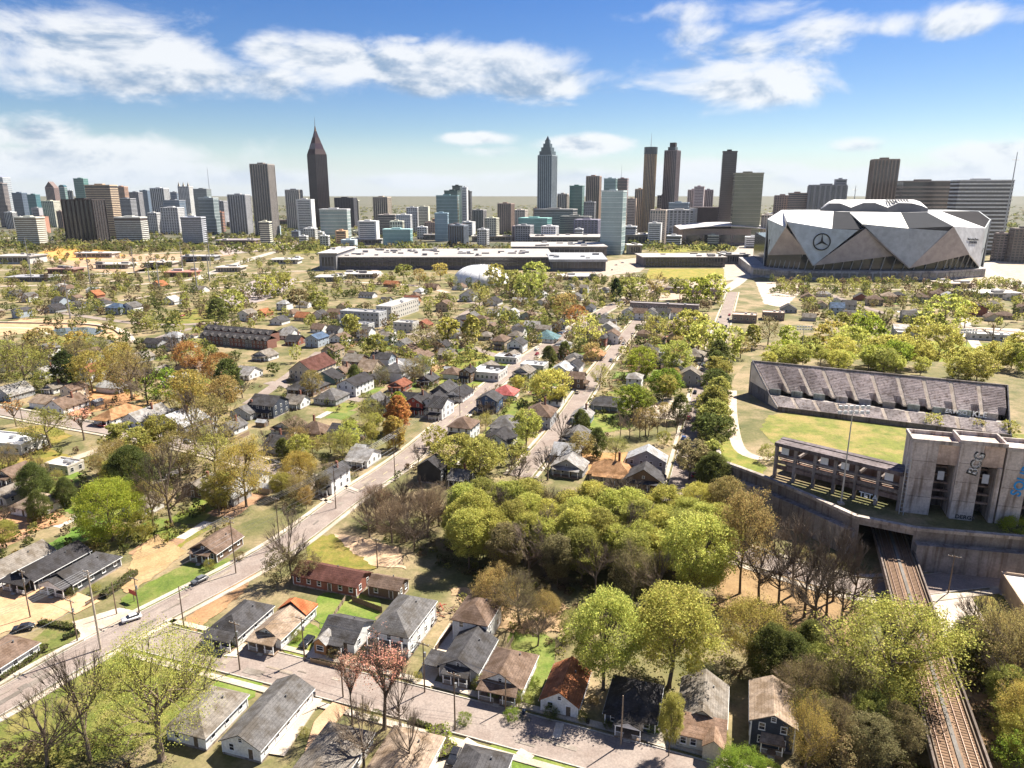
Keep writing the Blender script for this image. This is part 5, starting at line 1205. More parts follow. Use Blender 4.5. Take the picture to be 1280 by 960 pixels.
# left group
h_ = house(18,716,8.4,18,1,'gable','white','weathered','long pale roofed house at the end of the dark porch houses',detail=2,porch_w=7.6,porch_d=2.4)
house(66,716,8.4,17,1,'gable','black','dark','black house with white porch rail between two porch houses',detail=2,porch_w=8.0,porch_d=2.6)
house(108,722,8.6,15,1,'clip','dark grey','charcoal','charcoal house with four white porch posts beside the dark hedge',detail=2,porch_w=8.2,porch_d=2.8,porch_gable=True)
house(2,832,9,11,1,'hip','white','brown','white house behind the hedge at the corner',detail=2)
h_ = house(272,690,9,11,1,'gable','brown','brown','brown cottage with a red dormer beside the wires',detail=2,porch_w=6.5); MB().shell([(2.2,-4,4.0),(2.2,2,4.0),(4.6,-4,3.1),(4.6,2,3.1)],[(0,2,3,1)],.15).build('side_dormer_roof', M_ROOF, h_, (.42,.06,.05)); MB().box(2.3,-3.8,2.4,4.4,1.8,3.05).build('side_dormer', M_WALL, h_, WC['white'])
house(50,638,11,11,1,'hip','white','tan','tan hip roofed house with white gable end by red soil',detail=1)
house(14,625,8,9,1,'gable','cream','weathered',detail=1)
house(416,730,19,7.5,1,'gable','maroon' if 'maroon' in WC else 'brick red','maroon','long low maroon brick building beside the pale path',detail=2,rot=R(-19),ridge='x',pitch=.5)
house(486,741,8.5,5.5,1,'gable','brown','brown','brown shed behind the big white house',detail=2,ridge='x',name='shed',cat='shed')
# ---- the middle distance, each seen house by place, size and colours
MID = [
 (118,474,9,12,2,'gable','white','red brown'),(141,489,8,11,1,'gable','white','silver'),(71,490,6,8,1,'gable','white','weathered'),(85,512,10,13,1,'gable','white','brown'),(60,508,9,10,1,'gable','white','tan'),
 (150,524,9,17,1,'hip','white','orange brown'),(184,527,9,16,1,'gable','white','pale grey'),(226,533,16,14,1,'gable','grey','silver'),(291,540,8,8,1,'gable','white','grey'),(60,470,9,10,1,'gable','white','pale grey'),
 (290,492,7,8,1,'gable','white','grey'),(18,497,11,12,1,'gable','grey','pale grey'),(38,377,9,9,2,'gable','white','grey'),(148,392,14,10,2,'hip','pale blue','blue'),(166,391,12,10,2,'gable','white','grey'),(215,380,14,10,1,'gable','white','silver'),
 (397,432,9,12,2,'gable','pale blue','blue'),(426,432,9,10,2,'gable','white','brown'),(332,449,11,9,1,'gable','white','weathered'),(445,461,10,11,2,'gable','brown','weathered'),(463,466,9,13,1,'gable','tan','tan'),(492,466,10,11,1,'gable','grey','silver'),(508,462,9,10,1,'gable','pale blue','silver'),
 (410,477,9,12,1,'gable','teal','dark'),(445,490,10,16,2,'gable','white','dark'),(386,489,14,14,1,'hip','brown','charcoal'),(415,502,11,12,1,'hip','grey','grey'),(337,517,12,11,2,'gable','navy','charcoal'),(372,508,8,8,1,'gable','white','weathered'),
 (486,512,9,9,1,'gable','white','dark'),(470,507,8,8,1,'gable','white','grey'),(556,494,10,12,1,'gable','dark grey','charcoal'),(574,498,9,13,1,'gable','white','dark'),(518,505,8,11,1,'gable','red','dark'),(524,514,8,11,2,'gable','red','dark'),(543,514,7,12,2,'gable','white','dark'),(552,520,6,12,2,'gable','white','dark'),(500,487,8,9,1,'gable','brick red','red brown'),
 (585,476,6,8,2,'gable','brown','dark'),(612,512,9,9,2,'gable','blue','charcoal'),(632,497,10,10,1,'hip','white','pink red'),(580,546,9,10,2,'hip','white','brown'),(634,536,10,13,1,'hip','grey','grey'),(625,556,10,10,1,'gable','white','dark'),
 (541,600,6.5,9,2,'gable','black','dark'),(577,603,7,8,1,'gable','black','grey'),(455,578,9,11,1,'gable','white','pale grey'),(352,562,11,9,1,'gable','grey','charcoal'),(417,610,6.5,12,2,'gable','white','charcoal'),
 (560,447,9,8,1,'gable','tan','weathered'),(571,416,9,10,2,'gable','black','dark'),(556,388,11,11,2,'gable','tan','brown'),(586,376,13,12,2,'gable','white','charcoal'),(616,381,13,13,1,'gable','white','dark'),(608,424,9,9,1,'hip','grey','weathered'),
 (683,426,15,13,1,'hip','white','teal'),(742,448,12,9,1,'gable','yellow','orange brown'),(718,468,7,9,2,'gable','white','dark'),(719,484,8,9,2,'gable','brown','brown'),(760,510,13,10,1,'hip','grey','charcoal'),(793,484,7,9,2,'hip','white','pale grey'),
 (675,530,11,12,2,'hip','grey','brown'),(728,526,8,8,1,'gable','teal','pale grey'),(720,552,10,10,1,'gable','grey','grey'),(706,572,12,8,1,'gable','grey','silver'),(712,590,12,9,1,'gable','grey','pale grey'),(765,597,15,11,1,'hip','tan','orange brown'),(808,590,14,7,2,'gable','grey','silver'),(805,607,14,8,1,'gable','brown','charcoal'),
 (862,480,8,10,2,'gable','grey','weathered'),(826,458,9,9,1,'gable','white','charcoal'),(765,428,11,9,2,'gable','white','brown'),(786,398,10,9,2,'gable','white','grey'),(800,399,10,9,2,'gable','white','brown'),(814,399,10,9,2,'gable','white','grey'),(829,399,10,9,2,'gable','white','charcoal'),(843,398,10,9,2,'gable','white','brown'),
 (808,442,11,10,1,'hip','grey','charcoal'),(868,448,11,12,1,'hip','grey','weathered'),(760,416,14,10,1,'gable','grey','pale grey'),(690,505,8,10,1,'gable','white','grey'),(655,470,9,10,1,'gable','grey','weathered'),(700,445,9,9,1,'gable','brick red','brown'),(640,450,8,9,1,'gable','brown','weathered'),
 (1045,392,10,12,2,'gable','pale blue','blue'),(1060,388,10,11,2,'gable','grey','charcoal'),(1092,381,12,12,2,'hip','tan','brown'),(1110,377,12,12,2,'hip','tan','tan'),(1135,402,10,10,2,'gable','grey','grey'),(1150,378,12,12,2,'hip','grey','brown'),(1172,374,12,12,2,'hip','tan','brown'),(1212,390,12,10,1,'hip','white','tan'),(1240,385,12,12,1,'hip','tan','weathered'),(1130,420,14,9,2,'gable','grey','white'),(1075,402,10,10,1,'gable','white','grey'),
(362,540,10,9,1,'gable','white','brown'),(395,545,9,10,1,'hip','tan','brown'),(432,548,9,10,1,'gable','grey','charcoal'),(310,520,10,10,1,'gable','grey','grey'),(258,545,9,9,1,'gable','grey','weathered'),
 (180,640,8,9,1,'gable','white','weathered'),(318,605,9,9,1,'gable','white','grey'),(290,625,9,9,1,'gable','grey','silver'),(255,615,9,10,1,'gable','brown','weathered'),(20,600,9,9,1,'gable','tan','brown'),
 (620,470,9,9,1,'gable','grey','dark'),(525,468,8,9,1,'gable','white','dark'),(535,480,8,9,1,'gable','brown','charcoal'),(468,478,8,9,1,'gable','brown','dark'),(430,470,8,10,1,'gable','tan','brown'),(480,450,9,9,1,'gable','white','weathered'),(520,448,9,9,1,'gable','brick red','brown'),(540,430,9,9,1,'gable','white','grey'),(645,415,9,9,1,'gable','white','charcoal'),(660,398,10,10,1,'gable','grey','brown'),(700,410,10,9,1,'gable','white','dark'),(590,400,10,10,1,'gable','brown','grey'),(630,392,10,10,1,'gable','white','weathered'),(530,410,10,9,1,'gable','brick red','red brown'),
 (400,415,9,9,1,'gable','white','brown'),(370,430,9,9,1,'gable','brick red','dark'),(360,418,9,9,1,'gable','white','grey'),(380,400,10,10,1,'gable','tan','rust'),(350,405,10,10,1,'gable','white','charcoal'),(420,395,11,10,1,'gable','brick red','brown'),(310,400,10,10,2,'gable','white','weathered'),(330,395,10,10,1,'gable','brick red','rust'),(515,378,13,10,1,'gable','orange brick','red brown'),(490,358,14,10,1,'gable','orange brick','rust'),(540,362,14,10,1,'gable','tan','brown'),
 (95,385,12,10,1,'gable','grey','charcoal'),(70,390,12,10,1,'gable','grey','dark'),(20,372,12,10,1,'gable','grey','charcoal'),(120,372,12,9,1,'gable','brick red','rust'),(250,365,14,10,1,'gable','white','weathered'),(200,360,14,10,1,'gable','tan','rust'),(10,462,10,10,1,'gable','white','grey'),(200,470,9,9,1,'gable','white','weathered'),(220,425,12,9,1,'hip','grey','silver'),(195,433,12,9,1,'gable','grey','dark'),
 (650,380,12,10,1,'gable','white','pale grey'),(690,385,11,10,1,'gable','tan','brown'),(720,375,12,10,1,'gable','white','grey'),(575,362,13,10,1,'gable','white','brown'),(460,372,14,9,1,'gable','white','charcoal'),(640,372,12,9,1,'gable','tan','weathered'),
 (1010,375,12,10,1,'gable','tan','brown'),(985,390,12,10,1,'gable','grey','charcoal'),(1190,385,11,10,2,'gable','grey','weathered'),(1265,375,12,10,1,'hip','white','grey'),(1255,398,12,10,1,'hip','tan','brown'),
]
rg = random.Random(5)
for (px, py, w_, d_, st, rf, wl, rc) in MID:
    x_, y_ = G(px,py); dist = y_
    det = 1 if py > 425 else 0
    ridge = 'y' if rg.random() < .7 else 'x'
    rot = GA + (rg.choice((0,0,0,math.pi/2)) if det else 0) + R(rg.uniform(-2,2))
    k_ = 1.12 if py < 560 else 1.0; w_ *= k_; d_ *= k_
    house(px, py, w_, d_, st, rf, wl, rc, rot=rot, ridge=ridge, detail=det, porch_w=w_*.8 if (det and rf != 'flat' and rg.random() < .7) else None, chimney=rg.random() < .3, pitch=rg.uniform(.48,.68))
# church
t = house(392,470,15,24,2,'gable','cream','maroon','cream walled church with a big dark brown roof',pitch=.72,name='church',cat='church')
# white and grey flat roofed buildings
def flatblock(px, py, w, d, h, wall, roofc, label, rot=GA, rows=1, cols=6, name='store', cat='building', units=2, group=None):
    x, y = G(px,py); t = thing(name, label, cat, (x,y,0), rot, group)
    MB().box(-w/2,-d/2,0,w/2,d/2,h).build('wall', M_WALL if rows > 1 else M_PLASTER, t, wall)
    MB().box(-w/2+.3,-d/2+.3,h+.002,w/2-.3,d/2-.3,h+.06).build('roof', M_PLASTER, t, roofc)
    for (a,b,c,e) in ((-w/2-.1,-d/2-.1,w/2+.1,-d/2+.25),(-w/2-.1,d/2-.25,w/2+.1,d/2+.1),(-w/2-.1,-d/2+.26,-w/2+.25,d/2-.26),(w/2-.25,-d/2+.26,w/2+.1,d/2-.26)): MB().box(a,b,h+.003,c,e,h+.7).build('parapet', M_PLASTER, t, tuple(min(.8,q*1.1) for q in wall))
    sh = h/rows
    for r_ in range(rows):
        for k in range(cols): put_window(t, -w/2+w*(k+.5)/cols, -d/2-.02, sh*(r_+.55), 'f', min(1.6,w/cols*.5), min(1.5,sh*.5), near=False)
        for k in range(max(2,int(d/4))): put_window(t, w/2+.02, -d/2+d*(k+.5)/max(2,int(d/4)), sh*(r_+.55), 'r', 1.2, min(1.5,sh*.5), near=False)
    for k in range(units): MB().box(-1,-.8,h+.06,1,.8,h+1.2).build('roof_unit', M_METAL, t, W1, loc=(w*(.3-.5*k/max(1,units)),d*.1*(k%2),0))
    FOOT.append((x,y,max(w,d)*.5)); return t
flatblock(12,560,26,12,4,(.62,.6,.57),(.74,.72,.70),'long flat white roofed store at the field edge',rot=R(-14))
flatblock(612,472,16,16,4.5,(.66,.64,.6),(.76,.75,.73),'flat white roofed shop on the wide middle street')
flatblock(668,463,14,11,4,(.5,.48,.45),(.74,.72,.70),'flat white roofed hall beside mown grass')
flatblock(635,452,14,10,3.5,(.66,.64,.6),(.72,.71,.7),'low white workshop further up the wide middle street')
flatblock(82,588,11,7,3,(.5,.46,.4),(.74,.7,.66),'flat pale roofed carport by the lane')
flatblock(455,406,34,13,11,(.46,.47,.49),(.3,.3,.31),'grey three storey apartment block with dark balconies',rows=3,cols=9,name='apartment_block',cat='apartments')
flatblock(498,394,14,52,11,(.58,.55,.50),(.45,.43,.42),'long cream three storey apartment block with stepped roof',rows=3,cols=4,name='apartment_block',cat='apartments')
flatblock(455,418,13,9,8,(.56,.55,.53),(.34,.33,.33),'small white apartment annex before the grey block',rows=2,cols=4,name='apartment_block',cat='apartments')
flatblock(508,414,16,11,7,(.55,.52,.48),(.34,.33,.33),'small cream apartment annex with dark roof',rows=2,cols=4,name='apartment_block',cat='apartments')
flatblock(930,402,19,14,6,(.30,.24,.2),(.55,.42,.33),'flat tan roofed block with brick front, first of a pair',cols=4); flatblock(966,399,17,13,6,(.28,.22,.19),(.57,.43,.34),'flat tan roofed block with brick front, second of a pair',cols=4)
flatblock(830,388,60,9,6,(.24,.2,.2),(.42,.38,.37),'long low flat roofed school wing behind white gabled row',cols=14)
flatblock(1135,424,16,8,5,(.5,.48,.46),(.72,.7,.68),'flat white roofed annex behind the big round trees',cols=5)
flatblock(1235,424,26,11,4,(.6,.58,.55),(.76,.74,.7),'long flat white roof by the curved drive',cols=6)
flatblock(1300,780,9,30,4.5,(.40,.30,.22),(.72,.68,.62),'long pale roofed shed past the concrete lots',cols=3)
flatblock(860,366,70,10,5,(.36,.3,.26),(.5,.45,.4),'long low tan classroom block before the striped green',cols=16)
# dark row houses
for r_ in range(2):
    for k in range(9):
        x0, y0 = G(262+k*9.2+r_*4, 428-r_*8+k*.9); t = thing('row_house', 'dark roofed brick row house in the double terrace', 'house', (x0,y0,0), GA, 'double terrace of dark row houses')
        MB().box(-3.2,-5,0,3.2,5,6).build('wall', M_WALL, t, (.25,.12,.09) if k % 3 else (.22,.2,.19))
        MB().shell([(-3.25,-5.4,6),(3.25,-5.4,6),(3.25,5.4,6),(-3.25,5.4,6),(-3.25,0,8.6),(3.25,0,8.6)],[(0,1,5,4),(2,3,4,5)],.2).build('roof', M_ROOF, t, (.07,.068,.075))
        MB().add([(-1.5,-5.5,5.9),(1.5,-5.5,5.9),(0,-5.5,7.9),(0,-1.5,7.9)],[(0,1,2),(1,3,2),(3,0,2)]).build('front_gable', M_ROOF, t, (.10,.095,.1))
        for a in (-1.6,1.6):
            for zz_ in (1.8,4.5): put_window(t,a,-5.02,zz_,'f',.9,1.3,near=False)
        FOOT.append((x0,y0,5))
# more of the small houses that crowd the blocks
def house_fill(pxpoly, n, seed):
    rg_ = random.Random(seed); poly = [G(*p) for p in pxpoly]; xs = [p[0] for p in poly]; ys = [p[1] for p in poly]; k = 0
    for _ in range(n*60):
        if k >= n: break
        x, y = rg_.uniform(min(xs),max(xs)), rg_.uniform(min(ys),max(ys))
        c = False
        for (ax,ay),(bx,by) in zip(poly, poly[1:]+poly[:1]):
            if (ay > y) != (by > y) and x < (bx-ax)*(y-ay)/(by-ay)+ax: c = not c
        if not c or seg_dist(x,y) < 7 or not foot_free(x,y,6.5): continue
        px, py = PX(x,y); k += 1
        wl, rc = rg_.choice([('white','grey'),('white','brown'),('white','charcoal'),('grey','weathered'),('tan','brown'),('brick red','charcoal'),('white','pale grey'),('cream','brown'),('pale blue','charcoal'),('white','weathered'),('grey','dark'),('white','silver')])
        house(px, py, rg_.uniform(8,11), rg_.uniform(9,14), rg_.choice((1,1,2)), rg_.choice(('gable','gable','hip')), wl, rc, rot=GA+rg_.choice((0,0,math.pi/2)), ridge=rg_.choice('yyx'), detail=1 if py > 430 else 0, porch_w=6.5 if py > 430 and rg_.random() < .6 else None, pitch=rg_.uniform(.48,.66))
house_fill([(330,505),(420,425),(640,385),(700,420),(560,520),(430,520)], 26, 1); house_fill([(620,470),(720,400),(880,400),(870,480),(720,540)], 20, 2); house_fill([(0,480),(0,430),(230,430),(330,470),(250,540),(60,520)], 14, 3)
house_fill([(560,400),(600,362),(760,360),(740,395)], 12, 4); house_fill([(1010,410),(1010,368),(1290,368),(1290,400)], 14, 5); house_fill([(340,430),(340,385),(440,380),(540,365),(560,372),(430,430)], 12, 6); house_fill([(0,400),(0,362),(180,365),(180,385)], 8, 7)
# small porch sheds and fences behind the nearest row
def fence(pxs, label, h=1.6, colr=(1.0,.9,.8), gap=.02, bw=.14):
    pts = [G(*p) for p in pxs]; t = thing('fence', label, 'fence', (*pts[0],0))
    me = cached(('board',h,bw), lambda: MB().box(-bw/2,-.02,.05,bw/2,.02,h).mesh('board', M_WOOD)); post = cached(('fpost',h), lambda: MB().box(-.06,-.06,0,.06,.06,h+.1).mesh('post', M_WOOD))
    for a, b in zip(pts, pts[1:]):
        d = math.hypot(b[0]-a[0],b[1]-a[1]); an = math.atan2(b[1]-a[1],b[0]-a[0]); ox, oy = a[0]-pts[0][0], a[1]-pts[0][1]
        mb = MB()
        for k in range(int(d/(bw+gap))): mb.box(k*(bw+gap),-.02,.05,k*(bw+gap)+bw,.02,h+.04*((k*7)%3))
        mb.box(0,.025,.4,d,.07,.5); mb.box(0,.025,h-.4,d,.07,h-.3)
        o = mb.build('boards', M_WOOD, t, colr, loc=(ox,oy,0), rot=an); o['kind'] = 'stuff'
        for k in range(int(d/2.4)+1): obj('post', post, t, colr, (ox+math.cos(an)*k*2.4-math.sin(an)*.1, oy+math.sin(an)*k*2.4+math.cos(an)*.1, 0))
    return t
fence([(440,752),(478,766)],'brown board fence between back lawns and the brown shed'); fence([(432,750),(400,798)],'pale board fence between the two green back lawns',1.3,(1.6,1.6,1.5))
fence([(388,828),(430,838),(440,828)],'low front fence of the wooden gabled cottage',1.0,(1.5,1.4,1.2)); fence([(545,815),(575,775)],'brown board fence beside the driveway of the big white house'); fence([(618,838),(642,800)],'grey board fence between carport house and brown bungalow',1.4,(1.5,1.5,1.5))
fence([(108,758),(140,738),(165,715)],'dark board fence at the edge of the big lawn',1.2)
for (a,b,cl,lab) in ((392,872,(.02,.02,.022),'black wheeled bin at the kerb by the long white house'),(447,838,(.03,.05,.03),'dark green wheeled bin before the wooden gabled cottage'),(655,893,(.02,.03,.06),'blue wheeled bin beside the brown bungalow'),(735,905,(.02,.02,.022),'black wheeled bin beside the rust roofed cottage')):
    x_, y_ = G(a,b); t = thing('wheeled_bin', lab, 'bin', (x_,y_,.03), GA); MB().add([(-.26,-.3,.08),(.26,-.3,.08),(.26,.3,.08),(-.26,.3,.08),(-.32,-.38,1.0),(.32,-.38,1.0),(.32,.38,1.0),(-.32,.38,1.0)],[(0,3,2,1),(0,1,5,4),(1,2,6,5),(2,3,7,6),(3,0,4,7)]).build('body', M_PAINT, t, cl); MB().box(-.35,-.42,1.0,.35,.42,1.08).build('lid', M_PAINT, t, cl)
    for sx in (-.28,.28): MB().tube([(sx-.04,.3,.1),(sx+.04,.3,.1)], .1, 8).build('wheel', M_RUBBER, t, W1)
# short fences between the back yards of the middle blocks
rgf_ = random.Random(31)
for (h_t, hx, hy, hn) in HOUSES:
    if not (215 < hy < 430) or rgf_.random() > .3: continue
    sg = rgf_.choice((-1,1)); an = GA+rgf_.choice((0,math.pi/2)); x_, y_ = hx+sg*9*math.cos(GA)-8*math.sin(GA)*rgf_.choice((-1,1)), hy+sg*9*math.sin(GA)+8*math.cos(GA)*rgf_.choice((-1,1))
    if seg_dist(x_,y_) < 8 or not foot_free(x_,y_,2.0): continue
    ln = rgf_.choice((9,12,15)); t = thing('fence', f'short board fence by the {hn}, {zone(x_,y_)}', 'fence', (x_,y_,0), an, f'back yard fences {zone(x_,y_)} by {hn}')
    def mkf():
        mb = MB()
        for k in range(int(ln/.2)): mb.box(-ln/2+k*.2,-.02,.05,-ln/2+k*.2+.18,.02,1.7+.05*((k*5)%3))
        mb.box(-ln/2,.025,.5,ln/2,.08,.62); mb.box(-ln/2,.025,1.3,ln/2,.08,1.42); return mb.mesh('boards', M_WOOD)
    obj('boards', cached(('yardfence',ln), mkf), t, rgf_.choice([(1.8,1.7,1.6),(1.2,1.0,.85),(3.2,3.2,3.1)]))['kind'] = 'stuff'
    for k in range(4): obj('post', cached('yfpost', lambda: MB().box(-.07,-.07,0,.07,.07,1.85).mesh('post', M_WOOD)), t, (1.2,1.1,1.0), (-ln/2+ln*k/3,.15,0))
# garden sheds behind the houses of the middle blocks
rgs = random.Random(61); SHC = [('white',(.8,.8,.79)),('grey',(.36,.36,.36)),('brown',(.22,.15,.1)),('tan',(.45,.36,.26))]
for (h_t, hx, hy, hn) in list(HOUSES):
    if not (215 < hy < 520) or rgs.random() > .42: continue
    dx, dy = rgs.choice((-7,7)), rgs.uniform(9,12); x_ = hx+dx*math.cos(GA)-dy*math.sin(GA); y_ = hy+dx*math.sin(GA)+dy*math.cos(GA)
    if seg_dist(x_,y_) < 4 or not foot_free(x_,y_,2.2): continue
    sn, sc_ = rgs.choice(SHC); rn, rc_ = rgs.choice([('dark',RC['dark']),('silver',RC['silver']),('brown',RC['brown'])])
    t = thing('shed', f'small {sn} garden shed with {rn} roof, behind a {hn}, {zone(x_,y_)}', 'shed', (x_,y_,0), GA+rgs.choice((0,math.pi/2)), f'{sn} {rn} roofed garden sheds behind {hn} {zone(x_,y_)}')
    if len(t['label'].split()) > 16: t['label'] = f'small {sn} garden shed, {rn} roof, {zone(x_,y_)}'; t['group'] = t['label']+' set'
    obj('wall', cached('shedw', lambda: wall_mesh('gable',3.4,4.6,2.3,.5,'y',0).mesh('wall', M_WALL)), t, sc_)
    def mks():
        vs, fs, r_ = roof_geo('gable',3.4,4.6,2.3,.5,.3,'y'); return MB().shell(vs, fs, .14).mesh('roof', M_ROOF)
    obj('roof', cached('shedr', mks), t, rc_); obj('door', door_mesh(), t, (.7,.7,.7), (0,-2.32,0))
    FOOT.append((x_,y_,2.6))
# debris heap beside the big white house
rgd = random.Random(8); x_, y_ = G(556,768); t = thing('scrap_heap', 'heap of broken timber and red scrap behind the big white house', 'heap', (x_,y_,0))
for k in range(46):
    a = Vector((rgd.uniform(-3.5,3.5),rgd.uniform(-3,3),rgd.uniform(.1,1.4))); dv = Vector((rgd.uniform(-1,1),rgd.uniform(-1,1),rgd.uniform(-.3,.4))).normalized()*rgd.uniform(.8,2.2)
    MB().bar(a-dv*.5, a+dv*.5, rgd.uniform(.08,.3), rgd.uniform(.05,.12)).build('plank', M_WOOD, t, rgd.choice([(1.5,1.4,1.2),(2.0,.6,.5),(.8,.7,.6),(2.6,2.5,2.4)]))
FOOT.append((x_,y_,3.5))

# ================================================================== cars
CC = {'white':(.75,.75,.74),'silver':(.42,.43,.45),'black':(.02,.02,.022),'grey':(.14,.145,.15),'red':(.35,.03,.03),'blue':(.05,.09,.22),'tan':(.35,.29,.21)}
def car_meshes():
    mb = MB(); prof = [(-2.2,.45),(-2.25,.75),(-2.1,.95),(-1.0,1.02),(1.55,1.02),(2.1,.92),(2.2,.7),(2.2,.42)]; hw = .88
    def loft(mb, rings):
        n = len(rings[0]); vs = [p for r_ in rings for p in r_]
        fs = [(i*n+k, (i+1)*n+k, (i+1)*n+(k+1)%n, i*n+(k+1)%n) for i in range(len(rings)-1) for k in range(n)]
        fs += [tuple(range(n)), tuple(reversed([(len(rings)-1)*n+k for k in range(n)]))]
        mb.add(vs, fs)
    loft(mb, [[(x,y*sc,z if abs(y*sc) < .8 or True else z) for x,z in [(a*(1 if abs(y)<.8 else .985), b) for a,b in prof]] for y, sc in ((-hw,1),(-hw*.8,1),(hw*.8,1),(hw,1))])
    body = mb.mesh('body', M_PAINT, True)
    mb = MB(); a = [(-1.15,1.0),(-.45,1.44),(1.15,1.46),(1.75,1.0)]
    loft(mb, [[(x,y*(1 if z < 1.2 else .86),z) for x,z in a] for y in (-.78,.78)]); cabin = mb.mesh('glasshouse', M_GLASSW)
    roof = MB().box(-.5,-.66,1.43,1.2,.66,1.49).mesh('roof', M_PAINT)
    tyre = MB(); tyre.tube([(0,-.1,0),(0,.1,0)], .33, 12); ty = tyre.mesh('wheel', M_RUBBER, False)
    rim = MB().tube([(0,-.115,0),(0,.115,0)], .19, 8).mesh('rim', M_METAL)
    lamp = MB().box(-.04,-.17,-.07,.04,.17,.07).mesh('headlight', M_LAMP)
    return body, cabin, roof, ty, rim, lamp
CAR = car_meshes(); NCAR = [0]
def car(px, py, heading, colr, label=None, suv=False, z=0.0, near=None):
    x, y = G(px,py); near = py > 560 if near is None else near
    lab = label or f'{colr} parked car {zone(x,y)}'
    t = thing('parked_car', lab, 'car', (x,y,z+LAYER[0]+.01), heading, None if label else f'{colr} cars {zone(x,y)}'); c = CC[colr]
    obj('body', CAR[0], t, c); obj('glasshouse', CAR[1], t, W1, scale=(1.12,1,1.12) if suv else None, loc=(.1,0,-.12) if suv else None); obj('roof', CAR[2], t, c, scale=(1.12,1,1.12) if suv else None, loc=(.1,0,-.12) if suv else None)
    for sx in (-1.38,1.42):
        for sy in (-.8,.8):
            wh = obj('wheel', CAR[3], t, W1, (sx,sy,.33))
            if near: obj('rim', CAR[4], wh, W1)
    for sy in (-.62,.62):
        obj('headlight', CAR[5], t, W1, (-2.2,sy,.72))
        if near: obj('tail_light', CAR[5], t, (.4,.02,.02), (2.19,sy,.75))
    return t
UP_ = R(73.5); AC = R(-19)
car(384,806,UP_,'black','black car parked beside the wooden gabled cottage',True); car(539,780,UP_,'black','black car on the drive behind the big white house'); car(516,812,UP_,'grey','grey car tucked against the big white house')
car(568,950,UP_+.05,'black','black pickup sized car beside the clipped hedge',True); car(612,838,UP_,'white','white car between carport house and brown bungalow'); car(604,853,UP_,'silver','silver car between carport house and brown bungalow')
car(30,788,R(20),'black','black car by the corner house'); car(165,776,R(40),'white','white car turning by the corner lamp poles'); 
car(250,728,R(58),'grey','grey car at the kerb by the big lawn')
rgc = random.Random(11); names = list(CC)
def lane_cars(key, n, side, t0, t1, off):
    q = ROADS[key]; ds = [0]
    for a, b in zip(q, q[1:]): ds.append(ds[-1]+math.hypot(b[0]-a[0],b[1]-a[1]))
    for k in range(n):
        s_ = ds[-1]*(t0+(t1-t0)*(k+rgc.uniform(.1,.9))/n)
        i = max(j for j in range(len(ds)-1) if ds[j] <= s_); a, b = q[i], q[i+1]; f = (s_-ds[i])/(ds[i+1]-ds[i]); an = math.atan2(b[1]-a[1],b[0]-a[0])
        x = a[0]+(b[0]-a[0])*f-math.sin(an)*off*side; y = a[1]+(b[1]-a[1])*f+math.cos(an)*off*side
        car(*PX(x,y), an+(math.pi if side > 0 else 0), rgc.choice(names), suv=rgc.random() < .4)
lane_cars('car_street',15,-1,.05,.75,3.3); lane_cars('car_street',12,1,.1,.75,3.3); lane_cars('second_street',6,-1,.15,.9,2.9); lane_cars('second_street',4,1,.2,.9,2.9)
lane_cars('wide_street',7,1,.45,.85,2.2); lane_cars('wide_street',7,-1,.4,.9,2.2); lane_cars('lower_street',1,1,.1,.2,3.4); lane_cars('cross_street',4,1,.3,.9,2.2); lane_cars('grid_street',3,1,.1,.9,2)
for (a,b) in ((330,355),(345,357),(352,360),(735,337),(748,336),(770,332),(778,329),(765,338),(742,341),(95,382),(108,380),(118,379),(112,348),(130,346),(700,418),(712,416),(722,413),(215,398),(228,396),(205,400)): car(a,b,rgc.choice((GA,UP_)),rgc.choice(names),z=.15)

# ================================================================== poles and wires
POLES = {}
def pole(key, px, py, H, label, arms=1, colr=(1.0,.95,.9), mat=None, an=R(-25), r=.17, near=True):
    x, y = G(px,py); t = thing('utility_pole', label, 'pole', (x,y,0), an)
    MB().tube([(0,0,0),(0,0,H*.5),(0,0,H)], [r,r*.85,r*.6], 7).build('shaft', mat or M_WOOD, t, colr)
    tops = []
    for k in range(arms):
        z = H-.35-k*1.3; MB().box(-1.5,-.2,z-.07,1.5,-.06,z+.07).build('crossarm', M_WOOD, t, colr)
        for xx in (-1.35,-.5,.5,1.35):
            MB().tube([(0,0,0),(0,0,.22)], .06, 5).build('insulator', M_LAMP, t, W1, loc=(xx,-.13,z+.07))
    if near and arms: MB().tube([(.35,0,H-3.2),(.35,0,H-2.2)], .24, 8).build('transformer', M_METAL, t, (.8,.8,.8))
    for xx in (-1.35,-.5,.5,1.35): tops.append((x+math.cos(an)*xx, y+math.sin(an)*xx, H-.1))
    tops.append((x,y,H*.72)); tops.append((x,y,H*.64)); POLES[key] = (tops, x, y, H); return t
CONCP = (1.15,1.05,.95)
pole('a',126,812,20,'tallest pale concrete pole at the corner of the wide street',2,CONCP,M_CONC,r=.27,near=False); pole('b',295,717,17,'tall dark pole where the big lawn ends',2,near=False)
pole('c',494,602,18,'tall pole beside the orange red tree',2,near=False); pole('z',-60,905,20,'concrete pole at the lower end of the wide street',2,CONCP,M_CONC,r=.27,near=False)
pole('d',38,772,13,'pale pole in front of the black porch house'); pole('e',97,802,11,'short brown pole by the clipped corner hedge'); pole('f',175,772,11,'dark pole before the big lawn beside a red sign',1); pole('g',230,784,11,'dark pole across from the white porch cottage',0,near=False)
pole('h',300,838,12,'pole at the near kerb opposite the white porch cottage'); pole('i',381,826,11,'pole at the drive of the wooden gabled cottage'); pole('j',429,872,11,'pole between the pink budding maples',0,near=False); pole('k',531,866,12,'pole at the drive of the big white house')
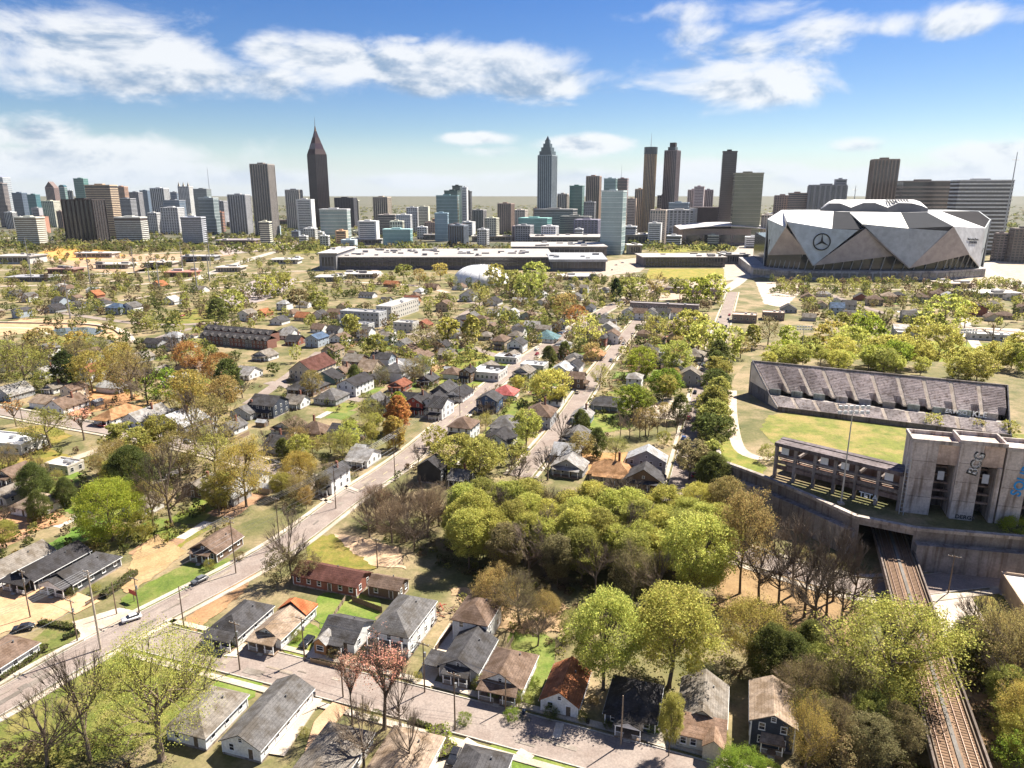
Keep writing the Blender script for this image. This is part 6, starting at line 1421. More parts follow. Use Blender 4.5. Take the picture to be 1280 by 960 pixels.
pole('l',569,913,13,'pole at the near kerb by the clipped hedge'); pole('m',776,932,11,'pale pole before the near black bungalow',0,(1.8,1.8,1.8),near=False); pole('n',632,888,8,'short pole before the brown bungalow',0,(1.6,1.5,1.4),near=False)
pole('o',146,768,9,'slim lamp pole beside the concrete corner',0,(1.5,1.4,1.3),near=False); pole('p',28,527,13,'tall pole behind the flat white roofed store',1,near=False); pole('q',162,552,10,'pole at the cross street lane',1,near=False)
pole('r',1185,742,11,'pole by the pale concrete lots',1,near=False); pole('s',872,545,11,'pole along the street of parked cars',1,near=False); pole('u',860,590,11,'pole at the near end of the street of parked cars',1,near=False); pole('v',472,710,9,'thin pole on the pale dirt path',1,near=False)
pole('w1',350,685,16,'dark pole at the ivy covered bare tree',1,near=False); pole('w2',420,636,16,'pole where the cross street joins the wide street',1,near=False); pole('w3',575,520,16,'pole on the wide middle street',1,near=False)
def wire(a, b, sag, label, group, r=.03):
    a, b = Vector(a), Vector(b); pts = []
    for i in range(13):
        f = i/12; p = a.lerp(b, f); p.z -= sag*4*f*(1-f); pts.append(p)
    tag(MB().tube(pts, r, 3).build('power_line', M_METAL, None, (.7,.7,.7)), label, 'cable', group)
for k1, k2, where in (('z','a','below the tallest concrete pole'),('a','b','over the big lawn'),('b','c','over the wooded lots'),('c','w3','past the orange red tree'),('h','i','over the lower street before the cottages'),('i','k','over the lower street before the big white house'),('k','n','over the lower street before the brown bungalow')):
    for j in range(6 if k1 in 'zabc' else 3):
        jj = j if k1 in 'zabc' else (0,3,4)[j]
        wire(POLES[k1][0][jj], POLES[k2][0][jj], 1.2 if k1 in 'zabc' else .6, f'thin sagging power line strung {where}', f'power lines {where}')
for i, (px, py, pt) in enumerate(((40,352,297),(113,356,316),(168,342,308),(200,366,322),(229,342,302),(247,366,312),(263,333,288),(187,352,330),(262,352,318),(88,398,350))):
    x, y = G(px,py); H = AT(640,pt,y).z; t = thing('steel_mast', 'tall steel power mast with short arms among the rail yards', 'mast', (x,y,0), R(20), 'steel power masts in the rail yards')
    MB().tube([(0,0,0),(0,0,H*.5),(0,0,H)], [.8,.6,.35], 6).build('shaft', M_METAL, t, (.9,.85,.8))
    for k in range(3): MB().bar((-2.6,0,H*(.97-.1*k)),(2.6,0,H*(.97-.1*k)), .35).build('crossarm', M_METAL, t, (.9,.85,.8))
# red corner sign
x, y = G(168,752); t = thing('corner_sign', 'red sign board on a post at the edge of the big lawn', 'sign', (x,y,0), R(-30)); MB().box(-.08,-.08,0,.08,.08,3.2).build('post', M_WOOD, t, W1); MB().box(-1.6,-.12,2.0,1.6,-.09,3.3).build('panel', M_TRIM, t, (.5,.08,.07))

# ================================================================== trees
def leaf_cards(centres, size, rng, flat=0.0):
    """one small leaf-spray quad per centre, random attitude"""
    n = len(centres); c = np.asarray(centres, dtype=np.float64)
    nrm = rng.normal(size=(n,3)); nrm[:,2] = np.abs(nrm[:,2])*(.6+flat)+.15; nrm /= np.linalg.norm(nrm,axis=1)[:,None]
    t = rng.normal(size=(n,3)); t -= nrm*np.sum(t*nrm,axis=1)[:,None]; t /= np.linalg.norm(t,axis=1)[:,None]
    b = np.cross(nrm,t); s = size*rng.uniform(.55,1.25,size=(n,1)); a = rng.uniform(.5,.9,size=(n,1))
    bend = nrm*s*.18
    v = np.stack([c-t*s, c-b*s*a+bend, c+t*s, c+b*s*a+bend], axis=1).reshape(-1,3)
    return v
def quads_mesh(name, v, mat):
    n = len(v)//4; me = bpy.data.meshes.new(name)
    me.vertices.add(n*4); me.loops.add(n*4); me.polygons.add(n)
    me.vertices.foreach_set('co', v.astype(np.float32).ravel())
    me.loops.foreach_set('vertex_index', np.arange(n*4,dtype=np.int32))
    me.polygons.foreach_set('loop_start', np.arange(0,n*4,4,dtype=np.int32)); me.polygons.foreach_set('loop_total', np.full(n,4,dtype=np.int32))
    me.materials.append(mat); me.update(calc_edges=True); return me
# kind: (trunk fraction, crown half-width / height, crown bottom, leaf count factor, clump radius, openness)
KIND = {'spring':(.30,.40,.28,1.0,.075,.25),'grove':(.42,.27,.26,1.0,.07,.35),'gold':(.26,.42,.24,.8,.07,.35),'budding':(.22,.44,.22,.85,.085,.3),'round':(.22,.52,.10,1.3,.085,.05),
        'dark':(.15,.34,.05,1.4,.08,.05),'bare':(.28,.42,.25,0,.06,1),'shrub':(.08,.62,.02,.8,.12,.1),'column':(.10,.24,.04,1.2,.06,.1),'maple':(.30,.22,.58,.08,.05,.2)}
LODN = {2:26000, 1:6500, 0:1700}; LODS = {2:.0094, 1:.0195, 0:.039}
def tree_meshes(kind, lod, seed):
    """unit tree, height 1: (trunk mesh, crown mesh)"""
    tf, hw, cb, lf, cr, openn = KIND[kind]; rng = np.random.default_rng(seed*97+lod*13+len(kind)); rd = random.Random(seed*53+lod+ord(kind[0]))
    cz = (1+cb)/2; rz = (1-cb)/2; mb = MB(); tips = []
    ns = {2:7,1:5,0:4}[lod]; lean = Vector((rd.uniform(-.04,.04), rd.uniform(-.04,.04), 0))
    def trunk_at(z): return lean*z + Vector((.012*math.sin(z*7+seed), .012*math.cos(z*6), z))
    r0 = {'grove':.011,'budding':.024,'bare':.022}.get(kind,.019)
    tz = .82 if kind in ('grove','column','dark') else .62
    zs = [0,.03,.2,.4,.55,tz]; mb.tube([trunk_at(z) for z in zs], [r0*1.5,r0*1.08,r0*.92,r0*.72,r0*.5,r0*.2], ns)
    def shell_pt(az_, f, rad=1.0):
        bump = 1+.40*mnoise.noise(Vector((math.cos(az_)*1.7+seed*3, math.sin(az_)*1.7, f*3.1)))+.22*mnoise.noise(Vector((math.cos(az_)*4.1+seed*5, math.sin(az_)*4.1, f*7.3)))
        prof = math.sin(math.acos(max(-1,min(1,(f-.42)/.62)))) if f > .42 else (.55+.45*(f/.42)) if kind not in ('dark','column') else 1.0
        if kind in ('column','dark'): prof = math.sin(math.pi*min(1,max(0,.12+f*.86)))**.7
        r_ = hw*prof*bump*rad
        return Vector((math.cos(az_)*r_, math.sin(az_)*r_, cb+(1-cb)*f*(.93+.07*bump)))+lean*f
    nl = {2:12,1:9,0:6}[lod]; bp = []
    for i in range(nl):
        az_ = 2*math.pi*(i*.618+rd.uniform(-.05,.05)); f = .18+.8*((i*.37+rd.random()*.3) % 1.0)
        end = shell_pt(az_, f, .78); st = trunk_at(min(tz*.96, max(tf*.75, (end.z)*.55+rd.uniform(-.04,.04))))
        mid = st.lerp(end,.5)+Vector((0,0,-.02+rd.uniform(-.02,.03))); rb = r0*.55
        mb.tube([st,mid,end],[rb,rb*.62,rb*.18], max(3,ns-2)); bp += [mid, mid.lerp(end,.4), mid.lerp(end,.75), end]
        for j in range({2:6,1:4,0:0}[lod]):
            u = rd.uniform(.25,.95); p = (st.lerp(mid,u*2) if u < .5 else mid.lerp(end,u*2-1)); a2 = az_+rd.uniform(-.9,.9); e2 = shell_pt(a2, min(1,max(0,f+rd.uniform(-.25,.3))), rd.uniform(.8,1.0))
            e2 = p+(e2-p)*min(1,.24/max(.05,(e2-p).length)); rb2 = rb*.4
            mb.tube([p,p.lerp(e2,.5)+Vector((0,0,.012)),e2],[rb2,rb2*.6,rb2*.25],3); tips.append(e2); bp += [p.lerp(e2,.5)+Vector((0,0,.012)), e2, e2]
        tips.append(end)
    tw = MB()
    if kind in ('bare','budding','maple') or (lod == 2 and kind in ('gold',)):
        nt_ = {'bare':520,'budding':330,'maple':300,'gold':150}[kind] if lod == 2 else {'bare':200,'budding':120,'maple':110,'gold':0}[kind] if lod == 1 else {'bare':80,'budding':40,'maple':40,'gold':0}[kind]
        w0 = {2:.0016,1:.0032,0:.006}[lod]
        for i in range(nt_):
            o = Vector(rd.choice(bp)); dv = (o-trunk_at(max(.2,o.z*.55))).normalized(); dv = (dv+Vector((rd.uniform(-.5,.5),rd.uniform(-.5,.5),rd.uniform(-.1,.6)))).normalized()
            ln = rd.uniform(.07,.19); e = o+dv*ln; tw.tube([o,o.lerp(e,.5)+Vector((rd.uniform(-.01,.01),rd.uniform(-.01,.01),.008)),e],[w0*1.6,w0,w0*.4],3)
            for q in range(2):
                s_ = o.lerp(e,rd.uniform(.3,.8)); e2 = s_+(dv+Vector((rd.uniform(-.9,.9),rd.uniform(-.9,.9),rd.uniform(-.3,.6)))).normalized()*ln*.5; tw.tube([s_,e2],[w0*.8,w0*.3],3)
                tips.append(e2)
            tips.append(e)
    for (a, b, m_) in ((mb.v, mb.f, 0),): pass
    if tw.v: mb.add(tw.v, tw.f)
    trunk = mb.mesh('trunk', M_BARK, False)
    crown = None
    if lf:
        n = int(LODN[lod]*lf); ncl = max(12, n//({2:40,1:22,0:11}[lod] if kind not in ('budding','maple','gold') else {2:9,1:6,0:5}[lod])); cl = []
        for i in range(ncl):
            if tips and rd.random() < .35: c = Vector(rd.choice(tips))
            else: c = shell_pt(rd.uniform(0,6.283), rd.random()**(.75), math.sqrt(rd.uniform(.25,1.0)) if kind not in ('dark','round','column') else math.sqrt(rd.uniform(.45,1.0)))
            g_ = mnoise.noise(c*5.2+Vector((seed,seed*2,0)))
            if g_ < -.35+.55*openn*.6 and rd.random() < .8*openn+.25: continue
            cl.append((c, cr*rd.uniform(.55,1.25)))
        per = max(3, n//len(cl)); pts = []
        C_ = np.array([c[0][:] for c in cl]); Rr = np.array([c[1] for c in cl])
        d = rng.normal(size=(len(cl),per,3)); d /= np.linalg.norm(d,axis=2)[:,:,None]; d *= (rng.uniform(.15,1,size=(len(cl),per,1))**.5)*Rr[:,None,None]; d[:,:,2] *= .7
        P = (C_[:,None,:]+d).reshape(-1,3); P[:,2] = np.clip(P[:,2], .015, None)
        crown = quads_mesh('crown', leaf_cards(P, LODS[lod]*(.85 if kind == 'maple' else .62 if kind == 'budding' else .85 if kind == 'gold' else 1.0), rng), M_LEAF)
    return trunk, crown
LC = {'yellow green':(.45,.45,.115),'olive green':(.35,.345,.095),'fresh green':(.23,.30,.05),'gold':(.44,.36,.10),'ochre':(.37,.29,.11),'dark green':(.06,.085,.03),'deep green':(.14,.16,.05),'orange':(.44,.25,.09),'pink':(.85,.48,.34),'grey olive':(.26,.225,.11),'lime':(.32,.38,.06),'brown':(.22,.16,.10)}
KW = {'spring':'spring tree','grove':'straight trunked tree','gold':'leafing tree','budding':'half bare budding tree','round':'round crowned tree','dark':'dense evergreen tree','bare':'leafless tree','shrub':'bushy shrub','column':'narrow upright tree','maple':'slender budding maple'}
NT = [0]
TREES = []
def tree(px, py, h, kind='spring', colr='yellow green', wide=1.0, label=None, xy=None, z0=0.0, seed=None, name=None):
    x, y = xy or G(px,py,z0); NT[0] += 1; s_ = (NT[0]*7) % 5 if seed is None else seed
    lod = 2 if y < 235 else 1 if y < 420 else 0
    if kind == 'shrub' and lod: lod -= 1
    tm, cm = cached(('tree',kind,lod,s_), lambda: tree_meshes(kind, lod, s_))
    zn = zone(x,y)
    if zn == 'in the tall grove': zn = 'on the clearing edge of the tall grove' if y < 176 else 'deep in the tall grove' if y < 192 else 'on the far side of the tall grove'
    auto = label is None; lab = label or (f'{KW[kind]} {zn}' if kind == 'bare' else f'{colr} {KW[kind]} {zn}')
    nm = name or ('shrub' if kind == 'shrub' else 'tree')
    rg_ = random.Random(NT[0]*17)
    t = thing(nm, lab, 'shrub' if nm == 'shrub' else 'tree', (x,y,z0), rg_.uniform(0,6.28), None if label else f'{colr} {KW[kind]} group {zn}' if kind != 'bare' else f'leafless trees {zn}')
    sc = (h*wide,h*wide,h); bk = rg_.uniform(.8,1.25)
    obj('trunk', tm, t, (bk*(.85 if kind == 'dark' else 1),bk*.95,bk*.9), scale=sc)
    c = LC[colr]; f = rg_.uniform(.86,1.16); g_ = rg_.uniform(.93,1.08)
    if cm: obj('crown', cm, t, (c[0]*f*g_,c[1]*f,c[2]*f), scale=sc)
    TREES.append((t,x,y,h,lab,auto)); return t
# ---- nearest, one by one
tree(203,948,25,'budding','yellow green',1.0,'huge half bare tree with golden buds on the corner lawn',seed=0)
tree(112,950,21,'bare',wide=.75,label='leafless forked tree on the corner lawn'); tree(60,962,14,'bare',wide=1.1,label='low bare scrub tree at the edge of the corner lawn')
tree(140,676,19,'round','lime',.98,'big bright green round tree behind the dark porch houses'); tree(178,676,9,'shrub','yellow green',.7,'small yellow green tree beside the bright round tree')
tree(215,660,24,'bare',wide=.8,label='tall leafless tree with red brown litter at its foot'); tree(308,634,21,'gold','gold',.98,'golden leafing tree beside the wide street wires'); tree(375,610,13,'round','gold',.95,'rounded golden tree next to the tall white narrow house')
tree(365,724,18,'bare',wide=.75,label='ivy wrapped bare tree at the wide street corner'); tree(352,728,10,'shrub','grey olive',.7); tree(385,726,8,'shrub','grey olive',.8)
tree(441,905,15,'maple','pink',.72,'smaller of two pink budding maples by the lower street'); tree(482,912,18,'maple','pink',1.15,'larger of two pink budding maples by the lower street'); tree(500,915,13,'bare',wide=.6)
tree(455,960,13,'bare',wide=.9,label='bare tree standing over the brown roofed house'); tree(515,970,12,'bare',wide=.7,label='bare tree standing before the tan hip roof')
tree(752,862,22,'spring','yellow green',.86,'big yellow green tree behind the rust roofed cottage',seed=1); tree(838,858,22,'spring','yellow green',1.05,'broad yellow green tree behind the near black bungalow',seed=2); tree(935,832,15,'gold','gold',1.15,'golden tree beside the navy house')
tree(836,945,13,'spring','olive green',.42,'slim tree between near black bungalow and tan wing'); tree(1006,966,14,'budding','gold',.62,'slim golden tree in front of the navy house'); tree(925,985,7,'round','fresh green',1.3,'bright green round bush below the tan wing house'); tree(958,985,5,'shrub','fresh green',1.0)
tree(870,752,23,'spring','yellow green',1.0,'leaning yellow green tree at the grove corner'); tree(925,742,27,'gold','ochre',.62,'tall ochre topped tree below the retaining wall'); tree(790,755,15,'budding','grey olive',.9); tree(820,765,14,'bare',wide=.9); tree(745,745,15,'bare',wide=.8)
for (a,b,h_) in ((948,752,19),(972,757,18),(990,745,20),(1004,772,19),(1018,790,19),(1032,770,18),(1050,785,17),(1040,752,19),(1065,765,16)): tree(a,b,h_,'bare',wide=.8)
tree(1106,880,22,'gold','yellow green',1.3,'great spreading tree leaning over the railway viaduct',seed=1); tree(1062,850,15,'bare',wide=.9); tree(1120,868,11,'spring','yellow green',1.0)
tree(1262,706,14,'round','lime',.8,'bright green tree under the concrete blocks'); tree(1240,695,9,'shrub','deep green',.9); tree(1215,700,8,'shrub','dark green',1.0); tree(1275,715,8,'shrub','olive green',1.0)
for (a,b,h_,k_,c_) in ((1222,850,11,'dark','deep green'),(1205,822,10,'dark','deep green'),(1252,890,10,'spring','olive green'),(1240,855,16,'budding','ochre'),(1262,880,17,'bare','brown'),(1268,915,8,'shrub','olive green'),(1278,945,9,'round','yellow green'),(1280,930,12,'gold','gold'),(1272,965,7,'shrub','fresh green'),(1272,850,15,'budding','ochre'),(1215,800,11,'bare','brown'),(1225,815,12,'bare','brown')):
    tree(a,b,h_,k_,c_)
for (a,b,h_,k_,c_) in ((1005,840,12,'dark','deep green'),(1020,870,11,'spring','olive green'),(1045,890,12,'budding','grey olive'),(1075,905,11,'spring','grey olive'),(1085,935,11,'spring','olive green'),(1115,950,11,'spring','grey olive'),(1060,935,10,'bare','brown'),(1035,945,11,'budding','grey olive'),(1085,965,11,'spring','grey olive'),(1098,905,8,'shrub','olive green'),(1000,900,12,'budding','grey olive'),(985,862,13,'dark','deep green'),(960,855,14,'dark','deep green'),(1050,965,9,'shrub','grey olive'),(1015,920,9,'shrub','deep green')):
    tree(a,b,h_,k_,c_)
# ---- the tall grove
rg = random.Random(15); GP = [(540,690),(575,710),(640,728),(730,742),(800,735),(880,722),(905,700),(870,675),(760,664),(640,662),(575,668)]
gp = [G(*p) for p in GP]
def inside(x, y, poly):
    c = False
    for (ax,ay),(bx,by) in zip(poly, poly[1:]+poly[:1]):
        if (ay > y) != (by > y) and x < (bx-ax)*(y-ay)/(by-ay)+ax: c = not c
    return c
def scatter(poly, n, mind, rg_, tries=40, clear=1.5, foot=1.0):
    xs = [p[0] for p in poly]; ys = [p[1] for p in poly]; out = []
    for _ in range(n*tries):
        if len(out) >= n: break
        x, y = rg_.uniform(min(xs),max(xs)), rg_.uniform(min(ys),max(ys))
        if not inside(x,y,poly) or seg_dist(x,y) < clear or not foot_free(x,y,foot): continue
        if any((x-a)**2+(y-b)**2 < mind*mind for a,b in out): continue
        out.append((x,y))
    return out
for (x,y) in scatter(gp, 58, 3.9, rg):
    r_ = rg.random(); front = y < 200 and r_ < .35
    tree(0,0,rg.uniform(13.5,17.5),'grove' if r_ < .84 else 'bare','yellow green' if r_ < .6 else 'olive green' if r_ < .76 else 'grey olive',rg.uniform(1.05,1.4),xy=(x,y))
for (x,y) in scatter([G(*p) for p in ((440,668),(470,640),(545,630),(560,665),(520,690))], 14, 4.0, rg): tree(0,0,rg.uniform(9,14),'bare' if rg.random() < .7 else 'budding','brown',1.0,xy=(x,y))
# ---- evergreen row beside the car street, and the trees round the ruined stadium
for k in range(16): a = k/15; tree(886+a*12+rg.uniform(-3,3), 618-a*158, rg.uniform(12,19),rg.choice(('dark','spring','dark')),rg.choice(('deep green','olive green','deep green','olive green')),1.15)
for (a,b,h_,k_,c_,w_) in ((905,452,22,'round','yellow green',.9),(1010,455,17,'round','olive green',1.0),(1060,458,24,'round','yellow green',.95),(1116,462,20,'round','yellow green',1.45),(1170,462,27,'round','yellow green',.85),(1035,440,20,'round','gold',1.0),(1085,436,22,'round','lime',.9),(1100,430,22,'bare','brown',.8),(1180,412,26,'round','yellow green',1.1),(1205,410,20,'gold','yellow green',1.0),(1272,458,20,'spring','yellow green',1.1),(1240,430,18,'bare','brown',1.0),(985,440,17,'spring','yellow green',1.0),(960,432,18,'budding','grey olive',1.0),(940,436,16,'dark','olive green',1.0),(925,448,14,'budding','ochre',1.0),(975,450,12,'shrub','lime',1.2),(1040,462,13,'round','gold',1.1),(1140,440,17,'spring','olive green',1.0),(1150,425,17,'spring','yellow green',1.1),(1075,420,18,'round','lime',1.0),(1050,420,17,'spring','olive green',1.0)):
    tree(a,b,h_,k_,c_,w_)
for (a,b,h_) in ((1165,535,6),(1222,540,5),(1260,545,6),(960,577,6)): tree(a,b,h_,'shrub','olive green',1.0,xy=G(a,b,PZ),z0=PZ)
# ---- trees that stand out in the middle distance
for (a,b,h_,k_,c_,w_) in ((240,525,23,'gold','gold',1.0),(277,490,20,'gold','orange',1.05),(238,466,18,'gold','orange',1.2),(245,570,24,'bare','brown',.8),(272,578,26,'budding','ochre',.75),(105,550,14,'maple','pink',1.4),(62,560,16,'budding','olive green',1.3),(20,533,12,'maple','orange',1.4),(32,492,24,'budding','olive green',1.2),(84,486,20,'dark','dark green',.9),(116,492,22,'gold','gold',1.0),(165,500,24,'budding','ochre',1.0),(185,505,20,'bare','brown',1.0),(208,500,16,'shrub','fresh green',1.0),(150,470,19,'gold','gold',1.1),(55,450,20,'gold','ochre',1.2),(10,470,20,'spring','yellow green',1.1),(100,450,18,'gold','gold',1.1),
 (497,540,16,'column','orange',1.3),(494,562,14,'column','gold',1.3),(658,560,16,'spring','yellow green',.9),(570,590,14,'round','olive green',1.3),(600,596,14,'round','olive green',1.1),(690,505,17,'round','yellow green',1.1),(800,472,17,'round','lime',1.0),(733,436,22,'budding','yellow green',1.2),(830,496,14,'round','fresh green',1.3),(790,522,15,'round','fresh green',1.1),(497,516,10,'column','lime',1.5),(845,470,20,'round','yellow green',.9),(880,440,20,'round','yellow green',1.2),(860,428,22,'round','yellow green',1.2),(820,430,18,'budding','olive green',1.1),(700,560,13,'bare','brown',1.0),(685,600,14,'bare','brown',1.1),(650,612,11,'bare','brown',1.1),(640,585,10,'shrub','olive green',1.1),(545,560,9,'shrub','olive green',1.0),
 (720,412,18,'gold','orange',1.2),(705,400,22,'gold','ochre',1.2),(660,375,26,'round','yellow green',1.0),(640,368,24,'round','olive green',1.1),(670,360,28,'round','yellow green',1.0),(620,358,24,'round','olive green',1.0),(550,350,20,'gold','gold',1.2),(505,352,20,'spring','olive green',1.3),(525,356,18,'gold','ochre',1.2),(600,385,20,'budding','olive green',1.2),(770,380,24,'dark','dark green',.6),(790,375,22,'round','olive green',1.2),(820,370,22,'budding','ochre',1.1),(890,378,26,'round','yellow green',1.0),(870,380,24,'round','lime',1.0),(850,375,18,'spring','olive green',1.2),
 (870,650,12,'round','yellow green',.9),(862,600,15,'spring','grey olive',1.1),(905,660,16,'spring','ochre',1.0),(470,455,18,'spring','olive green',1.0),(440,425,18,'spring','olive green',1.0),(530,440,18,'budding','grey olive',1.2),(560,430,18,'spring','yellow green',1.2),(590,430,20,'dark','olive green',1.0),(290,395,22,'round','olive green',1.0),(275,405,20,'dark','deep green',1.1),(335,372,22,'round','yellow green',1.0),(355,368,22,'spring','olive green',1.0),(400,395,20,'spring','olive green',1.1),(375,390,20,'spring','grey olive',1.2)):
    tree(a,b,h_,k_,c_,w_)
rowp = [G(775,548), G(868,540)]
for k in range(9): f = k/8; tree(0,0,rg.uniform(9,12),'bare',wide=.8,xy=(rowp[0][0]+(rowp[1][0]-rowp[0][0])*f, rowp[0][1]+(rowp[1][1]-rowp[0][1])*f+rg.uniform(-1,1)))
# ---- fill between the houses
MIX = [('spring','olive green'),('budding','grey olive'),('bare','brown'),('spring','yellow green'),('budding','ochre'),('gold','ochre'),('dark','deep green'),('budding','olive green'),('bare','brown'),('shrub','olive green')]
def fill(pxpoly, n, hmin, hmax, mix=MIX, mind=6.0, foot=1.5):
    for (x,y) in scatter([G(*p) for p in pxpoly], n, mind, rg, foot=foot):
        k_, c_ = rg.choice(mix); hh = rg.uniform(hmin,hmax)*(.45 if k_ == 'shrub' else 1); tree(0,0,hh,k_,c_,rg.uniform(.85,1.15),xy=(x,y))
fill([(330,575),(335,545),(480,528),(490,560),(430,585)], 18, 8, 13)
fill([(320,610),(400,600),(400,640),(350,640)], 5, 7, 11)
fill([(0,500),(0,455),(230,460),(330,480),(320,520),(200,520)], 14, 13, 21)
fill([(120,620),(180,560),(330,590),(300,660),(230,690),(160,660)], 11, 11, 19)
fill([(480,600),(560,530),(640,480),(700,470),(640,590)], 12, 7, 12)
fill([(680,590),(740,480),(860,480),(850,600)], 14, 8, 13)
fill([(330,490),(420,465),(560,455),(560,480),(430,500)], 6, 10, 15)
fill([(640,475),(720,440),(890,445),(880,475)], 8, 10, 15)
fill([(0,700),(0,580),(120,600),(60,660)], 8, 8, 14)
fill([(600,770),(700,765),(720,800),(690,830),(640,790)], 5, 7, 13)

fill([(880,690),(985,715),(1060,740),(1060,715),(960,665),(905,625)], 8, 7, 12, [('bare','brown'),('shrub','grey olive')])
for (x,y) in scatter([G(*p,PZ) for p in ((945,462),(1010,463),(1120,470),(1260,480),(1290,474),(1290,462),(948,450))], 26, 5.5, rg, 60, .5, -6.0):
    k_, c_ = rg.choice([('round','yellow green'),('round','yellow green'),('spring','yellow green'),('round','lime'),('round','olive green')]); tree(0,0,rg.uniform(9,15),k_,c_,1.1,xy=(x,y),z0=PZ)
# hedges
def hedge(pxs, label, w, h, colr, z0=0.0, n=90):
    pts = [G(*p) for p in pxs]; rngh = np.random.default_rng(len(label)); P = []
    for a, b in zip(pts, pts[1:]):
        d = math.hypot(b[0]-a[0],b[1]-a[1]); k = int(n*d); u_ = rngh.uniform(0,1,k); nx, ny = -(b[1]-a[1])/d, (b[0]-a[0])/d; o = rngh.uniform(-w/2,w/2,k); z = rngh.uniform(.05,1,k)**.6*h
        P.append(np.stack([a[0]+(b[0]-a[0])*u_+nx*o, a[1]+(b[1]-a[1])*u_+ny*o, z],1))
    P = np.concatenate(P); me = quads_mesh('foliage', leaf_cards(P, .2, rngh), M_LEAF)
    t = thing('hedge', label, 'hedge'); obj('foliage', me, t, LC[colr])
    mb = MB(); pc = pts; strip(mb, pc, -w*.3, w*.3, h*.7, h=h*.7); mb.build('branches', M_BARK, t, (.5,.5,.4)); return t
hedge([(545,912),(560,950)],'bright clipped hedge block beside the near kerb pole',4.5,1.6,'lime'); hedge([(0,852),(40,825),(58,810)],'dark clipped hedge below the corner white house',1.6,1.4,'deep green'); hedge([(50,780),(92,787)],'clipped hedge behind the small corner lawn',1.6,1.3,'deep green'); hedge([(80,800),(98,792)],'short hedge end at the corner lawn',1.5,1.2,'dark green')
hedge([(130,748),(170,718)],'loose dark hedge at the edge of the big lawn',2.6,1.8,'deep green'); hedge([(512,902),(530,908),(548,914)],'row of little round bushes along the near kerb',1.0,.8,'deep green')
# ---- undergrowth and the far woods: masses nobody could count
def mass(name, label, pts, size, per, spread, hgt, cols, seed=0):
    rngm = np.random.default_rng(seed); by = {}
    for i, (x,y) in enumerate(pts): by.setdefault(cols[(i*7919+seed) % len(cols)], []).append((x,y))
    root = tag(obj(name, None), label, 'woods' if 'wood' in name else 'undergrowth', kind='stuff')
    for cn, ps in by.items():
        ps = np.array(ps); k = len(ps); h = hgt*rngm.uniform(.6,1.25,size=(k,1,1)); d = rngm.normal(size=(k,per,3)); d /= np.linalg.norm(d,axis=2)[:,:,None]; d *= rngm.uniform(.35,1,size=(k,per,1))**.5
        P = np.concatenate([ps[:,None,:]+d[:,:,:2]*spread*rngm.uniform(.7,1.2,size=(k,1,1)), np.abs(h*.55+d[:,:,2:]*h*.45)], axis=2).reshape(-1,3)
        o = obj('foliage', quads_mesh('foliage', leaf_cards(P, size, rngm, .5), M_LEAF), root, tuple(q*.74 for q in LC[cn])); o['kind'] = 'stuff'
    return root
far = []
def add_far(pxpoly, n, mind, foot=3.0):
    far.extend(scatter([G(*p) for p in pxpoly], n, mind, rg, 6, 2.0, foot))
add_far([(0,375),(0,345),(420,345),(640,358),(640,372),(500,372),(300,380)], 330, 5)
add_far([(0,402),(0,372),(330,380),(330,415),(180,430)], 130, 5)
add_far([(640,390),(640,348),(800,350),(900,362),(900,390)], 190, 5)
add_far([(0,345),(0,292),(420,292),(420,338)], 620, 7)
add_far([(960,372),(960,352),(1290,356),(1290,372)], 160, 6)
add_far([(1000,400),(1000,366),(1290,368),(1290,418),(1150,420)], 110, 6)
add_far([(420,420),(340,400),(640,365),(760,385),(640,430)], 120, 5)
add_far([(340,470),(420,420),(640,400),(700,430),(560,460),(430,470)], 60, 7, 2.0)
add_far([(640,450),(720,400),(900,405),(890,440)], 50, 7, 2.0)
add_far([(0,460),(0,425),(240,430),(320,455),(200,462)], 50, 7, 2.0)
mass('far_woods','olive and yellow tree cover across the blocks before downtown',far,.75,130,4.0,9.5,['olive green','olive green','grey olive','deep green','deep green','brown','yellow green'],1)
far = []
rgf = random.Random(77)
for i in range(5200):
    D = 1300+5200*rgf.random()**1.7; x = rgf.uniform(-.78,.78)*D
    if mnoise.noise(Vector((x*.003,D*.003,0))) < -.22 or not foot_free(x,D,4): continue
    far.append((x,D))
mass('far_woods','dull green woods spreading between the towers to the horizon',far,2.6,30,12,11,['olive green','deep green','grey olive','deep green'],2)
ug = []
for pp, n in (([(512,690),(560,712),(640,735),(740,750),(760,735),(640,722),(560,700)],90),([(985,850),(1120,840),(1150,960),(1120,1000),(985,985),(1000,900)],150),([(1160,810),(1290,800),(1290,990),(1250,980)],90),([(560,745),(760,760),(740,850),(700,820),(640,790)],50),([(740,760),(930,760),(980,850),(760,860)],90),([(880,610),(960,620),(1070,660),(1075,735),(900,690)],50),([(440,660),(560,650),(640,745),(520,690)],40),([(330,600),(480,540),(440,610),(350,650)],60),([(0,960),(0,930),(150,920),(180,985),(0,990)],40),([(0,500),(0,440),(330,460),(320,520)],70),([(1140,690),(1290,690),(1290,705),(1140,700)],30)):
    ug.extend(scatter([G(*p) for p in pp], n, 1.6, rg, 8, 0.8, .6))
gs_ = []
for pp, n in (([(330,505),(420,425),(640,385),(720,410),(560,525),(430,520)],330),([(620,470),(720,400),(880,400),(865,500),(700,590)],280),([(0,520),(0,430),(230,430),(330,470),(250,545),(60,520)],220),([(1010,415),(1010,366),(1290,368),(1290,415)],160),([(480,600),(640,470),(700,470),(640,590)],90),([(0,700),(0,560),(150,560),(330,600),(300,670),(160,700)],130)):
    gs_.extend(scatter([G(*p) for p in pp], n, 3.0, rg, 6, 1.2, .3))
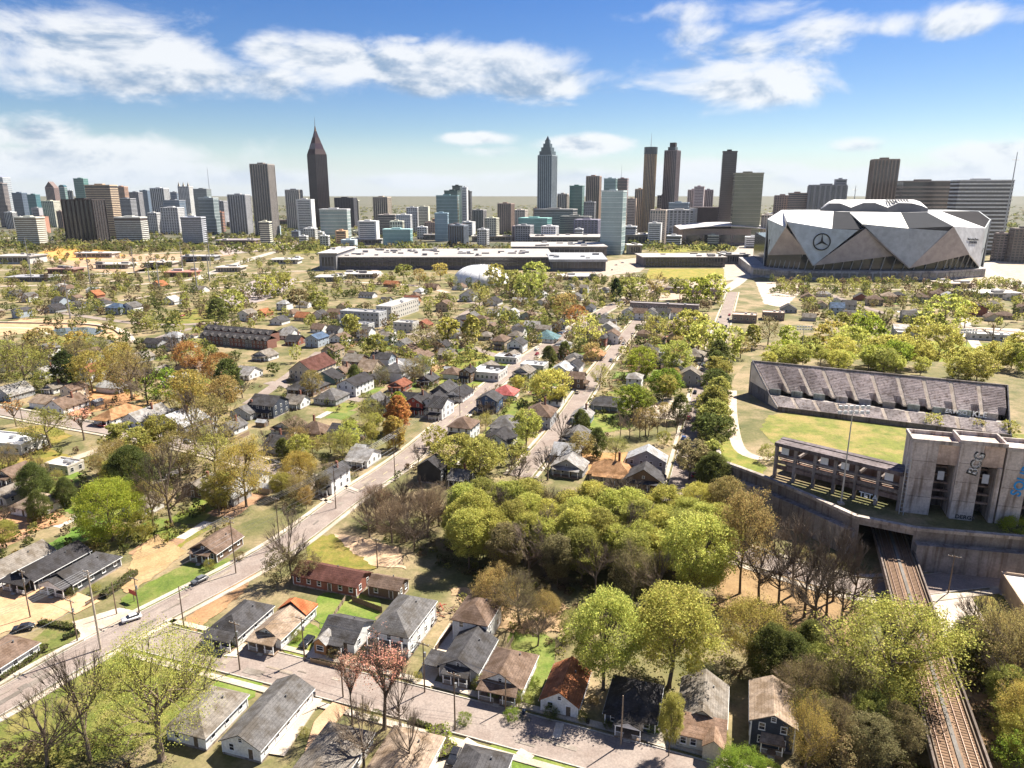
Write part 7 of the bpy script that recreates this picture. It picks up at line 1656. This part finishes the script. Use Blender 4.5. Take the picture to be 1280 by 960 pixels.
mass('undergrowth','garden bushes and hedges crowding the yards of the middle blocks',gs_,.42,60,1.7,3.4,['deep green','olive green','grey olive','brown','deep green','ochre'],5)
ug.extend(scatter([G(*p) for p in ((1120,850),(1150,850),(1190,985),(1150,985))], 40, 1.4, rg, 8, .0, .3))
mass('undergrowth','low olive scrub and brambles under the trees',ug,.26,60,1.5,1.5,['grey olive','olive green','deep green','brown','grey olive'],3)

# shrubs planted against the near houses
for (a,b,c_) in ((280,800,'olive green'),(296,806,'deep green'),(345,806,'olive green'),(372,800,'olive green'),(418,822,'grey olive'),(446,826,'grey olive'),(474,824,'olive green'),(488,832,'grey olive'),(522,850,'olive green'),(602,862,'olive green'),(618,872,'fresh green'),(655,882,'olive green'),(668,858,'fresh green'),(676,872,'olive green'),(688,898,'deep green'),(728,902,'olive green'),(742,880,'ochre'),(760,910,'deep green'),(815,915,'fresh green'),(826,905,'olive green'),(850,928,'deep green'),(900,935,'olive green'),(245,915,'olive green'),(290,930,'olive green'),(300,880,'fresh green'),(380,920,'olive green'),(470,900,'deep green'),(455,895,'grey olive'),(30,740,'deep green'),(90,745,'deep green'),(120,740,'olive green'),(132,745,'dark green'),(262,712,'olive green'),(300,700,'grey olive'),(640,900,'fresh green'),(580,905,'fresh green')):
    tree(a,b,rg.uniform(1.6,3.4),'shrub',c_,1.0)
# labels: set apart those that a neighbour or their height sets apart
from collections import Counter
cnt = Counter(q[4] for q in TREES); used = {}
for (t,x,y,h,lab,auto) in TREES:
    if not auto or cnt[lab] < 2: continue
    size = 'tall' if h > 18 else 'small' if h < 11 else 'middling'
    new = f'{size} {lab}'
    hs = min(HOUSES, key=lambda q: (q[1]-x)**2+(q[2]-y)**2) if HOUSES else None
    if hs and math.hypot(hs[1]-x,hs[2]-y) < 15 and 'grove' not in lab:
        side = 'beside the' if abs(hs[1]-x) > abs(hs[2]-y) else ('behind the' if y > hs[2] else 'before the')
        cand = f'{new}, {side} {hs[3]}'
        if len(cand.split()) <= 16: new = cand
    t['label'] = new; t['group'] = new+' set'
for c_ in [o for o in bpy.data.objects if o.get('category') in ('tree','shrub')]: used[c_['label']] = used.get(c_['label'],0)+1
for c_ in [o for o in bpy.data.objects if o.get('category') in ('tree','shrub')]:
    if used[c_['label']] == 1 and 'group' in c_: del c_['group']
print('TREES', NT[0], 'HOUSES', len(HOUSES))
HAZE = 0.000012
# ---- air
zmax = 330
o = MB().box(-9000,-400,-1,9000,9000,zmax).build('haze', M_TRIM); o.data.materials.clear()
hm = bpy.data.materials.new('haze_air'); hm.use_nodes = True; hn = hm.node_tree.nodes; hn.clear()
pv = hn.new('ShaderNodeVolumePrincipled'); pv.inputs['Color'].default_value = (.85,.9,.96,1); pv.inputs['Density'].default_value = HAZE; pv.inputs['Anisotropy'].default_value = 0.2
ho = hn.new('ShaderNodeOutputMaterial'); hm.node_tree.links.new(pv.outputs[0], ho.inputs['Volume']); o.data.materials.append(hm); o['kind'] = 'stuff'
